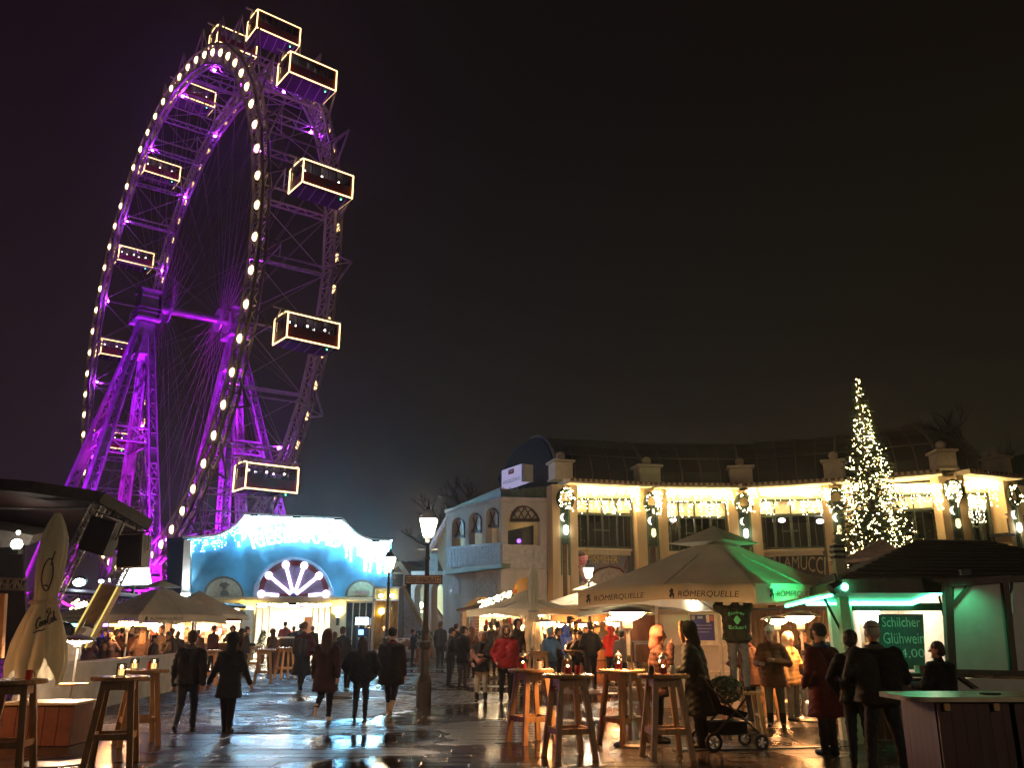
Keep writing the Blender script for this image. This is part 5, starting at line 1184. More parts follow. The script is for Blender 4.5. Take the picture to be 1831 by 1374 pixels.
# right block: white infill panels between dark timbers
bx0 = px(1700, 1120, 12.9).x; P8 = Pl((bx0, 12.9), (bx0 + 6, 12.2))
blk = thing('timber_framed_wall', 'white panelled wall in dark crooked timbers washed green at far right', 'wall', (bx0 + 1, 12.7, 0))
x = 1700
for x0, x1 in ((1706, 1806), (1812, 1900)): MB().poly(P8, [(x0, 1036), (x1, 1030), (x1, 1208), (x0, 1205)], -.12, -.06).build('infill_panel', PANELW, blk)
MB().poly(P8, [(1706, 1214), (1900, 1218), (1900, 1330), (1706, 1330)], -.12, -.06).build('infill_panel', PANELW, blk)
for pts in ([(1689, 1036), (1702, 1036), (1719, 1340), (1704, 1340)], [(1793, 1034), (1803, 1034), (1821, 1206), (1811, 1206)]): MB().poly(P8, pts, -.14, .0).build('timber_post', DWOOD, blk)
MB().poly(P8, [(1712, 1198), (1900, 1202), (1900, 1212), (1712, 1208)], -.14, .01).build('timber_rail', DWOOD, blk); MB().poly(P8, [(1696, 1036), (1900, 1026), (1900, 1036), (1696, 1050)], -.14, .012).build('timber_rail', DWOOD, blk)
MB().poly(P8, [(1702, 1080), (1735, 1042), (1743, 1042), (1704, 1090)], -.10, -.012).build('timber_brace', DWOOD, blk); MB().poly(P8, [(1714, 1212), (1724, 1212), (1752, 1232), (1742, 1232)], -.10, -.012).build('timber_brace', DWOOD, blk)
spot('eave_beam', P8.pt(1725, 1030, .25), P8.pt(1740, 1160, -.05), 20, (.12, 1, .42), 120, .9, .1)
MB().box(P8.pt(1725, 1024, .25), (.14, .08, .08)).build('eave_lamp', BLACK, blk)

# ================================================================== NEAR BAR AT THE RIGHT EDGE
nb_ = gp(1735, 1243, 1.08); nt_ = thing('barrel_bar', 'near bar with rounded pale wet top and dark red boarded body at lower right', 'bar', (nb_.x, nb_.y, 0))
m = MB(); pts = []
w2, d2, r2 = .82, .42, .16
for cx1, cy1, a0 in ((w2 - r2, d2 - r2, 0), (-w2 + r2, d2 - r2, 90), (-w2 + r2, -d2 + r2, 180), (w2 - r2, -d2 + r2, 270)):
    for k in range(7): a = math.radians(a0 + k * 15); pts.append(V((nb_.x + .08 + cx1 + r2 * math.cos(a), nb_.y + cy1 + r2 * math.sin(a), 1.045)))
m.prism(pts, V((0, 0, .04))); m.build('tabletop', mat('pale_wet_top', (.50, .44, .30), .25, var=.2, scale=5, bump=.05), nt_)
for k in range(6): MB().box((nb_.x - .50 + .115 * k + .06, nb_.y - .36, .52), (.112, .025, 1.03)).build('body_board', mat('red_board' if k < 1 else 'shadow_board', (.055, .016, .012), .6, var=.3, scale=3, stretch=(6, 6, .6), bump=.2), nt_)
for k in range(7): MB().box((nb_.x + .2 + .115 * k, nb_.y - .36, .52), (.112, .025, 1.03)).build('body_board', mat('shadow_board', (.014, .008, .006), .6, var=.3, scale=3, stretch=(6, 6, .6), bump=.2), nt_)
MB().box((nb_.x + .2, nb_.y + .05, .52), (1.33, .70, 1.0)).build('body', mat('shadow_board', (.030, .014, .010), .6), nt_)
for k in range(6): MB().box((nb_.x - .49, nb_.y - .27 + .118 * k, .52), (.025, .114, 1.03)).build('body_board', mat('red_board', (.10, .03, .022), .6), nt_)
for k in (-.42, .02): MB().box((nb_.x + k, nb_.y - .385, 1.0), (.05, .03, .06)).build('bracket', WOOD, nt_)
MB().lathe([(0, 0), (.09, 0), (.09, .012), (0, .012)], 16, (nb_.x + .16, nb_.y - .05, 1.0855), cap=False).build('puddle_mark', BLACK, nt_)
# ================================================================== STAGE ON THE LEFT
SY = 21.0; TRUSS = mat('truss_aluminium', (.42, .40, .38), .4, .6)
def S(x, y, Y=SY): return px(x, y, Y)
stg = thing('event_stage', 'open stage roof with dark red canopy on slanted aluminium trusses at far left', 'stage', (S(120, 1178).x, SY, 0))
def truss(mb, a, b, w_, n, u=V((0, 1, 0))):
    d = (b - a).normalized(); r = d.cross(u).normalized() * w_ / 2; t = u.normalized() * w_ / 2
    cs = [r + t, r - t, -r - t, -r + t]
    for c in cs: mb.tube([a + c, b + c], .026, 6)
    for k in range(n):
        p0, p1 = a.lerp(b, k / n), a.lerp(b, (k + 1) / n)
        for i in range(4):
            c0, c1 = cs[i], cs[(i + 1) % 4]
            mb.tube([p0 + (c0 if k % 2 else c1), p1 + (c1 if k % 2 else c0)], .013, 5); mb.tube([p0 + c0, p0 + c1], .013, 5)
CANR = mat('canopy_maroon', (.035, .011, .010), .7, var=.3, scale=1.2, bump=.1); CANG = mat('canopy_edge', (.07, .062, .052), .7)
m = MB(); m.quad(S(-60, 868, 20.5), S(0, 874, 20.5), S(178, 897, 21), S(262, 942, 22), S(236, 990, 27), S(60, 960, 27), S(-60, 950, 27)); m.build('canopy', CANR, stg)
m = MB(); top_ = [S(-60, 862, 20.4), S(60, 872, 20.6), S(180, 890, 20.9), S(268, 940, 22)]
for a, b in zip(top_, top_[1:]): m.beam(a, b, .10, .28)
m.build('canopy_edge', CANG, stg)
m = MB(); truss(m, S(172, 902), S(262, 945, 22.2), .26, 12); m.build('front_truss', TRUSS, stg)
m = MB(); truss(m, S(176, 905), S(92, 1072, 20.2), .26, 14); m.build('slanted_truss', TRUSS, stg)
m = MB(); truss(m, S(246, 960, 22), S(158, 1130, 20.4), .26, 16); tr2 = m.build('slanted_truss', TRUSS, stg)
a, b = S(201, 1048, 21.0), S(143, 1156, 20.3); d = (b - a).normalized(); r = d.cross(V((0, 1, 0))).normalized() * .19
m = MB(); m.prism([a - r + V((0, -.16, 0)), a + r + V((0, -.16, 0)), b + r + V((0, -.16, 0)), b - r + V((0, -.16, 0))], V((0, .32, 0))); m.build('truss_cladding', mat('cladding_tan', (.40, .27, .13), .6), stg)
for s in (-1, 1): MB().tube([a + r * s * 1.08 + V((0, -.17, 0)), b + r * s * 1.08 + V((0, -.17, 0))], .022, 6).build('led_edge', emit('amber_led', (1, .75, .20), 1.0), stg)
m = MB(); truss(m, S(-60, 1043, 19), S(46, 1046, 19.2), .22, 8); m.build('side_truss', TRUSS, stg)
MB().tube([S(-40, 909, 21), S(165, 909, 21)], .03, 6).build('tie_bar', TRUSS, stg)
MB().prism([S(-60, 960, 23.5), S(40, 965, 23.5), S(48, 1180, 23.5), S(-60, 1180, 23.5)], V((0, .1, 0))).build('back_drape', mat('drape_black', (.022, .014, .012), .85, bump=.3, bscale=4), stg)
MB().prism([S(-50, 940, 22.5), S(60, 958, 22.5), S(52, 975, 22.5), S(-50, 985, 22.5)], V((0, .8, .25))).build('soffit_panel', mat('soffit_grey', (.22, .20, .18), .7), stg)
l = MB().sphere(S(30, 974, 21.4), .13, 10).build('stage_lamp', emit('stage_lamp_light', (1, .90, .74), 45), stg); MB().box(S(29, 987, 21.4), (.2, .2, .12)).build('lamp_yoke', BLACK, l)
MB().sphere(S(33, 953, 22), .05, 8).build('small_lamp', emit('stage_lamp_light', (1, .90, .74), 45), stg)
MB().prism([S(-40, 1062, 16), S(9, 1062, 16), S(2, 1178, 16), S(-40, 1178, 16)], V((0, .1, 0))).build('orange_board', mat('plank_orange', (.38, .2, .09), .6), stg)
for x, y, w_, h_, rr, lab in ((182, 960, .62, .80, .28, 'left'), (240, 987, .56, .72, -.05, 'right')):
    c = S(x, y, 20.4); sp = thing('stage_loudspeaker', f"black loudspeaker hanging at the {'upper left' if lab == 'left' else 'lower right'} of the stage truss", 'loudspeaker', c, 0, 'loudspeakers hung on the stage truss')
    M = Matrix.Rotation(rr, 3, 'Y'); bx = MB().box(c, (w_, .5, h_), M=M).build('cabinet', BLACK, sp)
    MB().box(c + V((0, -.26, 0)), (w_ * .9, .03, h_ * .9), M=M).build('grille', mat('grille_black', (.015, .015, .016), .5, bump=.5, bscale=120), sp)
    yk = MB(); yk.tube([c + M @ V((-w_ / 2 - .04, 0, 0)), c + M @ V((-w_ / 2 - .04, 0, h_ * .62)), c + M @ V((w_ / 2 + .04, 0, h_ * .62)), c + M @ V((w_ / 2 + .04, 0, 0))], .022, 6); yk.tube([c + M @ V((0, 0, h_ * .62)), c + M @ V((.06, 0, h_ * .85))], .03, 6); yk.build('yoke', IRON, sp)
for (x, y, col, st, sz, Y, lab) in ((145, 1042, (.80, .93, 1), 75, .34, 48, 'white floodlight glaring over the left market roofs'), (184, 1040, (.85, .93, 1), 45, .15, 48, 'small white lamp between floodlight and lit board'), (200, 1038, (.85, .93, 1), 45, .15, 48, 'second small white lamp close to the lit board')):
    c = px(x, y, Y); t = thing('yard_floodlight', lab, 'floodlight', (c.x, c.y, 0)); MB().lathe([(0, -.02), (sz, .0), (sz * .9, sz * .5), (sz * .3, sz * .8)], 16, c, M=Matrix.Rotation(math.radians(65), 3, 'X')).build('housing', IRON, t)
    MB().sphere(c + V((0, -.2, -.02)), (sz, sz * .5, sz * .62), 14).build('lens', emit('flood_%d' % st, col, st * .35), t); MB().tube([(c.x, c.y + .1, 0), (c.x, c.y + .1, c.z)], .05, 8).build('mast', IRON, t)
PB2 = Pl((-40, 52), (20, 52)); bb = thing('lit_billboard', 'blown out white lit board behind the stage truss', 'billboard', PB2.pt(240, 1178))
MB().poly(PB2, [(226, 1010), (262, 1012), (268, 1046), (208, 1047)], -.3, 0).build('face', emit('board_light', (.9, .96, 1), 5), bb); MB().rect(PB2, 236, 1046, 240, 1178, -.3, -.1).build('post', IRON, bb)

# ================================================================== LEFT MARKET BAR AND COUNTER
P10 = Pl((-40, 46), (20, 46)); bar = thing('market_bar', 'low market bar roof behind the left parasols with blue and red lit interior', 'market stall', P10.pt(280, 1178))
BK = mat('bar_back', (.30, .15, .07), .6, var=.4, scale=2)
MB().rect(P10, 95, 1098, 350, 1178, -3, -2.9).build('back_wall', BK, bar); MB().prism([P10.pt(88, 1060, .6), P10.pt(440, 1090, .6), P10.pt(440, 1086, -3), P10.pt(88, 1052, -3)], V((0, 0, .12))).build('roof', mat('bar_roof', (.05, .05, .06), .6), bar)
for x0, x1, c_, s_ in ((100, 170, (.15, 1, .8), 12), (172, 192, (.25, .12, 1), 16), (196, 226, (1, .62, .16), 7), (230, 262, (1, .5, .12), 10)):
    MB().rect(P10, x0, 1116, x1, 1121, .2, .3).build('led_strip', emit('bar_led_%d' % x0, c_, s_), bar)
MB().rect(P10, 164, 1130, 196, 1178, -2.88, -2.8).build('blue_screen', emit('bar_blue', (.03, .02, .6), 1.3), bar); MB().rect(P10, 206, 1118, 226, 1140, -2.88, -2.8).build('yellow_screen', emit('bar_yellow', (1, .6, .15), 3), bar)
MB().rect(P10, 268, 1112, 282, 1136, -2.8, -2.4).build('red_banner', mat('banner_red', (.55, .06, .02), .6), bar); MB().sphere(P10.pt(281, 1121, -1.5), (.28, .2, .30), 12).build('hanging_lamp', emit('bar_lamp', (1, .65, .35), 60), bar)
MB().sphere(P10.pt(108, 1115, -.5), .1, 8).build('cyan_lamp', emit('bar_led_100', (.15, 1, .8), 12), bar)
for x in (100, 160, 228, 296, 348): MB().rect(P10, x - 1.5, 1085, x + 1.5, 1178, -.1, .1).build('post', DWOOD, bar)
for k in range(14): MB().rect(P10, 100 + k * 17.8, 1152, 116.5 + k * 17.8, 1178, -.2, -.12).build('front_board', DWOOD, bar)
MB().rect(P10, 98, 1148, 350, 1152, -.5, .2).build('counter_top', WOOD, bar)
# golden bow of lights and magenta ribbon on its roof
orn = thing('light_bow', 'yellow light bow with magenta ribbon on the roof edge of the left bar', 'light ornament', P10.pt(140, 1090, .4)); q = random.Random(4); m = MB()
for k in range(60): m.octa(P10.pt(133 + q.gauss(8, 6), 1083 + q.gauss(0, 4), .4 + q.uniform(-.1, .1)), .06)
m.build('bulbs', emit('bow_bulb', (1, .8, .35), 12), orn); MB().tube([P10.pt(111, 1077, .4), P10.pt(122, 1083, .4), P10.pt(131, 1084, .5)], .07, 6).build('ribbon', emit('magenta_neon', (1, .05, .6), 2.2), orn)
# bright goods stall
P11 = Pl((-40, 47), (20, 47)); stall = thing('red_goods_stall', 'brightly lit stall with red and white goods left of the hall doors', 'market stall', P11.pt(375, 1178))
WARMW = mat('stall_cream', (.70, .55, .36), .7)
MB().rect(P11, 306, 1100, 434, 1178, -2.2, -2.1).build('back_wall', WARMW, stall); MB().rect(P11, 306, 1108, 309, 1178, -2.1, 0).build('side_wall', WARMW, stall); MB().rect(P11, 431, 1090, 434, 1178, -2.1, 0).build('side_wall', WARMW, stall)
MB().prism([P11.pt(300, 1108, .5), P11.pt(438, 1100, .5), P11.pt(438, 1096, -2.3), P11.pt(300, 1104, -2.3)], V((0, 0, .1))).build('roof', DWOOD, stall); MB().rect(P11, 388, 1092, 434, 1112, .3, .4).build('sign_board', mat('stall_red_board', (.40, .09, .03), .6), stall); MB().rect(P11, 386, 1088, 412, 1093, .4, .45).build('lit_sign', emit('stall_sign', (1, .9, .65), 4), stall)
for k in range(5): MB().box(P11.pt(322 + k * 24, 1112, -1.0), (.5, .7, .06)).build('stall_lamp', emit('stall_light', (1, .80, .50), 90), stall)
q = random.Random(6)
for k in range(26):
    x = q.uniform(312, 428); y = q.uniform(1118, 1150); MB().box(P11.pt(x, y, -1.9 + q.uniform(0, .3)), (q.uniform(.2, .5), .12, q.uniform(.15, .4))).build('goods', [RED, mat('goods_white', (.7, .62, .5), .5), mat('goods_brown', (.25, .10, .04), .5)][k % 3], stall)
MB().rect(P11, 306, 1150, 434, 1153, -.6, .1).build('counter_top', WOOD, stall); MB().rect(P11, 308, 1153, 432, 1178, -.1, 0).build('counter_front', BWOOD, stall)
ls_ = thing('red_star_lamp', 'spiky star lamp hanging in the red goods stall', 'lamp', P11.pt(335, 1124, -.4)); m = MB(); c = P11.pt(335, 1124, -.4)
for k in range(8): a = k * PI / 4; m.add([c + V((.09 * math.cos(a + .4), 0, .05 * math.sin(a + .4))), c + V((.09 * math.cos(a - .4), 0, .05 * math.sin(a - .4))), c + V((.5 * math.cos(a), 0, .16 * math.sin(a))), c + V((0, -.1, 0))], [(0, 1, 2), (0, 2, 3), (1, 3, 2)])
m.build('star', mat('star_brown', (.25, .08, .04), .5), ls_)
# small fir and stand before the hall
sf = px(467, 1178, 50); fir = thing('small_fir', 'small potted fir with yellow lamp beside the hall doors', 'fir tree', (sf.x, 50, 0)); m = MB(); q = random.Random(9)
for k in range(420):
    z = .45 + 1.25 * q.random() ** 1.2; r = (1.75 - z) * .36 * math.sqrt(q.random()); a = q.uniform(0, 2 * PI); b = V((sf.x + r * math.cos(a), 50 + r * math.sin(a), z)); d = V((math.cos(a), math.sin(a), -.3)) * .16; m.add([b, b + V((0, 0, .06)), b + d], [(0, 1, 2)])
tag(m.build('crown', NEED, fir, normals=False), kind='stuff'); MB().tube([(sf.x, 50, .3), (sf.x, 50, 1.6)], [.04, .01], 6).build('trunk', DWOOD, fir); MB().lathe([(.16, 0), (.22, .42), (.18, .42)], 12, (sf.x, 50, 0)).build('pot', BWOOD, fir); MB().sphere((sf.x + .35, 49.8, 1.1), (.16, .16, .26), 10).build('lamp', emit('yellow_lamp', (1, .85, .3), 5), fir)
# podium of boards near the fir
pd = px(512, 1178, 40); pod = thing('serving_stand', 'boxy boarded serving stand with pale top before the hall entrance', 'stand', (pd.x, 40, 0))
zt = px(512, 1141, 40).z; MB().box((pd.x, 40, zt), (1.35, .8, .06)).build('top', WPAINT, pod)
for k in range(9): MB().box((pd.x - .58 + k * .145, 39.64, zt / 2 - .03), (.135, .04, zt - .06)).build('board', DWOOD if k > 2 else BWOOD, pod)
MB().box((pd.x, 40, zt / 2 - .04), (1.25, .66, zt - .1)).build('body', DWOOD, pod)
# panelled counter at left with violet lit top
ca, cb, cd = gp(108, 1278, 0), gp(160, 1268, 0), gp(290, 1230, 0); cnt = thing('bar_counter', 'grey panelled bar counter with violet lit top at left', 'counter', ca)
zc_ = 1.0; ct = [gp(75, 1205, zc_), gp(215, 1187, zc_)]
def wallseg(A, B, name='counter_front'):
    d = (B - A); L = d.length; d.normalize(); nrm = V((d.y, -d.x, 0)); nrm = nrm if nrm.y < 0 else -nrm; n = max(2, int(L / .55)); rz = math.atan2(d.y, d.x)
    MB().box((A + B) / 2 + V((0, 0, zc_ / 2)) - nrm * .03, (L, .05, zc_), rz).build(name, mat('counter_grey', (.20, .185, .165), .55, var=.25, scale=3), cnt)
    for k in range(n):
        c = A.lerp(B, (k + .5) / n) + nrm * .012
        f = MB(); w_ = L / n - .08
        for (ox, oz, sx, sz) in ((0, .84, w_, .05), (0, .16, w_, .05), (-w_ / 2, .5, .05, .72), (w_ / 2, .5, .05, .72)): f.box(c + d * ox + V((0, 0, oz)), (sx, .06, sz), rz)
        f.build('panel_frame', mat('counter_frame', (.27, .25, .23), .5, var=.15), cnt)
A_, B_, D_ = gp(18, 1300), gp(158, 1272), gp(302, 1238); wallseg(A_, B_); wallseg(B_, D_)
m = MB(); m.prism([A_ + V((-.1, -.12, zc_)), B_ + V((0, -.16, zc_)), D_ + V((.1, -.1, zc_)), D_ + V((.0, .7, zc_)), B_ + V((0, .75, zc_)), A_ + V((-.1, .7, zc_))], V((0, 0, .05))); m.build('counter_top', mat('counter_top_grey', (.30, .27, .32), .3, var=.15), cnt)
lt_ = S(150, 1128, 21.2); vl = thing('violet_spotlight', 'violet stage spotlight aimed down at the bar counter', 'spotlight', lt_); MB().tube([lt_ + V((-.05, 0, .12)), lt_ + V((.03, -.05, -.06))], [.06, .09], 10).build('housing', BLACK, vl); MB().sphere(lt_ + V((.035, -.06, -.08)), .06, 8).build('lens', emit('violet_lens2', (.4, .1, 1), 10), vl); spot('violet_beam', lt_ + V((.03, -.1, -.16)), gp(160, 1195, 1.0), 420, (.35, .08, 1), 70, .8, .08)
# stacked low crate left
cr_ = gp(52, 1338); crt = thing('red_brown_box', 'red brown wooden box with pale lid behind the far left bar table', 'box', cr_); zb_ = gp(80, 1262, .62)
cw = 1.0; 
for k in range(5): MB().box((cr_.x - .42 + .21 * k, cr_.y + .12, .29), (.2, .03, .56)).build('board', mat('box_red', (.15, .045, .025), .6, var=.3, bump=.15), crt)
MB().box((cr_.x, cr_.y + .46, .29), (1.04, .62, .56)).build('body', mat('box_red', (.15, .045, .025), .6), crt); MB().box((cr_.x, cr_.y + .44, .60), (1.14, .78, .035)).build('lid', mat('box_lid', (.50, .40, .24), .5), crt)
# white ride figure with dark visor
rd = px(108, 1190, 19.5); ride = thing('ride_figure', 'white rounded childrens ride with dark glassy dome beside the folded parasol', 'ride', (rd.x, 19.5, 0))
zr = px(105, 1192, 19.5).z; RW = mat('ride_white', (.66, .64, .60), .3, var=.05)
MB().lathe([(.18, zr), (.34, zr + .06), (.38, zr + .25), (.36, zr + .45), (.28, zr + .62), (.2, zr + .66)], 20, (rd.x, 19.5, 0)).build('body', RW, ride); MB().box((rd.x + .02, 19.5, zr / 2), (.7, .6, zr)).build('plinth', GREYP, ride)
MB().sphere((rd.x + .0, 19.42, zr + .72), (.23, .26, .20), 16).build('dome', mat('dome_glass', (.03, .03, .05), .06, spec=.9), ride); MB().box((rd.x + .33, 19.5, zr + .52), (.14, .3, .62), M=Matrix.Rotation(.5, 3, 'Y')).build('fin', RW, ride)
MB().tube([(rd.x - .15, 19.13, zr + .30), (rd.x - .06, 19.11, zr + .36), (rd.x + .02, 19.11, zr + .31), (rd.x + .10, 19.12, zr + .28)], .022, 6).build('dark_line', BLACK, ride)

# ================================================================== CENTRE STALLS
P12 = Pl((-40, 37.5), (20, 37.5)); cs_ = thing('hanging_goods_stall', 'dazzling warm stall with goods hanging under its roof, mid picture', 'market stall', P12.pt(910, 1178))
MB().rect(P12, 856, 1085, 985, 1178, -2.2, -2.1).build('back_wall', mat('stall_glow_wall', (.75, .56, .32), .7), cs_); MB().rect(P12, 984, 1088, 987, 1178, -2.1, 0).build('side_wall', BWOOD, cs_)
for k in range(5): MB().box(P12.pt(868 + k * 24, 1101, -.9), (.42, .6, .06)).build('stall_lamp', emit('stall_light2', (1, .74, .42), 120), cs_)
MB().rect(P12, 846, 1088, 990, 1094, -2.2, .3).build('roof_edge', DWOOD, cs_); MB().rect(P12, 855, 1150, 985, 1153, -.6, .15).build('counter_top', WOOD, cs_)
for k in range(8): MB().rect(P12, 857 + k * 16, 1153, 872.4 + k * 16, 1181, -.1, 0).build('front_board', BWOOD, cs_)
q = random.Random(12)
for k in range(22):
    x = 870 + k * 5.2; L = q.uniform(5, 13); m = MB(); p = P12.pt(x, 1106, -.1); b = P12.pt(x, 1106 + L, -.1); m.tube([p, b], .012, 4); m.sphere(b, (.09, .06, q.uniform(.08, .2)), 7); m.build('hanging_goods', [RED, mat('goods_white', (.7, .62, .5), .5), mat('goods_brown', (.25, .10, .04), .5), mat('goods_green', (.08, .12, .03), .5)][k % 4], cs_)
for k in range(12): MB().rect(P12, 848, 1098 + k * 5.4, 857, 1102.4 + k * 5.4, -.4, .2).build('brick', mat('stall_brick', (.28, .12, .09), .8), cs_)
sr = MB(); sr.prism([P12.pt(816, 1094, .3), P12.pt(860, 1084, .3), P12.pt(864, 1088, -1.5), P12.pt(822, 1096, -1.5)], V((0, 0, .09))); sr.build('shed_roof', DWOOD, cs_)
for x in (822, 834, 845): MB().rect(P12, x, 1098, x + 5, 1165, -.8, -.6).build('shed_post', mat('shed_grey', (.20, .18, .20), .7), cs_)
gr = thing('lit_garland', 'green garland with white lights draped on the roof left of the lilac parasol', 'garland', P12.pt(890, 1070, .3)); q = random.Random(13); m = MB(); m2 = MB(); gpts = [P12.pt(x, y, .3) for x, y in ((858, 1082), (872, 1079), (888, 1072), (902, 1066), (918, 1064))]
m.tube(gpts, .13, 7); 
for k in range(110): p = gpts[0].lerp(gpts[-1], q.random()); f = (p.x - gpts[0].x) / (gpts[-1].x - gpts[0].x) * 4; i = min(3, int(f)); p = gpts[i].lerp(gpts[i + 1], f - i); m2.octa(p + V((q.uniform(-.1, .1), -.12, q.uniform(-.14, .14))), .028)
m.build('branch', GARL, gr); m2.build('lights', emit('garland_bulb', (1, .85, .5), 35), gr)
fl_ = thing('flame_banner', 'red and yellow flame banner above the lilac parasol', 'banner', P12.pt(922, 1055, 0)); MB().poly(P12, [(917, 1062), (919, 1050), (923, 1042), (925, 1052), (924, 1062)], .1, .14).build('flag_red', mat('flag_red', (.7, .12, .02), .5), fl_); MB().poly(P12, [(920, 1054), (923, 1044), (925, 1050), (924, 1055)], .14, .16).build('flag_yellow', mat('flag_yellow', (.8, .45, .03), .5), fl_)
# brown wooden huts behind the middle tables
P13 = Pl((-40, 41), (20, 41)); bh = thing('brown_hut', 'brown boarded hut with warm lit front in the middle distance', 'hut', P13.pt(1060, 1178))
for k in range(24):
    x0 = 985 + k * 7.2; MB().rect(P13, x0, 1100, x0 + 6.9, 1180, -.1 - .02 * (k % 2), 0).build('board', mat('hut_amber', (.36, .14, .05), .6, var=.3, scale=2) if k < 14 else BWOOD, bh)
MB().prism([P13.pt(980, 1094, 1.2), P13.pt(1160, 1094, 1.2), P13.pt(1160, 1086, -2), P13.pt(980, 1086, -2)], V((0, 0, .1))).build('roof', DWOOD, bh)
for k in range(4): MB().sphere(P13.pt(1000 + k * 22, 1116, .5), .08, 8).build('hut_lamp', emit('hut_amber_lamp', (1, .55, .2), 200), bh)
P14 = Pl((-40, 27.5), (20, 27.5)); rh = thing('rust_cabin', 'rust red cabin side with pale window frame behind the front heater', 'hut', P14.pt(1130, 1178))
for k in range(6): MB().rect(P14, 1108 + k * 11, 1102, 1118.6 + k * 11, 1185, -.1, 0).build('panel', mat('rust_panel', (.24, .075, .035), .6, var=.15), rh)
f = MB(); f.rect(P14, 1134, 1150, 1175, 1153, 0, .05); f.rect(P14, 1134, 1153, 1137, 1185, 0, .05); f.rect(P14, 1106, 1147, 1176, 1149, 0, .04); f.rect(P14, 1106, 1100, 1109, 1185, 0, .05); f.build('window_frame', GREYP, rh); MB().rect(P14, 1138, 1154, 1175, 1185, 0, .02).build('pane', BWOOD, rh)
lt2 = MB(); q = random.Random(14)
fa = thing('fairy_string', 'short string of white party bulbs hanging by the red hooded jacket', 'string lights', P14.pt(1100, 1108, .5))
for k in range(26): lt2.octa(P14.pt(1085 + k * 1.25, 1107 + 2.2 * math.sin(k * 1.1), .5), .03)
for k in range(10): lt2.octa(P14.pt(1118 + 2 * math.sin(k * 2), 1110 + k * 1.4, .5), .025)
lt2.build('bulbs', emit('party_bulb', (1, .82, .5), 40), fa)
ps_ = thing('chalk_menu_stand', 'dark A-shaped menu stand with yellow sheets on a tall bar cask', 'menu stand', P14.pt(1068, 1178, -3)); P15 = Pl((-40, 33), (20, 33))
MB().poly(P15, [(1059, 1121), (1076, 1119), (1084, 1147), (1061, 1147)], 0, .06).build('board', BLACK, ps_); MB().poly(P15, [(1063, 1124), (1073, 1123), (1072, 1131), (1062, 1131)], .06, .07).build('sheet', mat('sheet_yellow', (.6, .45, .15), .6), ps_); MB().poly(P15, [(1064, 1132), (1070, 1132), (1069, 1140), (1063, 1140)], .06, .07).build('sheet', mat('sheet_yellow', (.6, .45, .15), .6), ps_)
MB().rect(P15, 1057, 1146, 1085, 1149, -.5, .12).build('cask_top', WOOD, ps_); c = P15.pt(1070, 1178, -.2); zt = P15.pt(1070, 1149).z; MB().lathe([(.26, 0), (.32, zt * .5), (.27, zt)], 14, (c.x, c.y, 0)).build('cask', BWOOD, ps_)
for z in (.2, zt * .5, zt * .8): MB().lathe([(.325 - abs(z - zt * .5) * .08, z - .025), (.325 - abs(z - zt * .5) * .08, z + .025)], 16, (c.x, c.y, 0), cap=False).build('hoop', IRON, ps_)
# grey sales trailer
P16 = Pl((px(1170, 1178, 21).x, 20.6), (px(1310, 1178, 20).x, 20.2)); trl = thing('sales_trailer', 'grey sales trailer with whiteboard, blue poster and awning lamp under the large parasol', 'trailer', P16.pt(1240, 1178))
TG = mat('trailer_grey', (.34, .33, .31), .5, var=.06); TF = mat('trailer_frame', (.50, .49, .46), .4, .3)
MB().rect(P16, 1172, 1078, 1312, 1296, -1.6, 0).build('body', TG, trl)
f = MB()
for x0, y0, x1, y1 in ((1170, 1076, 1175, 1296), (1170, 1074, 1314, 1082), (1230, 1096, 1233, 1153), (1176, 1152, 1300, 1155), (1278, 1096, 1281, 1153)): f.rect(P16, x0, y0, x1, y1, 0, .05)
f.build('frame', TF, trl); MB().rect(P16, 1178, 1100, 1229, 1152, 0, .03).build('whiteboard', mat('whiteboard', (.52, .50, .46), .4, var=.06), trl)
ds = MB().rect(P16, 1232, 1098, 1280, 1152, 0, .035).build('notice_case', TF, trl); MB().rect(P16, 1234, 1100, 1276, 1146, .035, .045).build('poster', mat('poster_blue', (.025, .03, .26), .5, var=.3, scale=3), ds)
for x0, y0, x1, y1, c_ in ((1236, 1102, 1242, 1109, (.5, .35, .35)), (1262, 1101, 1268, 1114, (.55, .5, .45)), (1269, 1102, 1275, 1111, (.45, .12, .15)), (1247, 1103, 1256, 1107, (.35, .4, .6)), (1244, 1118, 1272, 1120, (.15, .18, .45)), (1244, 1124, 1272, 1126, (.15, .18, .45)), (1244, 1130, 1268, 1132, (.15, .18, .45))): MB().rect(P16, x0, y0, x1, y1, .045, .05).build('poster_print', mat('print_%d_%d' % (x0, y0), c_, .5), ds)
m = MB(); m.prism([P16.pt(1176, 1084, .05), P16.pt(1312, 1086, .05), P16.pt(1312, 1094, .75), P16.pt(1178, 1094, .75)], V((0, 0, .04))); m.build('awning', mat('awning_grey', (.40, .38, .33), .45), trl)
c = P16.pt(1243, 1076, .9); MB().lathe([(.0, .14), (.03, .13), (.035, .06), (.10, -.07), (0, -.08)], 14, c).build('awning_lamp', emit('awning_light', (1, .92, .72), 55), trl); MB().tube([c + V((0, 0, .13)), c + V((0, 0, .5))], .01, 5).build('lamp_cord', BLACK, trl)
MB().rect(P16, 1176, 1200, 1310, 1202, 0, .03).build('rub_rail', TF, trl)
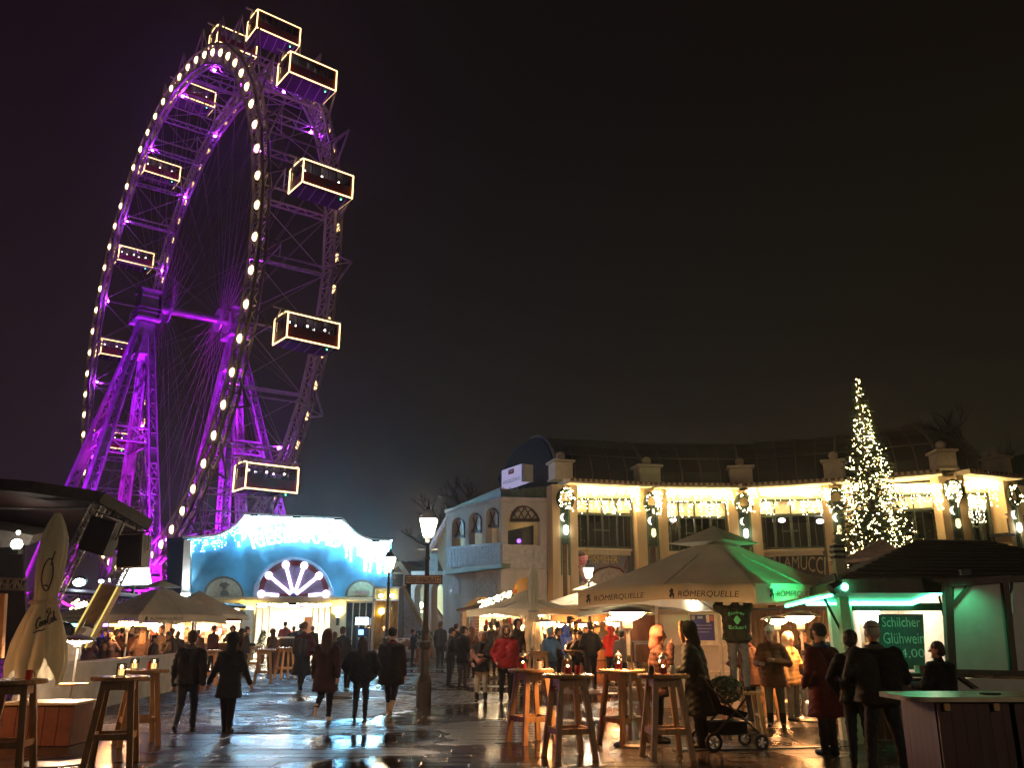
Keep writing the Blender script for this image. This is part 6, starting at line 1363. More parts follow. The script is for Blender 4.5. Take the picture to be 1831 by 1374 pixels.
# dark curtain wall behind the right group
P17 = Pl((px(1318, 1178, 25).x, 25.5), (px(1495, 1178, 23).x, 23)); cu_ = thing('dark_side_curtain', 'dark brown side curtain hung behind the people under the parasol', 'curtain', P17.pt(1400, 1178)); m = MB(); n = 60; vs = []
for k in range(n + 1):
    x = 1318 + 177 * k / n
    for y in (1090, 1186): p = P17.pt(x, y, .05 * math.sin(k * 1.9)); vs.append(p)
m.add(vs, [(2 * k, 2 * k + 2, 2 * k + 3, 2 * k + 1) for k in range(n)]); m.build('cloth', mat('curtain_brown', (.085, .06, .035), .8, var=.2, bump=.1), cu_, smooth=True); MB().beam(P17.pt(1316, 1090), P17.pt(1497, 1090), .06).build('rail', IRON, cu_); MB().beam(P17.pt(1318, 1166, .08), P17.pt(1495, 1160, .08), .5, .05).build('ledge', DWOOD, cu_)
tent_p = thing('tent_pole', 'thin pale pole of the trailer awning left of the man reaching up', 'pole', gp(1292, 1300)); MB().tube([gp(1293, 1292), px(1290, 1100, gp(1293, 1292).y)], .035, 8).build('pole', mat('pole_tan', (.42, .33, .2), .6), tent_p); MB().lathe([(.1, 0), (.1, .02), (.04, .06)], 10, gp(1293, 1292)).build('foot', IRON, tent_p)
ts_ = gp(1378, 1296); 

# ================================================================== COW, PLANTER, LOW WALL
# ================================================================== FIGURES: one skin of blended limbs, grown by voxel remesh
JOBS = []
def capsule(mb, a, b, ra, rb, n=12):
    a = V(a); b = V(b); d = b - a; L = d.length
    if L < 1e-4: return mb.sphere(a, ra, n)
    d.normalize(); pts = []; rs = []
    for k in (4, 3, 2, 1): t = k * PI / 8.6; pts.append(a - d * ra * math.sin(t)); rs.append(ra * math.cos(t))
    pts.append(a); rs.append(ra); pts.append(b); rs.append(rb)
    for k in (1, 2, 3, 4): t = k * PI / 8.6; pts.append(b + d * rb * math.sin(t)); rs.append(rb * math.cos(t))
    mb.tube(pts, rs, n)
def job(prims, vox, wrinkle, name, mats, parent, extra=None, labelset=None, M=None):
    mb = MB()
    for p in prims:
        if p[0] == 'c': capsule(mb, p[1], p[2], p[3], p[4])
        elif p[0] == 'k': mb.tube([p[1], p[2]], [p[3], p[4]], 16)
        else: mb.sphere(p[1], p[2], 14, p[4] if len(p) > 4 else None)
    me = bpy.data.meshes.new('tmp'); me.from_pydata(mb.v, [], mb.f); o = bpy.data.objects.new('tmp', me); C.objects.link(o)
    r = o.modifiers.new('r', 'REMESH'); r.mode = 'VOXEL'; r.voxel_size = vox; r.use_smooth_shade = True
    s = o.modifiers.new('s', 'SMOOTH'); s.factor = .5; s.iterations = 2
    JOBS.append((o, prims, wrinkle, name, mats, parent, extra, labelset, M))
def prim_dist(P, p):
    if p[0] in 'ck':
        a = np.array(p[1]); b = np.array(p[2]); d = b - a; L = max(1e-9, d.dot(d)); t = np.clip((P - a) @ d / L, 0, 1)
        return np.linalg.norm(P - (a + t[:, None] * d), axis=1) - (p[3] + (p[4] - p[3]) * t) if p[0] == 'c' else np.where(((P - a) @ d / L) > 1.0, ((P - a) @ d / L - 1) * np.sqrt(L) + .004, np.linalg.norm(P - (a + t[:, None] * d), axis=1) - (p[3] + (p[4] - p[3]) * t))
    c = np.array(p[1]); r = np.array(p[2]); q = (P - c) / r; return (np.linalg.norm(q, axis=1) - 1) * r.min()
def run_jobs():
    dg = bpy.context.evaluated_depsgraph_get()
    for (o, prims, wr, name, mats, parent, extra, ls, M) in JOBS:
        me = bpy.data.meshes.new_from_object(o.evaluated_get(dg)); old = o.data
        n = len(me.vertices); co = np.empty(n * 3); me.vertices.foreach_get('co', co); co = co.reshape(-1, 3)
        no = np.empty(n * 3); me.vertices.foreach_get('normal', no); no = no.reshape(-1, 3)
        x, y, z = co.T
        if wr:
            kind, amp = wr; sd = (hash(name) % 7) + len(prims)
            if kind == 'puffer': h = np.abs(np.sin(z * PI / .085 + .5 * np.sin(x * 9) + .3 * np.sin(y * 13))) ** .7 * amp
            elif kind == 'fur': h = amp * (np.sin(x * 170 + sd) * np.sin(y * 190) * np.sin(z * 160))
            elif kind == 'hair': h = amp * np.sin(x * 120 + 14 * z + sd) * np.cos(y * 90 + 5 * z)
            else: h = amp * (np.sin(x * 27 + z * 19 + sd) * np.sin(z * 31 - y * 23) + .6 * np.sin(z * 57 + x * 41 + y * 37))
            if kind in ('puffer', 'cloth'):
                lab = np.array([p[-1] if p[0] in 'ck' else p[3] for p in prims]); D = np.stack([prim_dist(co, p) for p in prims]); own = lab[D.argmin(0)]
                h = np.where((own == 1) | ((own == 2) & (kind == 'cloth')), h, 0)
            co = co + no * h[:, None]
        me.vertices.foreach_set('co', co.ravel())
        for m in mats: me.materials.append(m)
        if len(mats) > 1:
            nf = len(me.polygons); fc = np.empty(nf * 3); me.polygons.foreach_get('center', fc); fc = fc.reshape(-1, 3)
            lab = np.array([p[-1] if p[0] in 'ck' else p[3] for p in prims]); D = np.stack([prim_dist(fc, p) for p in prims])
            me.polygons.foreach_set('material_index', lab[D.argmin(0)].astype(np.int32))
        if extra:
            bm = bmesh.new(); bm.from_mesh(me)
            for (mb, mi) in extra:
                vs = [bm.verts.new(v) for v in mb.v]
                for f in mb.f:
                    try: nf_ = bm.faces.new([vs[i] for i in f]); nf_.material_index = mi; nf_.smooth = True
                    except ValueError: pass
            bm.to_mesh(me); bm.free()
        me.polygons.foreach_set('use_smooth', [True] * len(me.polygons)); me.update(); me.name = name
        if isinstance(parent, dict) and 'ob' not in parent:
            ob = link(name, me); ob.location = parent['loc']; ob.rotation_euler = (0, 0, parent['rz']); ob.scale = [parent['s']] * 3
            tag(ob, parent['label'], 'person', parent['group']); parent['ob'] = ob
        else:
            ob = link(name, me, parent['ob'] if isinstance(parent, dict) else parent, True)
        if ls is not None: ls['ob'] = ob
        bpy.data.objects.remove(o); bpy.data.meshes.remove(old)
CLOTH = {}
def cloth(col, rough=.75):
    k = tuple(round(c, 3) for c in col)
    if k not in CLOTH: CLOTH[k] = mat('cloth_%d' % (len(CLOTH) + 1), col, rough, var=.25, scale=5, bump=.25, bscale=140, spec=.18)
    return CLOTH[k]
SKIN = mat('skin', (.46, .25, .17), .5, var=.1, scale=6); FACE = mat('face_dark', (.03, .015, .012), .4, var=0)
ARM = {'down': ((.06, -.02, -.28), (.07, .05, -.55)), 'swingf': ((.07, .04, -.28), (.05, .22, -.50)), 'swingb': ((.08, -.12, -.26), (.09, -.14, -.53)), 'pocket': ((.13, -.09, -.26), (.05, .13, -.44)),
       'table': ((.10, .06, -.27), (.0, .33, -.27)), 'drink': ((.08, .17, -.20), (-.13, .20, .10)), 'up': ((.06, .16, .20), (.02, .22, .47)), 'cross': ((.12, .06, -.27), (-.10, .2, -.22)), 'push': ((.08, .10, -.26), (.0, .42, -.36)), 'hip': ((.16, -.04, -.25), (.06, .10, -.40))}
PEOPLE = []
def person(label, x, yt, yf=None, Y=None, face=0, coat=(.02, .02, .022), legs=(.02, .022, .03), shoes=(.015, .015, .015), hair=(.03, .018, .01), head='hair', hem=.82, pose='stand', aL='down', aR='down', bulk=1.0, puffer=False, lean=0, hat=(.03, .03, .03), longhair=False, extras=(), group=None, base=None, scarf=None, skirt=None, trim=(.25, .17, .10), hd=0, boots=None, foot=0):
    if base: p = V(base); Y = p.y
    elif yf is not None: p = gp(x, yf); Y = p.y
    else: p = px(x, 1178, Y); p.z = 0
    Ht = px(x, yt, Y).z - p.z; s = Ht / (1.80 if head in ('hair', 'beanie') else 1.83)
    vox = .019 if Y < 17 else (.024 if Y < 27 else .034)
    lean_ = math.radians(lean)
    def T(v):
        v = V(v)
        if v.z > .92: q = v - V((0, 0, .92)); v = V((q.x, q.y * math.cos(lean_) + q.z * math.sin(lean_), .92 + q.z * math.cos(lean_) - q.y * math.sin(lean_)))
        return tuple(v)
    pr = []; c = lambda a, b, ra, rb, m: pr.append(('c', T(a), T(b), ra, rb, m)); B = bulk
    # legs
    st = {'stand': (((.105, .015, .50), (.115, -.02, .09), 0), ((-.105, .015, .50), (-.115, -.02, .09), 0)),
          'wide': (((.15, .02, .50), (.19, -.02, .09), 0), ((-.15, .02, .50), (-.19, -.02, .09), 0)),
          'walk': (((.095, .17, .50), (.085, .24, .09), 0), ((-.095, -.03, .48), (-.09, -.30, .17), 1)),
          'walk2': (((.095, -.03, .48), (.085, -.30, .17), 1), ((-.095, .17, .50), (-.09, .24, .09), 0)),
          'kick': (((.095, .06, .49), (.09, .03, .09), 0), ((-.09, .06, .47), (-.07, -.33, .30), 2)),
          'close': (((.075, .015, .50), (.065, -.02, .09), 0), ((-.075, .015, .50), (-.05, .06, .09), 0))}[pose]
    for (k, a, up), sx in zip(st, (1, -1)):
        hipx = sx * .09
        c((hipx, 0, .93), k, .105, .074, 2); c(k, a, .072, .052, 2)
        if boots: c(V(k) * .35 + V(a) * .65, a, .066, .058, 3)
        if up == 0: c((a[0], a[1] - .03, .045), (a[0] * 1.1, a[1] + .16, .038), .046, .038, 3); c(a, (a[0], a[1] - .02, .05), .05, .045, 3)
        elif up == 1: c((a[0], a[1] - .06, a[2] - .03), (a[0], a[1] + .08, .045), .045, .038, 3)
        else: c((a[0], a[1], a[2] + .02), (a[0], a[1] - .04, a[2] - .17), .045, .038, 3)
    # trunk and coat
    c((.07 * B, 0, .95), (.085 * B, 0, 1.22), .125 * B, .125 * B, 1); c((-.07 * B, 0, .95), (-.085 * B, 0, 1.22), .125 * B, .125 * B, 1)
    c((.09 * B, -.01, 1.22), (.11 * B, -.01, 1.36), .125 * B, .10 * B, 1); c((-.09 * B, -.01, 1.22), (-.11 * B, -.01, 1.36), .125 * B, .10 * B, 1); c((-.14 * B, 0, 1.42), (.14 * B, 0, 1.42), .075, .075, 1)
    c((0, 0, 1.42), (0, .0, 1.50), .085, .075, 1)
    if hem < .93:
        fl = .135 + (.93 - hem) * .10
        for sx in (-1, 0, 1): pr.append(('k', T((sx * .065 * B, 0, 1.0)), T((sx * .088 * B, 0, hem)), .128 * B, fl * B, 1))
    if skirt:
        for sx in (-1, 0, 1): pr.append(('k', T((sx * .06, 0, .95)), T((sx * .10, 0, skirt)), .13, .185, 2))
    # arms, hands
    ext = []
    for sx, nm in ((1, aR), (-1, aL)):
        e, h = ARM[nm] if isinstance(nm, str) else nm; sh = V((sx * .185 * (B * .6 + .4), 0, 1.40)); E = sh + V((sx * e[0], e[1], e[2])); Hn = sh + V((sx * h[0], h[1], h[2]))
        c(sh, E, .078 * B, .064 * B, 1); c(E, Hn, .062 * B, .05 * B, 1)
        d = (Hn - E).normalized(); pe = Hn + d * .085; c(Hn + d * .01, pe, .034, .036, 0)
        if nm != 'pocket' and Y < 30:
            side = d.cross(V((0, 1, 0))); side = side.normalized() if side.length > .1 else V((1, 0, 0)); inn = V((-sx * .6, .35, 0))
            for k, L in enumerate((.070, .082, .076, .060)):
                o = pe + side * ((k - 1.5) * .017); m1 = o + d * L * .55 + inn * .012; m2 = m1 + d * L * .4 + inn * .03
                t_ = MB(); t_.tube([T(o - d * .02), T(m1), T(m2)], [.0095, .009, .007], 5); ext.append((t_, 0))
            o = Hn + d * .03 + inn * .03; t_ = MB(); t_.tube([T(o), T(o + d * .035 + inn * .035), T(o + d * .07 + inn * .03)], [.012, .010, .008], 5); ext.append((t_, 0))
    # head
    hz = 1.655; Rh = Matrix.Rotation(math.radians(hd), 3, 'Z')
    HS = 1.12
    def H(v): v = Rh @ (V(v) * HS); return T(v + V((0, .015, hz)))
    c((0, 0, 1.48), (0, .012, 1.58), .056, .054, 0)
    pr.append(('s', H((0, -.005, .025)), (.077 * HS, .093 * HS, .098 * HS), 0)); c(H((0, .03, -.06)), H((0, .055, -.085)), .052, .034, 0) if False else pr.append(('c', H((0, .02, -.045)), H((0, .048, -.082)), .055 * HS, .034 * HS, 0))
    pr.append(('c', H((0, .088, .02)), H((0, .108, -.02)), .012, .017, 0))
    for sx in (-1, 1): pr.append(('c', H((sx * .078, -.008, .01)), H((sx * .076, -.005, -.025)), .018, .013, 0))
    if Y < 26 and abs(face) > 60:
        for sx in (-1, 1): t_ = MB(); t_.sphere(H((sx * .031, .083, .018)), (.013, .008, .009), 8); ext.append((t_, 4)); t_ = MB(); t_.tube([H((sx * .016, .090, .036)), H((sx * .034, .086, .041)), H((sx * .05, .074, .034))], .005, 5); ext.append((t_, 4))
        t_ = MB(); t_.tube([H((-.024, .084, -.052)), H((0, .092, -.050)), H((.024, .084, -.052))], .006, 5); ext.append((t_, 5))
    P_ = {'loc': p, 'rz': math.radians(-face), 's': s, 'label': label, 'group': group}
    job(pr, vox, ('puffer', .012) if puffer else ('cloth', .006), 'person', [SKIN, cloth(coat), cloth(legs), cloth(shoes, .5), FACE, mat('lips', (.30, .10, .08), .5)], P_, ext)
    # head wear and hair are pieces of their own
    q = []
    if head in ('hair', 'bald') or longhair:
        hp_ = [('s', H((0, -.018, .045)), (.098, .106, .100), 0), ('s', H((0, -.045, -.005)), (.090, .076, .095), 0)]
        if longhair:
            for sx in (-1, 0, 1): hp_.append(('c', H((sx * .05, -.055, .02)), T((sx * .085, -.09 + .02 * abs(sx), 1.34)), .06, .05, 0))
        job(hp_, min(vox, .020), ('hair', .006), 'hair', [mat('hair_%d%d%d' % tuple(int(v * 100) for v in hair), hair, .6, var=.3, scale=30, bump=.3, bscale=90)], P_)
    if head in ('beanie', 'pom'):
        hp_ = [('s', H((0, -.010, .082)), (.101, .114, .082), 0), ('s', H((0, -.045, .035)), (.098, .078, .085), 0)]
        if head == 'pom': hp_ += [('c', H((0, -.02, .14)), H((0, -.03, .19)), .03, .025, 0), ('s', H((0, -.03, .235)), (.045, .045, .05), 0)]
        job(hp_, min(vox, .02), ('cloth', .003), 'woolly_hat', [cloth(hat, .9)], P_)
    if head in ('hood', 'furhood'):
        hp_ = [('s', H((0, -.04, .025)), (.126, .124, .146), 0), ('c', H((0, -.06, -.05)), T((0, -.06, 1.50)), .095, .10, 0)]
        for k in range(9): a = PI * (k / 8) ; hp_.append(('c', H((.10 * math.cos(a), .035, .01 + .125 * math.sin(a))), H((.10 * math.cos(a), -.03, .01 + .125 * math.sin(a))), .026, .03, 0))
        job(hp_, min(vox, .02), ('cloth', .004), 'hood', [cloth(hat if hat != (.03, .03, .03) else coat)], P_)
        if head == 'furhood':
            fr = []
            for k in range(13): a = -.5 + (PI + 1.0) * k / 12; b = -.5 + (PI + 1.0) * (k + 1) / 12; fr.append(('c', H((.115 * math.cos(a), .055, .005 + .135 * math.sin(a))), H((.115 * math.cos(b), .055, .005 + .135 * math.sin(b))), .038, .038, 0))
            job(fr, min(vox, .02), ('fur', .012), 'fur_trim', [mat('fur_%d' % int(trim[0] * 100), trim, .9, var=.5, scale=60)], P_)
    if head == 'cap':
        job([('s', H((0, -.01, .082)), (.101, .112, .070), 0), ('s', H((0, -.04, .0)), (.09, .076, .09), 0), ('c', H((-.03, .10, .055)), H((.03, .10, .055)), .03, .03, 0), ('c', H((-.03, .13, .048)), H((.03, .13, .048)), .022, .022, 0)], .018, None, 'cap', [cloth(hat)], P_)
    if head == 'tophat':
        job([('c', H((0, 0, .08)), H((0, 0, .17)), .085, .075, 0), ('s', H((0, 0, .075)), (.15, .15, .022), 0)], .018, None, 'hat', [cloth(hat)], P_)
    if scarf:
        sc_ = [('c', T((.09 * math.cos(a), .02 + .09 * math.sin(a), 1.50)), T((.09 * math.cos(a + .8), .02 + .09 * math.sin(a + .8), 1.50)), .045, .045, 0) for a in np.arange(0, 6.3, .8)] + [('c', T((.03, .12, 1.46)), T((.05, .16, 1.18)), .05, .045, 0)]
        job(sc_, .02, ('cloth', .006), 'scarf', [cloth(scarf)], P_)
    for (nm, prims, m_) in extras: job([tuple([q_[0], T(q_[1])] + ([T(q_[2])] if q_[0] == 'c' else [q_[2]]) + list(q_[3:])) for q_ in prims], .02, ('cloth', .004), nm, [m_], P_)
    if not scarf and head in ('hair', 'beanie', 'cap') and Y < 36 and (len(PEOPLE) * 7) % 5 < 2:
        cc = [(.10, .09, .08), (.14, .02, .02), (.03, .05, .10), (.16, .13, .08)][len(PEOPLE) % 4]
        job([('c', T((.085 * math.cos(a), .01 + .085 * math.sin(a), 1.495)), T((.085 * math.cos(a + .8), .01 + .085 * math.sin(a + .8), 1.495)), .038, .038, 0) for a in np.arange(0, 6.3, .8)], vox, ('cloth', .005), 'scarf', [cloth(cc)], P_)
    if Y < 22 and hem > .6 and not longhair and head in ('hair', 'beanie', 'bald'):
        job([('c', T((.10 * B * math.cos(a), .0 + .09 * math.sin(a), 1.46 + .02 * math.sin(a))), T((.10 * B * math.cos(a + .7), .0 + .09 * math.sin(a + .7), 1.46 + .02 * math.sin(a + .7))), .03, .03, 0) for a in np.arange(0, 6.3, .7)], vox, ('cloth', .003), 'collar', [cloth(tuple(v * .7 for v in coat))], P_)
    PEOPLE.append(P_); return P_
BAG = [('c', (-.16, -.19, 1.30), (-.16, -.19, 1.02), .07, .08, 0), ('c', (.10, -.19, 1.30), (.10, -.19, 1.02), .07, .08, 0), ('c', (-.05, -.20, 1.32), (-.05, -.20, 1.0), .09, .1, 0)]
BK_ = (.012, .012, .014); JEAN = (.030, .040, .065)
WK = 'people walking to the wheel'; CR_ = 'guests standing around the market'
# --- walkers seen from behind
person('man in dark jacket and jeans walking away at left, hands low, short hair', 328, 1128, 1313, face=-6, coat=(.012, .012, .014), legs=(.018, .022, .034), hem=.84, pose='walk', aL='down', aR='swingb', bulk=1.12, group=WK)
person('woman in dark fur hooded coat walking away beside the man at left', 403, 1131, 1312, face=4, coat=(.011, .014, .018), legs=(.010, .010, .012), head='furhood', trim=(.05, .035, .025), hem=.62, pose='close', aL=((.10, -.02, -.27), (.22, .02, -.50)), aR=((.10, -.02, -.27), (.20, .02, -.50)), bulk=1.02, group=WK)
person('woman with long dark skirt and wine red jacket walking off, centre left', 537, 1114, 1236, face=2, coat=(.06, .012, .014), legs=BK_, hem=.90, skirt=.40, pose='walk2', aL='swingf', aR='hip', longhair=False, head='beanie', hat=(.10, .07, .05), group=WK, extras=[('backpack', BAG, mat('bag_black', (.01, .01, .012), .6))])
person('long haired woman in brown knee length coat and white sneakers, one foot lifted', 578, 1124, 1291, face=3, coat=(.045, .018, .014), legs=(.012, .012, .015), shoes=(.55, .52, .48), hair=(.055, .028, .016), longhair=True, hem=.56, pose='kick', aL='down', aR='swingb', bulk=1.06, group=WK, extras=[('handbag', [('c', (.24, -.04, .95), (.24, .08, .95), .06, .06, 0), ('c', (.24, .02, 1.0), (.10, -.06, 1.42), .012, .012, 0)], mat('bag_black', (.01, .01, .012), .6))])
person('woman in wide short black jacket with hair up in the centre of the walkers', 643, 1139, 1290, face=-4, coat=(.009, .010, .011), legs=(.022, .025, .032), hem=.84, pose='walk', aL='hip', aR='pocket', bulk=1.38, longhair=True, hair=(.012, .01, .009), group=WK)
person('person in long dark parka and pale boots, rightmost of the near walkers', 697, 1124, 1281, face=5, coat=(.013, .010, .009), legs=(.012, .012, .015), shoes=(.42, .38, .33), boots=1, head='beanie', hat=(.012, .011, .012), hem=.62, pose='walk2', aL='down', aR='down', bulk=1.16, group=WK)
person('man in dark jacket between brown coat and black jacket, farther off', 608, 1121, 1233, face=10, coat=(.020, .022, .026), legs=BK_, hair=(.04, .02, .012), pose='walk', aL='swingb', aR='swingf', group=WK)
person('small child in dark snowsuit behind the woman in the black jacket', 620, 1143, 1232, face=-5, coat=(.02, .022, .025), legs=BK_, head='pom', hat=(.05, .05, .05), pose='walk2', aL='down', aR='down', hem=.8, group=WK)
person('pale booted walker half hidden behind the brown coat', 593, 1130, 1236, face=0, coat=BK_, legs=(.25, .22, .2), shoes=(.5, .47, .42), pose='walk', group=WK)
# --- middle right, standing and coming towards the camera
person('man in dark jacket and cap looking right, left of the couple in the square', 803, 1124, 1230, face=72, coat=(.018, .018, .022), legs=(.02, .022, .028), head='beanie', hat=(.02, .02, .028), aL='pocket', aR='table', lean=4, group=CR_)
person('dark figure with hood down turned away next to the man in the cap', 827, 1119, 1232, face=40, coat=(.014, .013, .014), legs=(.04, .03, .03), head='cap', hem=.74, aL='drink', aR='pocket', group=CR_)
person('lone dark figure far back on the stair foot', 787, 1112, None, 42, face=20, coat=BK_, legs=BK_, group=CR_)
person('woman in pale wool hat with patterned shawl and cream trousers facing the camera', 860, 1130, 1257, face=186, coat=(.014, .013, .014), legs=(.42, .36, .28), shoes=(.02, .015, .012), boots=1, head='beanie', hat=(.34, .24, .18), hair=(.16, .08, .03), longhair=True, hem=.78, aL='cross', aR='hip', scarf=(.03, .025, .025), pose='stand', group=CR_, extras=[('shawl', [('c', (.24, .10, 1.25), (.05, .17, 1.02), .06, .07, 0), ('c', (.05, .17, 1.02), (-.18, .13, 1.16), .07, .05, 0), ('c', (.24, .06, 1.3), (.25, .1, 1.05), .06, .05, 0)], mat('shawl_pattern', (.22, .09, .07), .8, var=.7, scale=9))])
person('bearded man in red jacket with fur hood up facing the camera', 905, 1117, 1259, face=176, coat=(.22, .008, .012), legs=(.012, .012, .014), shoes=(.04, .022, .015), head='furhood', trim=(.24, .17, .11), hat=(.06, .03, .025), hair=(.03, .02, .015), aL='down', aR='pocket', bulk=1.14, hem=.82, group=CR_, extras=[('beard', [('c', (-.04, .075, 1.60), (.04, .075, 1.60), .035, .035, 0), ('c', (0, .085, 1.575), (0, .08, 1.55), .035, .025, 0)], mat('beard_dark', (.03, .017, .01), .8))])
person('figure in pointed dark hood in front of the bright stall counter', 926, 1106, None, 29, face=165, coat=(.020, .014, .012), legs=BK_, head='hood', hem=.75, group=CR_)
for i, (x, yt, Y, fc, ct, hd_, lb) in enumerate([
    (878, 1112, 35.5, 10, (.05, .035, .03), 'hair', 'dark customer at the bright stall, left one of two with backs turned'), (889, 1114, 35.5, -8, (.10, .06, .045), 'beanie', 'customer in brown at the bright stall, right beside another back'),
    (957, 1127, 29.8, 150, (.020, .016, .016), 'pom', 'figure with bobble hat at the table under the slim folded parasol'), (984, 1124, 27.5, 25, (.10, .25, .48), 'beanie', 'child in light blue snowsuit beside the small heater'),
    (998, 1122, 28.5, 90, (.03, .022, .02), 'hair', 'bare headed man in profile between light blue child and blue jacket'), (1012, 1117, 31, -30, (.012, .05, .34), 'hood', 'person in bright royal blue jacket with hood'),
    (1020, 1101, 36, 70, (.35, .32, .06), 'cap', 'man in dark cap and yellow collar looking right'), (1031, 1111, 34, 160, (.016, .016, .018), 'hair', 'dark haired figure behind the two friends'),
    (1028, 1131, 28.8, 172, (.018, .015, .015), 'beanie', 'left one of the two friends in dark hats sharing the table'), (1036, 1131, 28.6, 190, (.013, .013, .016), 'beanie', 'right one of the two friends in dark hats sharing the table'),
    (1037, 1108, 39, 180, (.12, .02, .04), 'beanie', 'figure in wine red hat far back under the lamps'), (1056, 1112, 28, -20, (.015, .016, .020), 'hair', 'tall person in dark grey patterned coat by the street lamp'),
    (1078, 1112, 40, 0, (.30, .17, .05), 'hood', 'figure in mustard jacket behind the cask stand'), (1094, 1118, 30.5, 12, (.40, .02, .015), 'hood', 'person in red hooded jacket with back turned'),
    (1113, 1127, 27.0, 20, (.20, .16, .14), 'hair', 'child in pale grey coat walking away right of the red hood')]):
    person(lb, x, yt, None, Y, face=fc, coat=ct, legs=(.03, .07, .2) if 'snowsuit' in lb else (.016, .017, .022), head=hd_, hat=ct if hd_ == 'hood' else ((.12, .02, .03) if 'wine' in lb else (.25, .45, .7) if 'light blue' in lb else (.03, .025, .025)), aL='table' if i % 2 else 'down', aR='pocket' if i % 3 else 'drink', puffer=hd_ == 'hood', group=CR_)
# --- right foreground
person('woman in salmon knit hood and quilted jacket drinking at the front table', 1180, 1118, 1330, face=98, coat=(.045, .020, .014), legs=BK_, head='hood', hat=(.17, .055, .038), puffer=True, hem=.72, aL='table', aR='drink', bulk=1.15, hair=(.05, .03, .02), lean=4, group=CR_)
person('figure in long dark glittering coat with fur hood seen from behind, bent over the pushchair', 1256, 1109, 1340, face=-62, coat=(.010, .016, .014), legs=(.012, .02, .024), head='furhood', trim=(.30, .16, .08), hem=.46, aL='table', aR='table', bulk=1.22, lean=9, pose='stand', group=CR_)
stand = gp(1330, 1318); zs = .78
person('man in green work jacket lettered Steirer Eckerl and jeans standing on a stool, arms up', 1316, 1052, None, None, face=8, coat=(.012, .018, .016), legs=(.10, .12, .15), base=(px(1325, 1238, 15.6).x, 15.6, px(1325, 1238, 15.6).z), aL=((.10, .20, .06), (-.02, .40, .24)), aR='up', bulk=1.22, hem=.86, pose='stand', group=CR_, hair=(.03, .02, .015))
person('person in shiny brown padded jacket behind the man on the stool', 1338, 1128, None, 17.5, face=-50, coat=(.085, .040, .022), legs=BK_, puffer=True, hem=.70, aL='table', aR='table', bulk=1.1, group=CR_)
person('woman in white bobble hat and brown jacket under the right heater', 1390, 1118, 1302, face=200, coat=(.12, .045, .022), legs=(.10, .10, .09), shoes=(.012, .012, .012), boots=1, head='pom', hat=(.72, .68, .60), hair=(.25, .07, .02), longhair=True, hem=.72, aL='cross', aR='table', puffer=True, group=CR_)
person('person in cream hooded quilted coat beside the white bobble hat', 1412, 1130, None, 17.6, face=140, coat=(.48, .30, .13), legs=(.12, .12, .11), head='hood', hat=(.70, .56, .40), puffer=True, hem=.74, aL='table', aR='down', group=CR_)
person('dark figure in jeans behind the right heater pole', 1438, 1128, None, 19.5, face=150, coat=(.012, .012, .014), legs=(.05, .07, .10), group=CR_)
person('person in dark cap right of the heater, half hidden by the red coat', 1462, 1120, None, 16, face=110, coat=BK_, legs=BK_, head='cap', aR='drink', group=CR_)
person('woman in long dark red coat with dark bag seen from behind by the white post', 1486, 1117, 1354, face=-20, coat=(.085, .008, .008), legs=BK_, hem=.52, aL='pocket', aR='hip', pose='close', bulk=1.08, head='beanie', hat=(.012, .012, .014), group=CR_, extras=[('handbag', [('c', (.2, -.12, 1.0), (.2, -.12, .86), .08, .09, 0), ('c', (.16, -.13, 1.35), (.2, -.14, 1.0), .018, .018, 0)], mat('bag_black', (.01, .01, .012), .6))])
person('dark haired young man with head bent at the hut counter', 1545, 1126, 1378, face=28, coat=(.010, .014, .013), legs=(.022, .030, .042), aL='pocket', aR='table', hair=(.035, .022, .013), lean=5, hd=-20, group=CR_)
person('broad man in dark jacket and striped knit beanie at the hut counter', 1590, 1113, 1392, face=12, coat=(.009, .012, .011), legs=(.020, .024, .03), head='beanie', hat=(.40, .40, .32), aL='table', aR='table', bulk=1.36, pose='wide', lean=3, group=CR_, extras=[('hat_stripe', [('c', (.092 * math.cos(a), .001 + .106 * math.sin(a), 1.735), (.092 * math.cos(a + .5), .001 + .106 * math.sin(a + .5), 1.735), .017, .017, 0) for a in np.arange(0, 6.3, .5)], cloth((.012, .03, .025)))])
person('dark haired customer behind the near bar, looking into the hut', 1678, 1147, None, 12.0, face=-30, coat=(.010, .010, .010), legs=BK_, aL='table', aR='table', bulk=1.25, hair=(.03, .02, .014), hd=25, group=CR_)
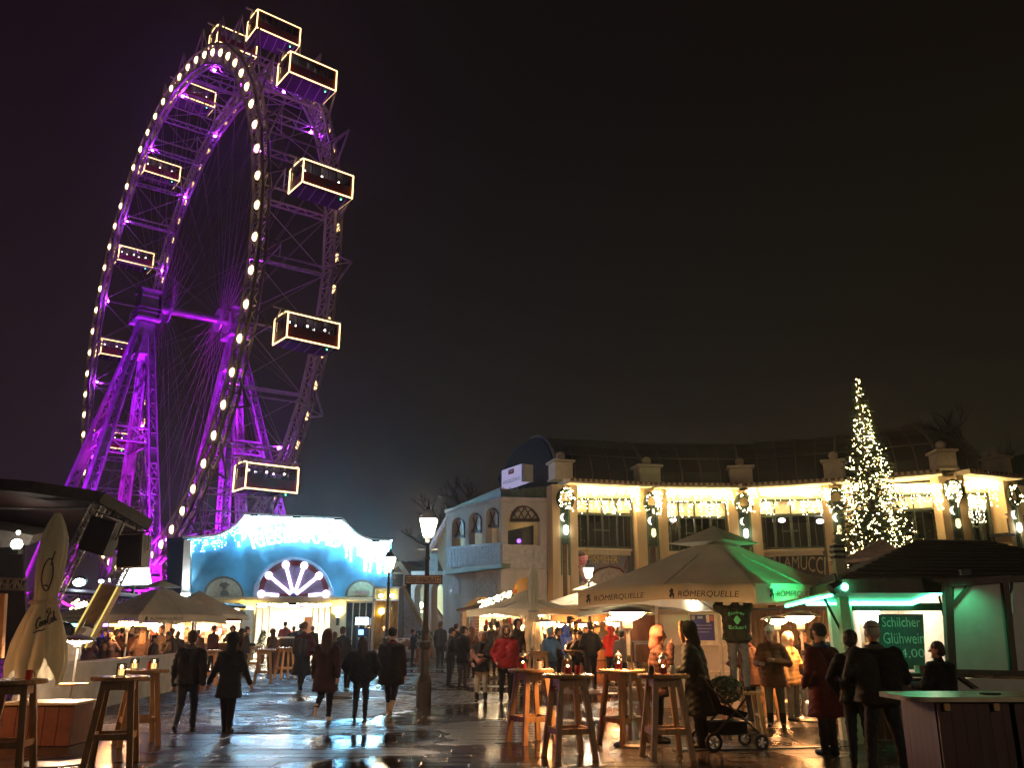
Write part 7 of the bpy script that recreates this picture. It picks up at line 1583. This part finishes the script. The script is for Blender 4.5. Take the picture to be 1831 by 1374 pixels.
# --- crowd under the left parasols and at the hall doors
for i, (x, yt, Y, fc, ct, hd_, lb) in enumerate([
    (156, 1136, 30, 20, (.035, .015, .028), 'hair', 'seated looking figure in plum jacket at the violet end of the left bar'), (173, 1128, 36, 200, (.02, .03, .22), 'hair', 'guest in blue light facing out at the left bar'), (183, 1126, 34, 190, (.02, .02, .10), 'hair', 'guest in dark blue next to the blue lit one'),
    (204, 1125, 29, 30, (.05, .025, .018), 'hair', 'broad dark guest before the hooded heater'), (212, 1124, 32, -20, (.03, .02, .018), 'beanie', 'dark guest just right of the hooded heater'), (228, 1116, 31, 160, (.03, .02, .015), 'cap', 'tall guest in cap under the left parasol'),
    (240, 1122, 29, 15, (.07, .03, .015), 'hair', 'guest in brown jacket before the flaring heater'), (283, 1118, 28, 205, (.025, .017, .015), 'hair', 'man turned to the camera right of the flaring heater'), (273, 1136, 26, 90, (.02, .015, .014), 'hair', 'short dark guest bent over the lantern table'),
    (303, 1124, 30, 5, (.03, .024, .02), 'hair', 'guest with back turned left of the walking man'), (314, 1129, 33, -15, (.03, .022, .02), 'hair', 'short haired customer at the red goods stall, leftmost'), (378, 1120, 38, 30, (.06, .02, .018), 'beanie', 'customer in dark red before the red goods stall'),
    (412, 1119, 40, 180, (.10, .05, .04), 'hood', 'pale hooded customer lit by the red goods stall'), (438, 1121, 35, 70, (.02, .017, .016), 'hair', 'dark figure in profile right of the red goods stall'), (484, 1124, 38, -60, (.05, .025, .02), 'hood', 'figure in brown hood by the small fir'),
    (506, 1113, 52, 0, (.20, .03, .03), 'beanie', 'visitor in red jacket entering the hall'), (534, 1115, 50, 10, (.05, .05, .03), 'cap', 'visitor in olive jacket entering the hall on the right'), (556, 1120, 44, 0, (.02, .02, .02), 'hair', 'dark visitor walking before the right door leaf'),
    (737, 1126, 46, 90, (.02, .02, .02), 'hair', 'dark passer-by near the cow statue'), (845, 1110, 41, 200, (.30, .25, .2), 'hood', 'pale hooded passer-by under the small shed roof')]):
    person(lb, x, yt, None, Y, face=fc, coat=ct, legs=BK_, head=hd_, hat=ct if hd_ == 'hood' else (.03, .025, .02), aL='table' if i % 2 else 'pocket', aR='drink' if i % 3 == 0 else 'down', bulk=1.1, group=CR_)

for i, (x, yt, Y, fc, ct, hd_, lb) in enumerate([
    (815, 1117, 38, 15, (.02, .018, .018), 'beanie', 'dark passer-by in woolly hat behind the man in the cap'), (842, 1121, 33, -40, (.06, .035, .03), 'hair', 'figure in brown coat left of the pale wool hat'), (868, 1118, 34, 20, (.02, .02, .024), 'hair', 'dark figure between the pale wool hat and the red jacket'),
    (897, 1120, 36, 0, (.07, .045, .035), 'hood', 'hooded customer seen just over the shoulder of the red jacket'), (914, 1116, 36, 160, (.03, .02, .018), 'hair', 'seller like figure facing out of the bright stall'), (941, 1122, 32, 30, (.02, .016, .016), 'hair', 'dark figure between the pointed hood and the slim folded parasol'),
    (968, 1118, 34, -15, (.05, .03, .024), 'hair', 'brown coated guest behind the slim folded parasol table'), (990, 1116, 37, 170, (.03, .02, .02), 'beanie', 'guest in hat facing out under the small heaters'), (1006, 1121, 33, 10, (.02, .02, .022), 'hair', 'dark guest squeezed behind the blue jacket'),
    (1048, 1120, 33, 200, (.03, .022, .02), 'hair', 'guest right of the two friends, near the street lamp post'), (1066, 1116, 36, 15, (.03, .025, .025), 'beanie', 'dark guest just left of the menu stand'), (1102, 1122, 35, -20, (.05, .03, .02), 'hair', 'brown coated guest between red hood and grey child'),
    (192, 1131, 27, 5, (.025, .016, .02), 'hair', 'low dark guest left of the hooded heater'), (252, 1126, 28, -10, (.03, .018, .014), 'beanie', 'guest in dark hat right under the flaring heater'), (296, 1130, 27, 200, (.022, .016, .014), 'hair', 'dark guest facing the camera behind the lantern table'), (350, 1126, 34, 10, (.03, .02, .018), 'hair', 'dark guest seen between the walking man and woman'),
    (428, 1124, 37, -15, (.03, .02, .018), 'hood', 'hooded guest right of the walking woman'), (522, 1120, 47, 5, (.03, .025, .025), 'hair', 'dark visitor waiting before the hall doors')]):
    person(lb, x, yt, None, Y, face=fc, coat=ct, legs=BK_, head=hd_, hat=ct if hd_ == 'hood' else (.035, .025, .022), aL='pocket' if i % 2 else 'table', aR='drink' if i % 4 == 0 else 'down', bulk=1.12, longhair=(i % 3 == 1), hair=[(.03, .018, .01), (.09, .05, .02), (.02, .015, .012)][i % 3], group=CR_)

# ------------------------------------------------------------------ cow statue
ck = px(728, 1178, 47); COW = {'loc': V((ck.x, 47, 0)), 'rz': math.radians(-62), 's': 1.0, 'label': 'x', 'group': None}
cp = [('c', (0, -.62, 1.02), (0, .45, 1.02), .30, .30, 0), ('c', (0, -.2, .92), (0, .2, .90), .31, .30, 0), ('c', (0, .5, 1.08), (0, .85, 1.25), .19, .14, 0), ('c', (0, .88, 1.28), (0, 1.18, 1.10), .13, .085, 0)]
for sx in (-1, 1):
    cp += [('c', (sx * .17, .42, .85), (sx * .17, .44, .45), .12, .065, 0), ('c', (sx * .17, .44, .45), (sx * .17, .42, .06), .058, .06, 0), ('c', (sx * .17, -.60, .92), (sx * .18, -.52, .55), .17, .08, 0), ('c', (sx * .18, -.52, .55), (sx * .17, -.66, .38), .075, .055, 0), ('c', (sx * .17, -.66, .38), (sx * .17, -.62, .06), .052, .06, 0), ('c', (sx * .10, .86, 1.36), (sx * .26, .84, 1.34), .04, .03, 0), ('c', (sx * .06, .88, 1.38), (sx * .14, .90, 1.52), .025, .012, 0)]
cp += [('c', (0, -.90, 1.2), (0, -.97, .6), .025, .035, 0), ('s', (0, -.38, .70), (.13, .15, .12), 0)]
def cow_mat():
    m = bpy.data.materials.new('cow_paint'); m.use_nodes = True; t = m.node_tree; b = t.nodes['Principled BSDF']; b.inputs['Roughness'].default_value = .35
    co = t.nodes.new('ShaderNodeTexCoord'); n = t.nodes.new('ShaderNodeTexNoise'); n.inputs['Scale'].default_value = 2.4; r = t.nodes.new('ShaderNodeValToRGB'); r.color_ramp.interpolation = 'CONSTANT'
    r.color_ramp.elements[0].color = (.62, .60, .58, 1); r.color_ramp.elements[1].position = .54; r.color_ramp.elements[1].color = (.20, .11, .08, 1)
    t.links.new(co.outputs['Object'], n.inputs['Vector']); t.links.new(n.outputs['Fac'], r.inputs[0]); t.links.new(r.outputs[0], b.inputs['Base Color']); return m
cowt = thing('cow_statue', 'life size white and brown cow statue by the outside stair', 'statue', (ck.x, 47, 0), math.radians(-62)); CO = {'ob': cowt}
mbp = MB().box((0, 0, .03), (.9, 2.0, .06)).build('plinth', GREYP, cowt, local=True)
job(cp, .03, None, 'cow_body', [cow_mat()], cowt)
pp = px(757, 1178, 46); pot = thing('planter', 'terracotta planter with dark shrub behind the front street lamp', 'planter', (pp.x, 46, 0)); MB().lathe([(.26, 0), (.36, .72), (.40, .74), (.40, .82), (.34, .82)], 16, (pp.x, 46, 0)).build('pot', mat('terracotta', (.32, .13, .06), .8), pot); q = random.Random(21); m = MB()
for k in range(500): a = q.uniform(0, 2 * PI); r = .45 * math.sqrt(q.random()); z = .85 + .8 * q.random(); b = V((pp.x + r * math.cos(a), 46 + r * math.sin(a), z)); m.add([b, b + V((q.uniform(-.1, .1), q.uniform(-.1, .1), .08)), b + V((q.uniform(-.1, .1), q.uniform(-.1, .1), -.05))], [(0, 1, 2)])
tag(m.build('foliage', NEED, pot, normals=False), kind='stuff')
# ------------------------------------------------------------------ pushchair, stool, jacket lettering
sp_ = gp(1300, 1340); pc_ = thing('pushchair', 'dark pushchair with clear bag of green sprigs in the seat beside the long coat', 'pushchair', sp_, math.radians(12))
m = MB(); L_ = lambda x, y, z: V((x, y, z))
for s in (-.23, .23):
    m.tube([L_(-.42, s, 1.02), L_(-.30, s, .85), L_(.42, s, .22)], .017, 8); m.tube([L_(-.30, s, .22), L_(.10, s, .56), L_(.25, s, .72)], .017, 8); m.tube([L_(-.30, s, .22), L_(.42, s, .22)], .012, 8)
m.tube([L_(-.42, -.23, 1.02), L_(-.42, .23, 1.02)], .02, 8); m.build('frame', mat('pram_frame', (.10, .09, .08), .3, .6), pc_, local=True)
for x, r in ((-.32, .125), (.42, .105)):
    for s in (-.27, .27):
        M = Matrix.Rotation(PI / 2, 3, 'X'); wl = MB().lathe([(r - .035, -.022), (r, -.02), (r, .02), (r - .035, .022), (r - .035, -.022)], 22, (x, s, r), cap=False, M=M).build('wheel', mat('tyre', (.012, .012, .012), .8), pc_, local=True); ww = MB()
        for k in range(5): a = k * 2 * PI / 5; ww.beam((x, s, r), (x + (r - .03) * math.cos(a), s, r + (r - .03) * math.sin(a)), .02)
        ww.build('spokes', STEEL, wl)
MB().prism([L_(-.22, -.2, .50), L_(.20, -.2, .42), L_(.28, -.2, .50), L_(.16, -.2, .54), L_(-.14, -.2, .62), L_(-.30, -.2, .98), L_(-.36, -.2, .96)], V((0, .4, 0))).build('seat', cloth(BK_), pc_, local=True); MB().box((0, 0, .30), (.5, .38, .16)).build('basket', cloth(BK_), pc_, local=True)
bg_ = thing('sprig_bag', 'clear plastic bag full of green sprigs lying in the pushchair', 'bag', sp_ + V((.02, 0, .6))); q = random.Random(31); m = MB()
cb_ = sp_ + V((.02, -.02, .82)); m.sphere(cb_, (.27, .20, .20), 16); bag = m.build('bag_film', glass('bag_film', (.9, .95, .9), .8, .12), bg_); m = MB()
for k in range(700): v = V((q.gauss(0, .11), q.gauss(0, .08), q.gauss(0, .08))); b = cb_ + v; m.add([b, b + V((q.uniform(-.05, .05), q.uniform(-.04, .04), q.uniform(-.04, .04))), b + V((q.uniform(-.05, .05), q.uniform(-.04, .04), q.uniform(-.04, .04)))], [(0, 1, 2)])
tag(m.build('sprigs', mat('sprig_green', (.05, .16, .06), .6, var=.6, scale=20), bg_, normals=False), kind='stuff')
so = V((px(1325, 1238, 15.6).x, 15.6, 0)); zt = px(1325, 1238, 15.6).z; stl = thing('wooden_stool', 'orange lit wooden step stool carrying the man in the green jacket', 'stool', so)
MB().box(so + V((.02, 0, zt - .02)), (.62, .42, .04)).build('seat', WOOD, stl)
for a in (-1, 1):
    for b in (-1, 1): MB().beam(so + V((a * .24, b * .16, zt - .04)), so + V((a * .30, b * .2, 0)), .06).build('leg', WOOD, stl)
    MB().beam(so + V((a * .27, -.18, zt * .45)), so + V((a * .27, .18, zt * .45)), .04).build('stretcher', WOOD, stl)
run_jobs()
for P_ in PEOPLE:
    if 'Steirer' in P_['label']:
        ob = P_['ob']; GL_ = mat('jacket_print', (.10, .60, .32), .6)
        def back(u, v, w_, z0, h, ar): a = u * w_; return V((a, -.178 + a * a * 1.5, z0 + v * h - ar * a * a * 3))
        m = MB(); letters(m, 'Steirer', lambda u, v: back(u, v, .30, 1.36, .060, .5), 0); letters(m, 'Eckerl', lambda u, v: back(u, v, .30, 1.10, .062, -.1), 0); m.build('back_print', GL_, ob, normals=False)
        m = MB(); m.add([back(0, 0, 1, 1.23, 1, 0) + V((.05 * math.sin(k * PI / 6) * (1 + .25 * math.cos(k * PI / 1.5)), 0, .075 * math.cos(k * PI / 6))) for k in range(12)], [tuple(range(12))]); m.build('back_emblem', GL_, ob, normals=False)

# ================================================================== BARE TREES BEHIND
BARK = mat('bark', (.014, .010, .008), .9, var=.3)
def bare_tree(x, ytop, Y, lab, seed):
    p = px(x, 1178, Y); h = px(x, ytop, Y).z; t = thing('bare_tree', lab, 'tree', (p.x, Y, 0), 0, 'leafless trees behind the buildings'); q = random.Random(seed); tk = MB(); cr = MB(); base = V((p.x, Y, 0))
    tk.tube([base, base + V((0, 0, h * .4)), base + V((.2, 0, h * .75))], [.35, .25, .10], 8)
    def br(a, d, L, r, dep):
        b = a + d * L; cr.tube([a, a.lerp(b, .5) + V((q.uniform(-.1, .1), q.uniform(-.1, .1), q.uniform(0, .1))) * L, b], [r, r * .8, r * .55], 4 if dep < 3 else 3, False)
        if dep > 0:
            for k in range(3 if dep > 2 else 4): n = (d + V((q.uniform(-.8, .8), q.uniform(-.8, .8), q.uniform(-.25, .55)))).normalized(); br(a.lerp(b, q.uniform(.45, 1)), n, L * q.uniform(.55, .75), r * .55, dep - 1)
    for k in range(8): a = k * 2.4; br(base + V((0, 0, h * (.3 + .055 * k))), V((math.cos(a) * .7, math.sin(a) * .7, .75)).normalized(), h * .22, .11, 4)
    tk.build('trunk', BARK, t); tag(cr.build('crown', BARK, t, normals=False), kind='stuff'); return t
bare_tree(850, 868, 70, 'dim leafless tree behind the loggia wing', 1); bare_tree(805, 905, 75, 'lower leafless tree left of the loggia wing', 2); bare_tree(1690, 770, 62, 'dark leafless tree above the right end of the glazed roof', 3); bare_tree(1790, 760, 60, 'rightmost leafless tree behind the end wing', 4)
# ================================================================== NIGHT HAZE
hz = MB().box((-15, 95, 39.5), (330, 260, 81)).build('haze', [])
hz.data.materials.clear(); hm = bpy.data.materials.new('night_haze'); hm.use_nodes = True; t = hm.node_tree; t.nodes.clear()
pv_ = t.nodes.new('ShaderNodeVolumePrincipled'); pv_.inputs['Color'].default_value = (.92, .90, .95, 1); pv_.inputs['Density'].default_value = .0006; pv_.inputs['Anisotropy'].default_value = .86
o_ = t.nodes.new('ShaderNodeOutputMaterial'); t.links.new(pv_.outputs[0], o_.inputs['Volume']); hz.data.materials.append(hm); tag(hz, kind='stuff')
sc.cycles.volume_bounces = 0; sc.cycles.volume_step_rate = 8; sc.cycles.volume_max_steps = 64
